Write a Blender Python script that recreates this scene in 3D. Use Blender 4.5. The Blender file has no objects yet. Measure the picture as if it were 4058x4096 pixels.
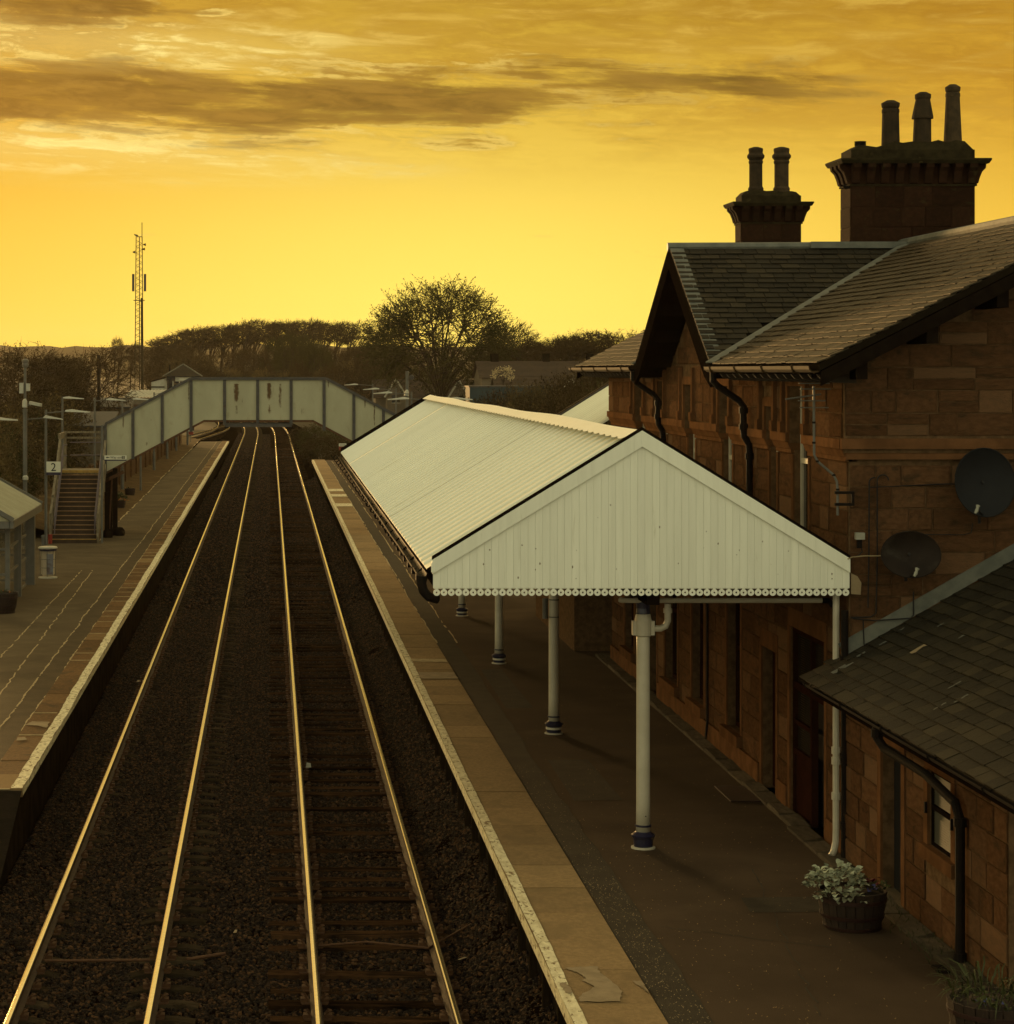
import bpy, math, random
from mathutils import Vector, Matrix
S = bpy.context.scene
C = S.collection
rad = math.radians
RN = random.Random(11)

# ------------------------------------------------------------------ camera
cam = bpy.data.cameras.new('camera')
cam_ob = bpy.data.objects.new('camera', cam)
C.objects.link(cam_ob)
cam_ob.location = (0, 0, 7.0)
cam_ob.rotation_euler = (rad(90), 0, 0)
cam.sensor_fit = 'HORIZONTAL'
cam.sensor_width = 36.0
cam.lens = 82.76
cam.shift_x = 0.2336
cam.shift_y = -0.1400
cam.clip_start = 0.5
cam.clip_end = 12000
S.camera = cam_ob

# ------------------------------------------------------------------ colour management
S.view_settings.view_transform = 'Standard'
S.view_settings.look = 'None'
S.view_settings.exposure = 0.0
S.view_settings.gamma = 1.0
S.view_settings.use_curve_mapping = False
S.render.engine = 'CYCLES'
S.cycles.use_denoising = True
S.cycles.max_bounces = 6
S.cycles.diffuse_bounces = 3
S.cycles.transparent_max_bounces = 8
S.cycles.sample_clamp_indirect = 6.0

# ------------------------------------------------------------------ node helpers
class E:
    """a float socket with arithmetic, for writing node graphs as formulas"""
    tree = None
    def __init__(s, k): s.k = k
    @staticmethod
    def op(o, a, b=None, c=None, clamp=False):
        n = E.tree.nodes.new('ShaderNodeMath'); n.operation = o; n.use_clamp = clamp
        for i, x in enumerate((a, b, c)):
            if x is None: continue
            if isinstance(x, E): E.tree.links.new(x.k, n.inputs[i])
            else: n.inputs[i].default_value = x
        return E(n.outputs[0])
    def __add__(s, o): return E.op('ADD', s, o)
    __radd__ = __add__
    def __sub__(s, o): return E.op('SUBTRACT', s, o)
    def __rsub__(s, o): return E.op('SUBTRACT', o, s)
    def __mul__(s, o): return E.op('MULTIPLY', s, o)
    __rmul__ = __mul__
    def __truediv__(s, o): return E.op('DIVIDE', s, o)
    def sat(s): return E.op('ADD', s, 0.0, clamp=True)
def gauss(x, c, w):
    d = (x - c) / w
    return E.op('POWER', 2.718, (d * d) * -1.0)
def smooth(x, a, b):
    n = E.tree.nodes.new('ShaderNodeMapRange'); n.interpolation_type = 'SMOOTHSTEP'
    E.tree.links.new(x.k, n.inputs[0]); n.inputs[1].default_value = a; n.inputs[2].default_value = b
    return E(n.outputs[0])
def mixc(f, a, b, mode='MIX'):
    n = E.tree.nodes.new('ShaderNodeMix'); n.data_type = 'RGBA'; n.blend_type = mode
    for k, x in ((0, f), (6, a), (7, b)):
        if isinstance(x, E): E.tree.links.new(x.k, n.inputs[k])
        elif k == 0: n.inputs[0].default_value = x
        else: n.inputs[k].default_value = (*x, 1)
    return E(n.outputs[2])
def vec(x, y, z):
    n = E.tree.nodes.new('ShaderNodeCombineXYZ')
    for i, q in enumerate((x, y, z)):
        if isinstance(q, E): E.tree.links.new(q.k, n.inputs[i])
        else: n.inputs[i].default_value = q
    return E(n.outputs[0])
def noise(v, scale=1.0, detail=5, rough=0.55, dist=0.0, out=0):
    n = E.tree.nodes.new('ShaderNodeTexNoise')
    if v is not None: E.tree.links.new(v.k, n.inputs['Vector'])
    n.inputs['Scale'].default_value = scale; n.inputs['Detail'].default_value = detail
    n.inputs['Roughness'].default_value = rough; n.inputs['Distortion'].default_value = dist
    return E(n.outputs[out])
def ramp(f, stops, interp='LINEAR'):
    n = E.tree.nodes.new('ShaderNodeValToRGB'); n.color_ramp.interpolation = interp
    E.tree.links.new(f.k, n.inputs[0])
    el = n.color_ramp.elements
    while len(el) < len(stops): el.new(0.5)
    for e, (p, c) in zip(el, stops): e.position = p; e.color = (*c, 1)
    return E(n.outputs[0])

# ------------------------------------------------------------------ world: sunset sky with a band of cloud
SUN_AZ, SUN_EL = -14.0, 3.0          # degrees; azimuth from +Y, positive to the right
W = bpy.data.worlds.new('World'); S.world = W; W.use_nodes = True
T = W.node_tree; T.nodes.clear(); E.tree = T
tc = T.nodes.new('ShaderNodeTexCoord')
sx = T.nodes.new('ShaderNodeSeparateXYZ'); T.links.new(tc.outputs['Generated'], sx.inputs[0])
X, Y, Z = (E(o) for o in sx.outputs)
A = E.op('ARCTAN2', X, Y) * 57.2958          # azimuth, degrees
L = E.op('ARCSINE', E.op('MINIMUM', E.op('MAXIMUM', Z, -1.0), 1.0)) * 57.2958   # elevation, degrees
Lp = E.op('MAXIMUM', L, 0.0)
# clear sky: gold towards the sunset, cool grey-green behind
front = ramp(Lp / 90.0, [(0.0, (1.06, 0.74, 0.090)), (0.018, (1.02, 0.72, 0.086)), (0.038, (0.93, 0.63, 0.068)), (0.065, (0.74, 0.46, 0.042)),
                         (0.100, (0.53, 0.315, 0.026)), (0.150, (0.92, 0.70, 0.24)), (0.26, (0.92, 0.75, 0.34)), (0.55, (0.62, 0.56, 0.34)), (1.0, (0.50, 0.52, 0.37))])
back = ramp(Lp / 90.0, [(0.0, (1.00, 0.97, 0.66)), (0.1, (1.06, 1.03, 0.71)), (0.5, (0.68, 0.69, 0.50)), (1.0, (0.50, 0.52, 0.37))])
cosaz = E.op('COSINE', (A - 4.0) / 57.2958)
base = mixc(smooth(cosaz, 0.55, -0.35), front, back)
lobe = gauss(A, 5.0, 10.5) * gauss(Lp, 2.2, 4.2)
base = mixc((1.0 - gauss(A, 5.0, 13.0)) * smooth(cosaz, 0.2, 0.75) * 0.75, base, (0.90, 0.62, 0.34), 'MULTIPLY')
base = mixc(lobe * 0.30, base, (0.30, 0.40, 0.16), 'ADD')
# clouds, in a domain stretched along the horizon
warp = noise(vec(A * 0.16, L * 0.55, 3.0), 1.0, 4, 0.5)
n1 = noise(vec(A * 0.15 + warp * 0.9, L * 0.85 + A * 0.045 + warp * 0.7, 1.7), 1.0, 7, 0.55, 0.4)
n2 = noise(vec(A * 0.42 + warp * 1.2, L * 2.1 + A * 0.12, 9.1), 1.0, 7, 0.60, 0.5)
n3 = noise(vec(A * 1.2 + warp * 2.0, L * 4.2 + A * 0.2, 4.4), 1.0, 7, 0.64, 0.6)
n4 = noise(vec(A * 0.20 + warp * 0.5, L * 3.1 + A * 0.17 + warp * 0.6, 6.6), 1.0, 5, 0.55, 0.3)     # long streaks
Lt = L + A * 0.045
bandA = gauss(Lt, 6.55, 1.15) * smooth(A, -30.0, -14.0) * smooth(A, 13.5, 2.5)
bandB = gauss(Lt, 7.45, 0.62) * gauss(A, 9.8, 5.2)
bandC = gauss(Lt, 8.75, 0.80) * smooth(A, 2.5, -5.0)
env = E.op('MAXIMUM', E.op('MAXIMUM', bandA, bandB * 0.86), bandC * 0.78)
far_env = smooth(L, 24.0, 40.0) * 0.26                       # scattered cloud over the rest of the sky
dark = smooth(E.op('MAXIMUM', env, far_env) * 0.98 + (n1 - 0.5) * 1.5 + (n2 - 0.5) * 1.0 + (n3 - 0.5) * 0.5 + (n4 - 0.5) * 1.0, 0.36, 0.92)
veil = smooth(L, 4.0, 7.0) * smooth(n1 * 0.5 + n2 * 0.35 + n4 * 0.35 + (n3 - 0.5) * 0.35, 0.46, 0.70)
lit = smooth(n2 + (n4 - 0.5) * 0.7 + (n3 - 0.5) * 0.4, 0.44, 0.74)
bright_env = E.op('MAXIMUM', gauss(Lt, 5.25, 0.55) * smooth(A, 7.0, -5.0), gauss(Lt, 7.80, 0.60) * smooth(A, 5.0, -4.0) * 0.95)
upper = smooth(L, 5.2, 7.6) * smooth(L, 60.0, 20.0)
low_sky = smooth(L, 16.0, 10.0)
col = mixc(veil * (0.35 + low_sky * 0.50), base, (0.70, 0.60, 0.46), 'MULTIPLY')
col = mixc(lit * upper * low_sky * 0.42, col, (0.90, 0.60, 0.10))
col = mixc(E.op('MINIMUM', lit * bright_env * 1.15 + bright_env * 0.28, 0.90), col, (1.0, 0.83, 0.27))
cshade = mixc(smooth(n2 * 0.6 + n3 * 0.4, 0.36, 0.64), (0.080, 0.042, 0.008), (0.27, 0.145, 0.020))
rim = smooth(dark, 0.02, 0.22) * smooth(dark, 0.60, 0.25) * smooth(n3 * 0.5 + n2 * 0.5, 0.42, 0.58) * smooth(A, 16.0, 0.0)
cshade = mixc(E.op('MAXIMUM', smooth(cosaz, 0.2, -0.4), smooth(L, 10.0, 18.0)), cshade, (0.42, 0.37, 0.20))
col = mixc(dark * 0.88, col, cshade)
col = mixc(rim * 0.50 * low_sky, col, (1.0, 0.76, 0.20))
# physical sky, warm-tinted, as the dim general daylight
sky = T.nodes.new('ShaderNodeTexSky'); sky.sky_type = 'NISHITA'; sky.sun_disc = False
sky.sun_elevation = rad(SUN_EL); sky.sun_rotation = rad(SUN_AZ); sky.dust_density = 4.0
bg1 = T.nodes.new('ShaderNodeBackground'); T.links.new(col.k, bg1.inputs[0]); bg1.inputs[1].default_value = 1.0
bg2 = T.nodes.new('ShaderNodeBackground'); bg2.inputs[1].default_value = 0.05
skc = mixc(1.0, E(sky.outputs[0]), (0.10, 0.075, 0.035), 'MULTIPLY'); T.links.new(skc.k, bg2.inputs[0])
ad = T.nodes.new('ShaderNodeAddShader'); T.links.new(bg1.outputs[0], ad.inputs[0]); T.links.new(bg2.outputs[0], ad.inputs[1])
wo = T.nodes.new('ShaderNodeOutputWorld'); T.links.new(ad.outputs[0], wo.inputs[0])

sun = bpy.data.lights.new('sun', 'SUN'); sun.energy = 3.6; sun.angle = rad(9.0); sun.color = (1.0, 0.60, 0.22)
sun_ob = bpy.data.objects.new('sun', sun); C.objects.link(sun_ob)
sd = Vector((math.sin(rad(SUN_AZ)) * math.cos(rad(SUN_EL)), math.cos(rad(SUN_AZ)) * math.cos(rad(SUN_EL)), math.sin(rad(SUN_EL))))
sun_ob.rotation_euler = sd.to_track_quat('Z', 'Y').to_euler()
sun_ob.location = (0, 200, 60)

# ------------------------------------------------------------------ materials
MATS = {}
def mat(name, c1, c2=None, rough=0.85, scale=6.0, bump=0.0, bscale=40.0, metal=0.0, spec=0.3, vary=0.0, stretch=(1, 1, 1),
        c3=None, s3=1.5, t3=(0.58, 0.72), detail=6, rvar=0.0, tint=None):
    m = bpy.data.materials.new(name); m.use_nodes = True; t = m.node_tree; E.tree = t
    b = t.nodes['Principled BSDF']
    co = t.nodes.new('ShaderNodeTexCoord'); oi = t.nodes.new('ShaderNodeObjectInfo')
    mp = t.nodes.new('ShaderNodeVectorMath'); mp.operation = 'MULTIPLY_ADD'
    t.links.new(co.outputs['Object'], mp.inputs[0]); mp.inputs[1].default_value = stretch
    r = E(oi.outputs['Random'])
    t.links.new(vec(r * 37.0, r * 91.0, r * 13.0).k, mp.inputs[2])
    v = E(mp.outputs[0])
    c2 = c2 or tuple(x * 0.72 for x in c1)
    n = noise(v, scale, detail, 0.6)
    col = mixc(smooth(n, 0.32, 0.68), c1, c2)
    if c3: col = mixc(smooth(noise(v, s3, 5, 0.6, 0.6), *t3), col, c3)
    if tint: col = mixc(smooth(r, 0.70, 0.98) * 0.6, col, tint)
    if vary:
        h = t.nodes.new('ShaderNodeHueSaturation'); t.links.new(col.k, h.inputs['Color'])
        t.links.new((1.0 + (r - 0.5) * (2 * vary)).k, h.inputs['Value']); col = E(h.outputs[0])
    t.links.new(col.k, b.inputs['Base Color'])
    if rvar:
        t.links.new((rough + (n - 0.5) * rvar).sat().k, b.inputs['Roughness'])
    else: b.inputs['Roughness'].default_value = rough
    b.inputs['Metallic'].default_value = metal
    b.inputs['Specular IOR Level'].default_value = spec
    if bump:
        bp = t.nodes.new('ShaderNodeBump'); bp.inputs['Strength'].default_value = bump; bp.inputs['Distance'].default_value = 0.02
        t.links.new(noise(v, bscale, 5, 0.65).k, bp.inputs['Height']); t.links.new(bp.outputs[0], b.inputs['Normal'])
    MATS[name] = m
    return m

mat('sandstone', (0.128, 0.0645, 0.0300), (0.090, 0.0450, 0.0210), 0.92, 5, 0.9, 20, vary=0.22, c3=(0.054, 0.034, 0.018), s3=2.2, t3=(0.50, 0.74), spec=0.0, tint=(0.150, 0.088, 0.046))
mat('mortar', (0.140, 0.084, 0.042), (0.080, 0.048, 0.024), 0.95, 9, 0.4, 50, spec=0.0)
mat('dressed_stone', (0.148, 0.0690, 0.0290), (0.096, 0.046, 0.0200), 0.9, 3, 0.4, 35, vary=0.16, spec=0.0)
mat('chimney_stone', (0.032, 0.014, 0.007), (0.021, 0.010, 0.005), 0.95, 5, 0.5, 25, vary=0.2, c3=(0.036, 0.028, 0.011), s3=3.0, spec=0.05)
mat('lichen_stone', (0.034, 0.026, 0.011), (0.018, 0.013, 0.006), 0.95, 6, 0.7, 18, c3=(0.085, 0.064, 0.023), s3=6.0, t3=(0.62, 0.74), spec=0.05)
mat('chimney_pot', (0.056, 0.036, 0.017), (0.032, 0.022, 0.011), 0.85, 7, 0.3, 30, vary=0.25, c3=(0.026, 0.020, 0.010), s3=3.0, spec=0.15)
mat('slate', (0.044, 0.030, 0.013), (0.026, 0.0185, 0.0088), 0.66, 6, 0.45, 22, vary=0.34, stretch=(1, 1, 3), spec=0.2, tint=(0.058, 0.038, 0.016), c3=(0.054, 0.041, 0.014), s3=5.0, t3=(0.66, 0.78))
mat('dark_slate', (0.029, 0.0225, 0.0117), (0.018, 0.0143, 0.0080), 0.70, 6, 0.5, 22, vary=0.26, spec=0.15, c3=(0.056, 0.048, 0.027), s3=7.0, t3=(0.66, 0.78), tint=(0.036, 0.027, 0.0135))
mat('lead', (0.135, 0.135, 0.105), (0.085, 0.088, 0.070), 0.6, 5, 0.3, 20, spec=0.4)
mat('cast_iron', (0.008, 0.006, 0.0045), (0.013, 0.008, 0.005), 0.7, 9, 0.15, 60, spec=0.08)
mat('bronze_gutter', (0.058, 0.034, 0.013), (0.040, 0.023, 0.009), 0.75, 6, 0.1, 60, spec=0.12)
mat('dark_timber', (0.012, 0.008, 0.005), (0.008, 0.005, 0.0035), 0.85, 8, 0.3, 40, spec=0.0)
mat('roof_deck', (0.014, 0.010, 0.006), (0.010, 0.007, 0.004), 0.9, 6, spec=0.0)
mat('door_paint', (0.030, 0.0105, 0.006), (0.021, 0.008, 0.0045), 0.6, 5, spec=0.0)
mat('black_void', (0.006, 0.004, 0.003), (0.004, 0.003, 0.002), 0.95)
mat('white_paint', (0.82, 0.81, 0.65), (0.765, 0.755, 0.600), 0.55, 3, 0.06, 60, vary=0.045, c3=(0.60, 0.58, 0.42), s3=6, t3=(0.60, 0.84), stretch=(4, 1, 0.30))
mat('cream_paint', (0.50, 0.45, 0.33), (0.44, 0.39, 0.28), 0.42, 4, 0.08, 50, c3=(0.30, 0.22, 0.12), s3=5, t3=(0.66, 0.82), spec=0.45)
mat('navy_paint', (0.018, 0.016, 0.040), (0.014, 0.012, 0.028), 0.35, 6, spec=0.5)
mat('roof_sheet', (0.82, 0.81, 0.64), (0.76, 0.75, 0.585), 0.52, 0.8, 0.0, vary=0.03, spec=0.4, c3=(0.64, 0.61, 0.43), s3=1.6, t3=(0.60, 0.85), rvar=0.12, stretch=(0.3, 2.0, 0.3))
mat('rib_crest', (0.88, 0.87, 0.74), (0.84, 0.83, 0.70), 0.22, 2, spec=0.9)  # paler, glossier copy of the roof sheet; its colour carries the crest highlights
mat('ridge_sheet', (0.92, 0.91, 0.80), (0.88, 0.87, 0.75), 0.35, 2, spec=0.8)
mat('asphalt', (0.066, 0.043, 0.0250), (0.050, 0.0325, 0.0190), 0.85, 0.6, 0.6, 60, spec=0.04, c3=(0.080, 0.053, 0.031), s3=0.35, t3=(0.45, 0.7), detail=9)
mat('patch_asphalt', (0.040, 0.032, 0.020), (0.026, 0.021, 0.013), 0.8, 2.5, 0.9, 45, spec=0.12)
mat('kerb_stone', (0.085, 0.066, 0.040), (0.050, 0.038, 0.023), 0.9, 4, 0.7, 25, vary=0.3, spec=0.08)
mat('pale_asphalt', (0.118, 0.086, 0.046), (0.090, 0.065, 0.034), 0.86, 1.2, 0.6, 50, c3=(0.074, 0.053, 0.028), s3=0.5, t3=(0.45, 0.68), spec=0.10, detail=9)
mat('left_patch', (0.088, 0.062, 0.032), (0.066, 0.046, 0.024), 0.86, 2.0, 0.6, 45, spec=0.10)
mat('slab', (0.295, 0.192, 0.085), (0.225, 0.145, 0.063), 0.85, 16, 0.8, 60, vary=0.16, spec=0.12, c3=(0.205, 0.135, 0.060), s3=1.8, t3=(0.46, 0.70), detail=10)
mat('left_slab', (0.168, 0.090, 0.034), (0.120, 0.065, 0.025), 0.88, 9, 0.6, 55, vary=0.24, tint=(0.21, 0.135, 0.055), spec=0.1, c3=(0.085, 0.052, 0.023), s3=2.0, t3=(0.52, 0.70))
mat('edge_paint', (0.80, 0.71, 0.44), (0.58, 0.49, 0.28), 0.8, 12, 0.7, 30, c3=(0.22, 0.148, 0.068), s3=16, t3=(0.54, 0.64), stretch=(1, 0.45, 1), spec=0.15)
mat('joint_paint', (0.44, 0.33, 0.165), (0.27, 0.20, 0.095), 0.8, 8)
mat('pale_cement', (0.30, 0.22, 0.12), (0.22, 0.16, 0.085), 0.85, 5, 0.3, 60)
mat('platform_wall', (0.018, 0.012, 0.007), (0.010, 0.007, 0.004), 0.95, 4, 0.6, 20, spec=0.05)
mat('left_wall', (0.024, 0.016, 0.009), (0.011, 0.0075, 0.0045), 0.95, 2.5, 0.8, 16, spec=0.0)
mat('post_stone', (0.030, 0.020, 0.010), (0.018, 0.012, 0.006), 0.95, 4, 0.6, 20, spec=0.0)
mat('rafter', (0.040, 0.028, 0.016), None, 0.8, 6)
mat('ballast_bed', (0.0095, 0.0050, 0.0023), (0.0046, 0.0024, 0.0012), 0.95, 14, 1.0, 26, detail=8, spec=0.0)
mat('ballast_stone', (0.0190, 0.0098, 0.0044), (0.0110, 0.0057, 0.0027), 0.75, 8, 0.3, 60, vary=0.75, spec=0.12, tint=(0.066, 0.031, 0.011))
mat('concrete_sleeper', (0.052, 0.037, 0.021), (0.034, 0.0245, 0.014), 0.9, 6, 0.5, 40, vary=0.35, spec=0.0, c3=(0.017, 0.011, 0.006), s3=2.5, t3=(0.56, 0.7))
mat('timber_sleeper', (0.054, 0.0275, 0.0120), (0.028, 0.0145, 0.007), 0.85, 6, 0.5, 40, vary=0.45, stretch=(1, 6, 1), spec=0.0, c3=(0.011, 0.007, 0.004), s3=1.3, t3=(0.44, 0.62))
mat('rail_rust', (0.060, 0.032, 0.014), (0.036, 0.019, 0.009), 0.7, 10, 0.3, 60)
mat('rail_top', (0.95, 0.86, 0.60), (0.88, 0.78, 0.52), 0.22, 12, metal=1.0)
mat('rust', (0.095, 0.042, 0.014), (0.060, 0.026, 0.010), 0.8, 12, 0.3, 60)
mat('bridge_panel', (0.385, 0.365, 0.235), (0.330, 0.312, 0.198), 0.6, 1.3, 0.1, 40, c3=(0.270, 0.245, 0.145), s3=2.4, t3=(0.54, 0.78), stretch=(1, 1, 0.5))
mat('bridge_steel', (0.072, 0.066, 0.058), (0.052, 0.047, 0.040), 0.65, 5, 0.2, 40, c3=(0.062, 0.036, 0.018), s3=3.0, t3=(0.58, 0.75))
mat('stair_tread', (0.060, 0.036, 0.018), (0.040, 0.024, 0.012), 0.8, 4, 0.3, 50)
mat('nosing', (0.30, 0.17, 0.07), (0.21, 0.12, 0.05), 0.5, 6)
mat('yellow_nosing', (0.42, 0.26, 0.05), (0.28, 0.16, 0.035), 0.6, 5)
mat('weathered_timber', (0.230, 0.185, 0.110), (0.135, 0.105, 0.060), 0.9, 5, 0.4, 30, stretch=(3, 1, 1))
mat('grey_metal', (0.120, 0.112, 0.090), (0.090, 0.084, 0.066), 0.55, 4, spec=0.4)
mat('pale_metal', (0.42, 0.40, 0.31), (0.34, 0.32, 0.24), 0.4, 4, spec=0.5)
mat('purple_rail', (0.150, 0.118, 0.120), (0.110, 0.085, 0.090), 0.5, 5)
mat('sign_white', (0.60, 0.58, 0.44), (0.56, 0.54, 0.40), 0.5, 3)
mat('sign_navy', (0.024, 0.020, 0.042), None, 0.5, 3)
mat('sign_black', (0.010, 0.009, 0.008), None, 0.6, 3)
mat('red_paint', (0.26, 0.030, 0.012), (0.20, 0.024, 0.010), 0.5, 5)
mat('shelter_sheet', (0.330, 0.310, 0.195), (0.270, 0.250, 0.150), 0.5, 1.5, spec=0.4)
mat('barrel_wood', (0.034, 0.019, 0.010), (0.020, 0.011, 0.006), 0.8, 5, 0.5, 30, stretch=(6, 6, 1), vary=0.15)
mat('barrel_hoop', (0.030, 0.010, 0.006), (0.016, 0.006, 0.004), 0.6, 6)
mat('soil', (0.020, 0.012, 0.007), None, 0.95, 10, 0.6, 30)
mat('silver_leaf', (0.400, 0.415, 0.280), (0.220, 0.235, 0.150), 0.8, 20, vary=0.40, spec=0.2)
mat('green_leaf', (0.050, 0.056, 0.010), (0.030, 0.036, 0.007), 0.7, 10, vary=0.3)
mat('grass_leaf', (0.048, 0.052, 0.010), (0.026, 0.030, 0.007), 0.6, 10, vary=0.3)
mat('red_petal', (0.120, 0.010, 0.012), (0.06, 0.005, 0.008), 0.7, 20)
mat('blue_petal', (0.070, 0.070, 0.190), (0.05, 0.05, 0.14), 0.7, 20)
mat('orange_petal', (0.50, 0.17, 0.015), (0.38, 0.12, 0.01), 0.7, 20)
mat('black_plastic', (0.006, 0.006, 0.0065), (0.008, 0.008, 0.008), 0.6, 8, spec=0.2, c3=(0.016, 0.015, 0.012), s3=3)
mat('brown_dish', (0.020, 0.013, 0.008), (0.013, 0.008, 0.005), 0.7, 4, c3=(0.042, 0.034, 0.023), s3=3, t3=(0.52, 0.75), spec=0.15)
mat('white_plastic', (0.34, 0.33, 0.25), None, 0.45, 5)
mat('cable', (0.012, 0.009, 0.007), None, 0.6, 5)
mat('pale_cable', (0.32, 0.24, 0.12), None, 0.5, 5)
mat('earth', (0.105, 0.064, 0.026), (0.070, 0.042, 0.018), 0.95, 1.2, 0.8, 12, c3=(0.13, 0.088, 0.036), s3=0.8, t3=(0.5, 0.7), spec=0.05)
mat('field', (0.060, 0.046, 0.018), (0.040, 0.032, 0.014), 0.95, 0.05, 0.3, 3)
mat('fence_wood', (0.100, 0.052, 0.020), (0.065, 0.034, 0.014), 0.9, 5, 0.4, 30, spec=0.1)
mat('bark', (0.040, 0.025, 0.012), (0.026, 0.017, 0.009), 0.95, 4, 0.3, 12)
mat('olive_leaf', (0.052, 0.046, 0.010), (0.032, 0.030, 0.007), 0.8, 0.3, spec=0.1)
mat('brown_leaf', (0.060, 0.037, 0.012), (0.036, 0.023, 0.008), 0.85, 0.3, spec=0.1)
mat('gold_leaf', (0.115, 0.074, 0.018), (0.070, 0.048, 0.014), 0.85, 0.3)
mat('hill_wood', (0.050, 0.036, 0.012), (0.034, 0.025, 0.009), 0.95, 0.02, spec=0.0)
mat('house_wall', (0.155, 0.120, 0.075), (0.12, 0.095, 0.060), 0.9, 1.5)
mat('house_tile', (0.058, 0.036, 0.020), (0.040, 0.026, 0.015), 0.85, 1.5, vary=0.15)
mat('teal_sheet', (0.026, 0.048, 0.052), (0.020, 0.036, 0.040), 0.7, 0.8)
mat('box_white', (0.46, 0.43, 0.32), (0.36, 0.33, 0.24), 0.7, 1.5)
mat('bin_panel', (0.22, 0.24, 0.26), (0.12, 0.07, 0.06), 0.6, 5)
mat('mast_steel', (0.050, 0.038, 0.018), (0.036, 0.027, 0.013), 0.7, 3, spec=0.1)
mat('blemish', (0.26, 0.20, 0.12), (0.14, 0.10, 0.06), 0.8, 30)
mat('blossom', (0.62, 0.50, 0.26), (0.50, 0.38, 0.18), 0.8, 3)
mat('gull', (0.05, 0.04, 0.03), None, 0.8, 5)

def clear_mat(name, col, alpha, rough):
    m = bpy.data.materials.new(name); m.use_nodes = True
    b = m.node_tree.nodes['Principled BSDF']
    b.inputs['Base Color'].default_value = (*col, 1); b.inputs['Alpha'].default_value = alpha; b.inputs['Roughness'].default_value = rough
    b.inputs['Specular IOR Level'].default_value = 0.6
    MATS[name] = m
clear_mat('shelter_glass', (0.16, 0.13, 0.075), 0.34, 0.12)
clear_mat('bin_bag', (0.56, 0.48, 0.34), 0.62, 0.35)
def glass_dark(name, col, rough):
    m = bpy.data.materials.new(name); m.use_nodes = True
    b = m.node_tree.nodes['Principled BSDF']
    b.inputs['Base Color'].default_value = (*col, 1); b.inputs['Roughness'].default_value = rough; b.inputs['Specular IOR Level'].default_value = 0.5
    MATS[name] = m
glass_dark('window_glass', (0.012, 0.009, 0.006), 0.12)

def stained(name, src, col, spots, soft=0.35):
    """a copy of a material with drips of rust at given object-space places: (x, z0, z1, half width)"""
    m = MATS[src].copy(); m.name = name; t = m.node_tree; E.tree = t
    b = t.nodes['Principled BSDF']; old = b.inputs['Base Color'].links[0].from_socket
    co = t.nodes.new('ShaderNodeTexCoord'); s = t.nodes.new('ShaderNodeSeparateXYZ'); t.links.new(co.outputs['Object'], s.inputs[0])
    x, z = E(s.outputs[0]), E(s.outputs[2])
    v = E(co.outputs['Object'])
    nz = noise(vec(x * 1.0, 0.0, z * 0.6), 11, 7, 0.7); nx = noise(v, 3.0, 3)
    f = None
    for (cx, z0, z1, hw, k) in spots:
        g = gauss(x + (nx - 0.5) * 0.06, cx, hw * 1.25) * smooth(z, z0, z0 + (z1 - z0) * 0.5) * smooth(z, z1 + 0.03, z1 - 0.03) * k
        f = g if f is None else E.op('MAXIMUM', f, g)
    f = smooth(f * 0.95 + (nz - 0.5) * 1.4, 0.30, 0.85)
    t.links.new(mixc(f, E(old), col).k, b.inputs['Base Color'])
    MATS[name] = m
# ------------------------------------------------------------------ mesh builder
WL = {}          # world location of every object that parents others
CAM = Vector((0, 0, 7.0))
def link(o, parent=None, loc=None):
    C.objects.link(o)
    if parent is not None: o.parent = parent
    return o
def tag(o, label=None, cat=None, group=None, kind=None):
    if label: o['label'] = label
    if cat: o['category'] = cat
    if group: o['group'] = group
    if kind: o['kind'] = kind
    return o
def thing(name, loc, label, cat, group=None):
    o = bpy.data.objects.new(name, None); o.empty_display_size = 0.2
    o.location = loc; C.objects.link(o); WL[o] = Vector(loc)
    return tag(o, label, cat, group)

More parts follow.
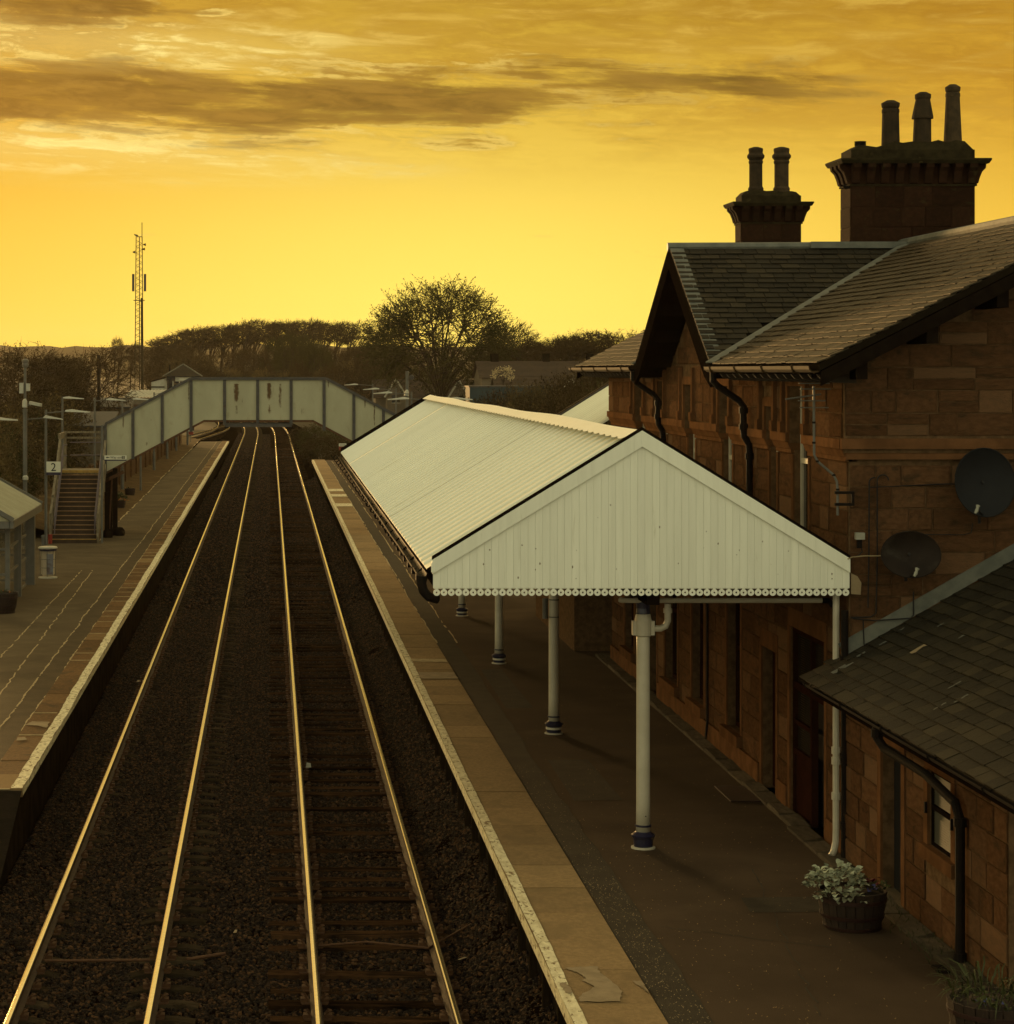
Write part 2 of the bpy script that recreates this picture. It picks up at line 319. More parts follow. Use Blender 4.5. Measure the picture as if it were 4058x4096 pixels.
class MB:
    def __init__(s): s.v = []; s.f = []
    def poly(s, pts):
        i = len(s.v); s.v += [tuple(p) for p in pts]; s.f.append(tuple(range(i, i + len(pts)))); return s
    def box(s, x0, y0, z0, x1, y1, z1):
        return s.hexa([(x0, y0, z0), (x1, y0, z0), (x1, y1, z0), (x0, y1, z0), (x0, y0, z1), (x1, y0, z1), (x1, y1, z1), (x0, y1, z1)])
    def hexa(s, p):
        i = len(s.v); s.v += [tuple(q) for q in p]
        s.f += [(i, i+3, i+2, i+1), (i+4, i+5, i+6, i+7), (i, i+1, i+5, i+4), (i+1, i+2, i+6, i+5), (i+2, i+3, i+7, i+6), (i+3, i, i+4, i+7)]
        return s
    def beam(s, a, b, w, h, up=(0, 0, 1)):
        """a bar from a to b, w wide, h deep (along up)"""
        a, b = Vector(a), Vector(b); d = (b - a).normalized(); u = Vector(up)
        r = d.cross(u)
        if r.length < 1e-4: r = d.cross(Vector((1, 0, 0)))
        r.normalize(); u = r.cross(d).normalized()
        r *= w / 2; u *= h / 2
        return s.hexa([a - r - u, a + r - u, b + r - u, b - r - u, a - r + u, a + r + u, b + r + u, b - r + u])
    def extrude(s, poly, d):
        """a planar polygon (list of 3-D points) pushed along vector d"""
        d = Vector(d); n = len(poly); i = len(s.v)
        s.v += [tuple(p) for p in poly] + [tuple(Vector(p) + d) for p in poly]
        s.f.append(tuple(range(i, i + n))); s.f.append(tuple(range(i + 2 * n - 1, i + n - 1, -1)))
        for k in range(n):
            j = (k + 1) % n; s.f.append((i + k, i + n + k, i + n + j, i + j))
        return s
    def tube(s, pts, r, n=8, cap=True):
        pts = [Vector(p) for p in pts]; m = len(pts)
        rs = r if isinstance(r, (list, tuple)) else [r] * m
        i0 = len(s.v); ref = None
        for k in range(m):
            d = (pts[min(k + 1, m - 1)] - pts[max(k - 1, 0)]).normalized()
            if ref is None:
                ref = d.cross(Vector((0, 0, 1)) if abs(d.z) < 0.9 else Vector((1, 0, 0))).normalized()
            ref = (ref - d * ref.dot(d)).normalized(); q = d.cross(ref)
            for j in range(n):
                a = 2 * math.pi * j / n
                s.v.append(tuple(pts[k] + (ref * math.cos(a) + q * math.sin(a)) * rs[k]))
        for k in range(m - 1):
            for j in range(n):
                a = i0 + k * n + j; b = i0 + k * n + (j + 1) % n
                s.f.append((a, b, b + n, a + n))
        if cap and n > 2:
            s.f.append(tuple(i0 + j for j in range(n - 1, -1, -1))); s.f.append(tuple(i0 + (m - 1) * n + j for j in range(n)))
        return s
    def lathe(s, prof, c, n=20, cap=True):
        """profile of (radius, height) about the vertical through c"""
        i0 = len(s.v); c = Vector(c)
        for (r, h) in prof:
            for j in range(n):
                a = 2 * math.pi * j / n
                s.v.append((c.x + r * math.cos(a), c.y + r * math.sin(a), c.z + h))
        for k in range(len(prof) - 1):
            for j in range(n):
                a = i0 + k * n + j; b = i0 + k * n + (j + 1) % n
                s.f.append((a, b, b + n, a + n))
        if cap:
            s.f.append(tuple(i0 + j for j in range(n - 1, -1, -1))); s.f.append(tuple(i0 + (len(prof) - 1) * n + j for j in range(n)))
        return s
    def mesh(s, name, m, off=Vector((0, 0, 0)), smooth_=False):
        me = bpy.data.meshes.new(name)
        me.from_pydata([(x - off.x, y - off.y, z - off.z) for (x, y, z) in s.v], [], s.f)
        me.materials.append(MATS[m] if isinstance(m, str) else m)
        if smooth_: me.polygons.foreach_set('use_smooth', [True] * len(me.polygons))
        me.update()
        return me
    def build(s, name, m, parent=None, smooth_=False, kind=None, at=None):
        off = WL.get(parent, Vector((0, 0, 0))) if parent is not None else Vector(at or (0, 0, 0))
        o = bpy.data.objects.new(name, s.mesh(name, m, off, smooth_))
        if parent is None: o.location = off
        link(o, parent); WL[o] = off
        if kind: o['kind'] = kind
        return o
def struct(mb, name, m, **k): return mb.build(name, m, None, kind='structure', **k)

# unit pieces: a cube with softened front edges (front = +z of the piece frame)
_unit = {}
def unit_mesh(m, style='plain', var=0):
    key = (m, style, var)
    if key in _unit: return _unit[key]
    r = random.Random(var * 7 + 3); b = MB(); j = 0.0
    if style == 'plain':
        b.box(-.5, -.5, -.5, .5, .5, .5)
    else:                                   # 'stone': back face full size, front face smaller and uneven
        q = lambda: r.uniform(-0.016, 0.016)
        f = [(-.5 + .0, -.5, -.5), (.5, -.5, -.5), (.5, .5, -.5), (-.5, .5, -.5)]
        mid = [(-.5 + q(), -.5 + q(), .25), (.5 + q(), -.5 + q(), .25), (.5 + q(), .5 + q(), .25), (-.5 + q(), .5 + q(), .25)]
        e = 0.05
        top = [(-.5 + e, -.5 + 1.6 * e, .5 + r.uniform(-.3, .2)), (.5 - e, -.5 + 1.6 * e, .5 + r.uniform(-.3, .2)), (.5 - e, .5 - 1.6 * e, .5 + r.uniform(-.3, .2)), (-.5 + e, .5 - 1.6 * e, .5 + r.uniform(-.3, .2))]
        b.v = f + mid + top
        for L in (0, 4):
            for k in range(4): b.f.append((L + k, L + (k + 1) % 4, L + 4 + (k + 1) % 4, L + 4 + k))
        b.f.append((8, 9, 10, 11))
    _unit[key] = b.mesh(style + '_piece', m)
    return _unit[key]
def piece(name, m, parent, c, ax, ay, az, style='plain', var=0):
    """one small piece: centre c, full-size edge vectors ax, ay, az"""
    o = bpy.data.objects.new(name, unit_mesh(m, style, var))
    off = WL.get(parent, Vector((0, 0, 0)))
    M = Matrix(((ax[0], ay[0], az[0], c[0] - off.x), (ax[1], ay[1], az[1], c[1] - off.y), (ax[2], ay[2], az[2], c[2] - off.z), (0, 0, 0, 1)))
    link(o, parent); o.matrix_local = M
    return o
def pieces(name, m, parent, items, limit=300, style='plain'):
    """items: (centre, ax, ay, az). The ones that show largest become parts, the rest one part of kind stuff."""
    def score(it):
        c, ax, ay, az = (Vector(q) for q in it); d = CAM - c; n = ax.cross(ay)
        u = 1081 + c.x * 9329 / c.y; v = 1480 + (7 - c.z) * 9329 / c.y
        inside = 1.0 if (-60 < u < 4120 and -60 < v < 4160) else 0.001
        return inside * abs(n.dot(d)) / d.length ** 3
    items = sorted(items, key=score, reverse=True)
    for i, it in enumerate(items[:limit]): piece(name, m, parent, *it, style=style, var=i % 5)
    if len(items) > limit:
        b = MB(); um = [unit_mesh(m, style, q) for q in range(5)]
        uv = [[v.co.copy() for v in u.vertices] for u in um]; uf = [[tuple(p.vertices) for p in u.polygons] for u in um]
        for i, (c, ax, ay, az) in enumerate(items[limit:]):
            c, ax, ay, az = Vector(c), Vector(ax), Vector(ay), Vector(az); k = i % 5; n0 = len(b.v)
            b.v += [tuple(c + ax * w.x + ay * w.y + az * w.z) for w in uv[k]]
            b.f += [tuple(n0 + q for q in f) for f in uf[k]]
        b.build(name, m, parent, kind='stuff')

def copy_tree(o, loc=None, rz=None, label=None, parent=None):
    c = o.copy(); C.objects.link(c)
    if parent is not None: c.parent = parent
    if loc is not None: c.location = loc
    if rz is not None: c.rotation_euler = (0, 0, rz)
    if label: c['label'] = label
    for ch in list(o.children): copy_tree(ch, parent=c)
    return c

# walls with openings --------------------------------------------------------
def wall_x(b, x, y0, y1, z0, z1, ops, depth, sgn=-1):
    """wall plane at x facing -X; openings (y0, y1, z0, z1) cut out, reveals depth deep"""
    ys = sorted({y0, y1, *[min(max(q, y0), y1) for o in ops for q in o[:2]]})
    zs = sorted({z0, z1, *[min(max(q, z0), z1) for o in ops for q in o[2:4]]})
    for a, c in zip(ys, ys[1:]):
        for e, g in zip(zs, zs[1:]):
            my, mz = (a + c) / 2, (e + g) / 2
            if any(o[0] < my < o[1] and o[2] < mz < o[3] for o in ops): continue
            b.poly([(x, c, e), (x, a, e), (x, a, g), (x, c, g)])
    for o in ops:
        a, c, e, g = o[:4]; e2, g2 = max(e, z0), min(g, z1)
        if e2 >= g2: continue
        X = x + depth
        b.poly([(x, c, e2), (x, c, g2), (X, c, g2), (X, c, e2)]); b.poly([(x, a, e2), (X, a, e2), (X, a, g2), (x, a, g2)])
        if e >= z0: b.poly([(x, a, e), (x, c, e), (X, c, e), (X, a, e)])
        if g <= z1: b.poly([(x, a, g), (X, a, g), (X, c, g), (x, c, g)])
def stones_x(x, y0, y1, z0, z1, ops, rh=0.31, lmin=0.42, lmax=0.95, proud=0.02, margin=0.13, rng=None):
    """courses of stones on a wall facing -X, clear of the openings"""
    out = []; r = rng or RN; n = max(1, round((z1 - z0) / rh)); rh = (z1 - z0) / n
    for k in range(n):
        a, g = z0 + k * rh, z0 + (k + 1) * rh
        cuts = sorted((o[0] - margin, o[1] + margin) for o in ops if o[2] - 0.05 < g and o[3] + 0.1 > a)
        p = y0; spans = []
        for c0, c1 in cuts:
            if c0 > p: spans.append((p, min(c0, y1)))
            p = max(p, c1)
        if p < y1: spans.append((p, y1))
        for s0, s1 in spans:
            q = s0
            while q < s1 - 0.06:
                L = r.uniform(lmin, lmax)
                if s1 - q - L < 0.25: L = s1 - q
                if L > 0.1:
                    pr = proud * r.uniform(0.5, 1.2)
                    out.append(((x - pr / 2, q + L / 2, (a + g) / 2), (0, -(L - 0.018), 0), (0, 0, rh - 0.016), (-pr, 0, 0)))
                q += L
    return out
# ================================================================== GROUND, TRACKS, PLATFORMS
PZ = 0.9                                    # platform surface above rail top (z = 0)
b = MB()
gx = [-2500, -600, -120, -30, 30, 120, 600, 2500]; gy = [-30, 60, 200, 400, 900, 2400, 3440]
for x0, x1 in zip(gx, gx[1:]):
    for y0, y1 in zip(gy, gy[1:]): b.poly([(x0, y0, -.62), (x1, y0, -.62), (x1, y1, -.62), (x0, y1, -.62)])
struct(b, 'ground', 'field')

def cx(y):                                   # the line curves away to the left beyond 250 m
    return -max(0.0, y - 250) ** 2 / 3900.0
# ballast bed, gently uneven
b = MB(); r = random.Random(4)
xs = [-6.0, -4.4, -3.66, -3.5, -3.2, -2.9, -2.1, -1.3, -.4, .5, 1.3, 2.05, 2.3, 2.6, 2.85, 3.05, 3.4, 5.0]
def bed(x):
    """height of the ballast across the line: heaped against both platforms"""
    P = [(-6, -.6), (-4.4, -.06), (-3.55, -.06), (-2.95, -.225), (-.9, -.235), (-.4, -.24), (.05, -.24), (2.15, -.235), (2.6, -.03), (3.05, .20), (3.4, .2), (5, -.6)]
    for (xa, za), (xb, zb) in zip(P, P[1:]):
        if xa <= x <= xb: return za + (zb - za) * (x - xa) / (xb - xa)
    return -.6
ysb = [18 + .5 * k for k in range(120)] + [78 + 4 * k for k in range(20)] + [158 + 12 * k for k in range(30)]
for y in ysb:
    fade = 1.0 if y < 150 else 0.0
    for x in xs:
        z = bed(x); z = z if x < 2.2 or fade else min(z, -.235)
        b.v.append((x + cx(y) + r.uniform(-.05, .05) * (abs(x) < 2.9), y, z + r.uniform(-.025, .02)))
n = len(xs)
for k in range(len(ysb) - 1):
    for j in range(n - 1):
        i = k * n + j; b.f.append((i, i + 1, i + n + 1, i + n))
struct(b, 'ballast_bed', 'ballast_bed', smooth_=True)

def stone_scatter(name, rects, size, seed):
    """loose ballast: real stones spread over the bed by geometry nodes"""
    b = MB()
    for (x0, x1, y0, y1, z) in rects:
        q = [x0] + [x for x in xs if x0 < x < x1] + [x1]
        for xa, xb in zip(q, q[1:]): b.poly([(xa, y0, bed(xa) + z), (xb, y0, bed(xb) + z), (xb, y1, bed(xb) + z), (xa, y1, bed(xa) + z)])
    o = b.build(name, 'ballast_stone', None, kind='stuff')
    g = bpy.data.node_groups.new(name, 'GeometryNodeTree'); N = g.nodes
    g.interface.new_socket('Geometry', in_out='INPUT', socket_type='NodeSocketGeometry')
    g.interface.new_socket('Geometry', in_out='OUTPUT', socket_type='NodeSocketGeometry')
    gi, go = N.new('NodeGroupInput'), N.new('NodeGroupOutput')
    dp = N.new('GeometryNodeDistributePointsOnFaces'); dp.inputs['Density'].default_value = 1.0; dp.inputs['Seed'].default_value = seed
    dp.inputs['Density'].default_value = rects_density[name]
    ico = N.new('GeometryNodeMeshIcoSphere'); ico.inputs['Radius'].default_value = size; ico.inputs['Subdivisions'].default_value = 1
    sp = N.new('GeometryNodeSetPosition'); nz = N.new('ShaderNodeTexNoise'); nz.inputs['Scale'].default_value = 0.9 / size
    sb = N.new('ShaderNodeVectorMath'); sb.operation = 'SUBTRACT'; sb.inputs[1].default_value = (.5, .5, .5)
    sc = N.new('ShaderNodeVectorMath'); sc.operation = 'SCALE'; sc.inputs['Scale'].default_value = size * 1.5
    ip = N.new('GeometryNodeInstanceOnPoints')
    def rv(lo, hi, s):
        q = N.new('FunctionNodeRandomValue'); q.data_type = 'FLOAT_VECTOR'; q.inputs[0].default_value = lo; q.inputs[1].default_value = hi; q.inputs['Seed'].default_value = s
        return q.outputs[0]
    sm = N.new('GeometryNodeSetMaterial'); sm.inputs['Material'].default_value = MATS['ballast_stone']
    K = g.links.new
    K(gi.outputs[0], dp.inputs[0]); K(ico.outputs[0], sp.inputs[0]); K(nz.outputs['Color'], sb.inputs[0]); K(sb.outputs[0], sc.inputs[0]); K(sc.outputs[0], sp.inputs['Offset'])
    K(dp.outputs[0], ip.inputs[0]); K(sp.outputs[0], ip.inputs['Instance'])
    K(rv((0, 0, 0), (6.28, 6.28, 6.28), seed + 1), ip.inputs['Rotation']); K(rv((.45, .6, .35), (1.3, 1.15, .9), seed + 2), ip.inputs['Scale'])
    K(ip.outputs[0], sm.inputs[0]); K(sm.outputs[0], go.inputs[0])
    md = o.modifiers.new('scatter', 'NODES'); md.node_group = g
    return o
rects_density = {'ballast_stones': 560.0, 'ballast_stones_beyond': 120.0}
stone_scatter('ballast_stones', [(-3.62, 3.02, 19.5, 70, .004)], .036, 1)
stone_scatter('ballast_stones_beyond', [(-3.62, 3.02, 67, 150, .002), (-3.5, 2.2, 150, 262, .002)], .050, 5)

# ---------------------------------------------------------------- the two tracks
PROF_LOW = [(-.065, -.165), (.065, -.165), (.065, -.150), (.010, -.125), (.010, -.045), (.036, -.030), (.036, -.004), (-.036, -.004), (-.036, -.030), (-.010, -.045), (-.010, -.125), (-.065, -.150)]
def rail(parent, xc, mname='rail_rust', y0=16, y1=430, path=None, step=8):
    ys = [y0 + (250 - y0) * k / 4 for k in range(5)] + [250 + k * 9 for k in range(1, 21)] if path is None else None
    pts = [(xc + cx(y), y) for y in ys] if path is None else path
    b = MB(); n = len(PROF_LOW)
    def ring(bb, prof):
        i0 = len(bb.v); n = len(prof)
        for k, (px, py) in enumerate(pts):
            a = pts[max(k - 1, 0)]; c = pts[min(k + 1, len(pts) - 1)]; d = Vector((c[0] - a[0], c[1] - a[1], 0)).normalized(); nx = Vector((d.y, -d.x, 0))
            for (u, w) in prof: bb.v.append((px + nx.x * u, py + nx.y * u, w))
        for k in range(len(pts) - 1):
            for j in range(n):
                q = (j + 1) % n; bb.f.append((i0 + k * n + j, i0 + (k + 1) * n + j, i0 + (k + 1) * n + q, i0 + k * n + q))
        bb.f.append(tuple(i0 + j for j in range(n)))
    ring(b, PROF_LOW); o = b.build('rail', mname, parent)
    t = MB(); ring(t, [(-.029, -.0035), (.029, -.0035), (.027, .0015), (.012, .0045), (-.012, .0045), (-.027, .0015)]); t.build('running_surface', 'rail_top', o, smooth_=False)
    return o
def sleeper_mesh(kind):
    b = MB()
    if kind == 'concrete':
        xs = [(-1.25, -.205), (-1.05, -.172), (-.60, -.172), (-.30, -.235), (.30, -.235), (.60, -.172), (1.05, -.172), (1.25, -.205)]
        for (a, za), (c, zc) in zip(xs, xs[1:]):
            b.hexa([(a, -.14, -.40), (c, -.14, -.40), (c, .14, -.40), (a, .14, -.40), (a, -.105, za), (c, -.105, zc), (c, .105, zc), (a, .105, za)])
    else: b.box(-1.28, -.125, -.40, 1.28, .125, -.180)
    return b.mesh(kind + '_sleeper', kind + '_sleeper')
def clip_mesh():
    b = MB()
    for s in (-1, 1):
        b.box(s * .115 - .045, -.055, -.170, s * .115 + .045, .055, -.118)
        b.tube([(s * .085, -.04, -.125), (s * .115, -.05, -.085), (s * .15, 0, -.082), (s * .115, .05, -.085), (s * .085, .04, -.125)], .012, 5)
    b.box(-.15, -.085, -.176, .15, .085, -.158)
    return b.mesh('rail_clip', 'rust')
clip_me = clip_mesh()
def track(label, xs, kind, seed, skew):
    xc = sum(xs) / 2; r = random.Random(seed)
    root = thing('railway_track', (xc, 22, 0), label, 'railway track', 'tracks between the platforms')
    for x in xs: rail(root, x)
    me = sleeper_mesh(kind); far = MB()
    y, k = 19.2, 0
    while y < 330:
        if k < 300:
            o = bpy.data.objects.new('sleeper', me); link(o, root)
            o.location = (r.uniform(-.02, .02) + cx(y), y - 22, r.uniform(-.045, .006) if kind == 'timber' else r.uniform(-.022, .004)); o.rotation_euler = (0, r.uniform(-.01, .01), r.uniform(-.012, .012))
            if k < 74:
                for x in xs:
                    c = bpy.data.objects.new('rail_clip', clip_me); link(c, o); c.location = (x - xc, 0, 0)
        else: far.box(xc + cx(y) - 1.25, y - .12, -.4, xc + cx(y) + 1.25, y + .12, -.18)
        y += .655 + r.uniform(-.015, .015); k += 1
    far.build('sleeper', kind + '_sleeper', root, kind='stuff')
    return root
track('railway track on pale concrete sleepers beside the left platform', (-2.83, -1.325), 'concrete', 2, 0)
track('railway track on brown timber sleepers beside the canopied platform', (.52, 2.03), 'timber', 3, 0)
# rods laid across between the rails
t = MB().tube([(-2.72, 28.15, -.135), (-1.45, 28.15, -.125)], .018, 6).tube([(-.55, 28.6, -.16), (-1.02, 28.35, -.17)], .022, 6)
tag(t.build('bond_cable', 'rust', None, at=(-2, 28.2, -.17)), 'rusty bonding rod lying across the left track between its rails', 'cable')
t = MB().tube([(.6, 28.9, -.14), (1.2, 29.0, -.115), (1.95, 28.75, -.13), (2.55, 29.6, -.04)], .016, 6)
tag(t.build('bond_cable', 'rust', None, at=(1.5, 28.9, -.17)), 'rusty cable crossing the right track towards the canopied platform', 'cable')

# siding on the left beyond the platform end
root = thing('siding_track', (-6.5, 250, 0), 'rusty curved siding joining from the left beyond the footbridge', 'railway track')
rail(root, 0, path=[(-9.6, 214), (-7.75, 229), (-6.40, 249), (-5.35, 268), (-4.95, 283), (-5.2, 305), (-6.2, 340)])
rail(root, 0, path=[(-10.2, 226), (-7.85, 247), (-6.75, 268), (-6.45, 282), (-6.7, 305), (-7.7, 340)])
rail(root, 0, path=[(-11.5, 232), (-8.9, 250), (-6.9, 276), (-5.3, 300), (-4.9, 330)])
for k in range(14):
    y = 222 + 7 * k; MB().box(-8.6 + k * .15, y - .13, -.4, -5.4 + k * .06, y + .13, -.19).build('sleeper', 'timber_sleeper', root)

# ---------------------------------------------------------------- right-hand platform
b = MB()
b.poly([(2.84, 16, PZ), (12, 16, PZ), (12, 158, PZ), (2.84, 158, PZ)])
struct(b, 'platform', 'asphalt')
P1 = WL and None
p1 = thing('platform_edge', (2.83, 20, PZ), 'buff stone slab edging with a pale painted rim along the canopied platform', 'platform edging')
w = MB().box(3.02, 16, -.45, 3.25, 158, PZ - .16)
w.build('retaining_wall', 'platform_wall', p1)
r = random.Random(5)
y = 17.41; k = 0; rim = MB()
while y < 158 and k < 116:
    L = 1.25
    dz = r.uniform(-.004, .004)
    piece('slab', 'slab', p1, (3.268 + .0, y + L / 2, PZ - .062 + dz), (.878, 0, 0), (0, L - .014, 0), (0, 0, .15))
    piece('support_post', 'post_stone', p1, (2.965, y + .06 + r.uniform(-.05, .05), PZ - .53), (.09, 0, 0), (0, .07 + r.uniform(0, .05), 0), (0, 0, .76))
    y += L; k += 1
def ragged(x0, x1, y0, y1, z, step, jit, seed, ex=None, gap=0.0):
    """a strip of paint with ragged long edges, 4 mm proud of what it lies on"""
    r = random.Random(seed); b = MB(); y = y0; prev = None; off = 0
    while y < y1:
        st = step * (1 + (y - y0) * .02)
        off = off * .8 + r.uniform(-jit, jit) * .6
        row = ((x0 + off + r.uniform(-jit, jit) * (0 if ex == 'left' else .5), y, z), (x1 + off + r.uniform(-jit, jit) * (.15 if ex == 'right' else .6), y, z))
        if prev and r.random() > gap: b.poly([prev[0], prev[1], row[1], row[0]])
        prev = row; y += st
    return b
ragged(2.835, 2.962, 16.6, 157.8, PZ + .0215, .18, .006, 8).build('edge_line', 'edge_paint', p1)
MB().poly([(2.8272, 16.6, PZ - .13), (2.8272, 16.6, PZ + .017), (2.8272, 157.8, PZ + .017), (2.8272, 157.8, PZ - .13)]).build('edge_line', 'edge_paint', p1)
# dark repaired strip behind the slabs, and bright cement patches
struct(ragged(3.712, 4.15, 16, 157.5, PZ + .004, .45, .03, 9), 'asphalt_strip', 'patch_asphalt')
ragged(3.705, 3.735, 52, 157, PZ + .013, .5, .02, 19, gap=.12).build('joint_line', 'joint_paint', p1, kind='stuff')
ragged(4.135, 4.165, 52, 157, PZ + .013, .5, .03, 20, gap=.15).build('joint_line', 'joint_paint', p1, kind='stuff')
def patch(pts, m, parent, z, name='cement_patch'):
    rr = random.Random(len(pts) * 7 + int(pts[0][1] * 10)); q = []
    for (xa, ya), (xb, yb) in zip(pts, pts[1:] + pts[:1]):
        for k in range(6): f = k / 6; q.append((xa + (xb - xa) * f + (rr.uniform(-.012, .012) if k else 0), ya + (yb - ya) * f + (rr.uniform(-.02, .02) if k else 0), z))
    MB().poly(q).build(name, m, parent)
patch([(2.993, 23.69), (3.16, 23.75), (3.335, 23.76), (3.325, 23.5), (3.397, 23.18), (3.447, 22.82), (3.375, 22.44), (2.985, 22.43), (2.986, 22.58), (3.20, 22.99), (3.10, 23.21), (3.153, 23.30), (3.108, 23.5)], 'pale_cement', p1, PZ + .024)
patch([(3.60, 23.18), (3.69, 23.2), (3.70, 22.9), (3.695, 22.72), (3.665, 22.9), (3.63, 23.05)], 'pale_cement', p1, PZ + .024)
patch([(2.87, 23.1), (2.93, 23.15), (2.955, 22.9), (2.94, 22.68), (2.88, 22.75)], 'pale_cement', p1, PZ + .028)
patch([(2.97, 45.9), (3.70, 45.9), (3.70, 46.9), (2.97, 46.9)], 'pale_cement', p1, PZ + .0235)
patch([(2.97, 48.6), (3.70, 48.5), (3.70, 49.0), (2.97, 49.1)], 'joint_paint', p1, PZ + .0235)
for yy in (104, 112, 117): patch([(2.97, yy), (3.70, yy), (3.70, yy + 2.2), (2.97, yy + 2.2)], 'edge_paint', p1, PZ + .0235)
for (x0, x1, y0, y1, m_) in ((4.3, 5.0, 33.0, 36.5, 'patch_asphalt'), (5.4, 6.4, 26.2, 27.0, 'patch_asphalt'), (4.25, 4.75, 42.0, 47.5, 'patch_asphalt')):
    struct(MB().poly([(x0, y0, PZ + .003), (x1, y0 + .05, PZ + .003), (x1 - .03, y1, PZ + .003), (x0 + .04, y1 - .06, PZ + .003)]), 'asphalt_patch', m_)
for k, (x0, y0, x1, y1) in enumerate(((4.2, 31.0, 6.6, 32.4), (5.2, 22.0, 5.9, 28.5), (6.2, 36.0, 5.0, 41.0), (4.3, 25.5, 6.0, 24.6))):
    bb = MB(); rr = random.Random(300 + k); pv = None
    for q in range(40):
        f = q / 39; x = x0 + (x1 - x0) * f + rr.uniform(-.03, .03); y = y0 + (y1 - y0) * f + rr.uniform(-.04, .04); w = rr.uniform(.004, .012)
        if pv: bb.poly([(pv[0] - w, pv[1] - w, PZ + .0025), (pv[0] + w, pv[1] + w, PZ + .0025), (x + w, y + w, PZ + .0025), (x - w, y - w, PZ + .0025)])
        pv = (x, y)
    struct(bb, 'asphalt_crack', 'patch_asphalt')
# stone kerb and channel along the foot of the station wall
kb = thing('wall_kerb', (6.95, 30, PZ), 'worn stone kerb along the foot of the station wall', 'kerb')
y = 17.5
while y < 49.5:
    L = r.uniform(.7, 1.1); xx = 6.88 if y < 30 else 6.94
    piece('kerb_stone', 'kerb_stone', kb, (xx + .12, y + L / 2, PZ + .02), (.26, 0, 0), (0, L - .03, 0), (0, 0, .075 + r.uniform(-.01, .01)), 'stone', int(y) % 5); y += L
MB().box(6.5, 32.9, PZ + .004, 6.96, 34.1, PZ + .022).build('door_mat', 'barrel_hoop', None, at=(6.7, 33.5, PZ))
tag(bpy.data.objects['door_mat'], 'dark red-brown mat in front of the narrow doorway', 'door mat')

# ---------------------------------------------------------------- left-hand platform
b = MB()
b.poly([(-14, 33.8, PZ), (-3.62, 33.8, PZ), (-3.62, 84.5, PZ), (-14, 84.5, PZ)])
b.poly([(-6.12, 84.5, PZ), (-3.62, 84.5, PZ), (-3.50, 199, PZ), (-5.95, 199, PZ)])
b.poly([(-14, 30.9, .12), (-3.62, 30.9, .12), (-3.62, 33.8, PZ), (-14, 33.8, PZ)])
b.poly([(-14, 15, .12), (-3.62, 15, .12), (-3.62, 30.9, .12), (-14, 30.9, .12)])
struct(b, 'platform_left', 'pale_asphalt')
p2 = thing('platform_edge', (-3.6, 40, PZ), 'brown slab edging with a broad pale painted rim along the left platform', 'platform edging')
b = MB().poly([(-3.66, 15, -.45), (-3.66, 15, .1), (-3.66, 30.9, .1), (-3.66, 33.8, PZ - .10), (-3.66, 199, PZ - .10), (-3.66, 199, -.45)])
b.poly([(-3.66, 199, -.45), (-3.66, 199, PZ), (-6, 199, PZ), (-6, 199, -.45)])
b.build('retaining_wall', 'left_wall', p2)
y = 33.85; k = 0; jl = MB()
while y < 199 and k < 140:
    L = 1.25; xo = (y - 34) * .0006
    piece('slab', 'left_slab', p2, (-3.90 + xo, y + L / 2, PZ - .045 + r.uniform(-.004, .004)), (.60, 0, 0), (0, L - .016, 0), (0, 0, .12))
    if r.random() < .55: jl.box(-4.19 + xo, y - .022, PZ + .010, -3.78 + xo, y + .022, PZ + .0225)
    y += L; k += 1
jl.build('joint_line', 'joint_paint', p2, kind='stuff')
b = ragged(-3.77, -3.603, 33.9, 198.8, PZ + .0225, .2, .012, 12)
b.v = [(x + (y - 34) * .0006, y, z) for x, y, z in b.v]; b.build('edge_line', 'edge_paint', p2)
MB().poly([(-3.597, 33.9, PZ + .015), (-3.597, 33.9, PZ - .09), (-3.50, 198, PZ - .09), (-3.50, 198, PZ + .015)]).build('edge_line', 'edge_paint', p2)
b = MB().poly([(-4.60, 31, .17), (-3.6, 31, .17), (-3.6, 33.8, PZ), (-4.6, 33.8, PZ)]); b.build('ramp_slab', 'platform_wall', p2)
st = MB().poly([(-4.59, 33.9, PZ + .004), (-4.20, 33.9, PZ + .004), (-4.13, 198, PZ + .004), (-4.52, 198, PZ + .004)]); struct(st, 'repaired_strip', 'left_patch')
for x0, sd in ((-4.215, 13), (-4.615, 14)):
    bb = ragged(x0, x0 + .028, 33.9, 198, PZ + .010, .16, .022, sd, gap=.03); bb.v = [(x + (y - 34) * .0005, y, z) for x, y, z in bb.v]; bb.build('joint_line', 'joint_paint', p2, kind='stuff')
ragged(-6.14, -6.09, 82.6, 198, PZ + .006, .5, .05, 15, gap=.12).build('joint_line', 'joint_paint', p2, kind='stuff')
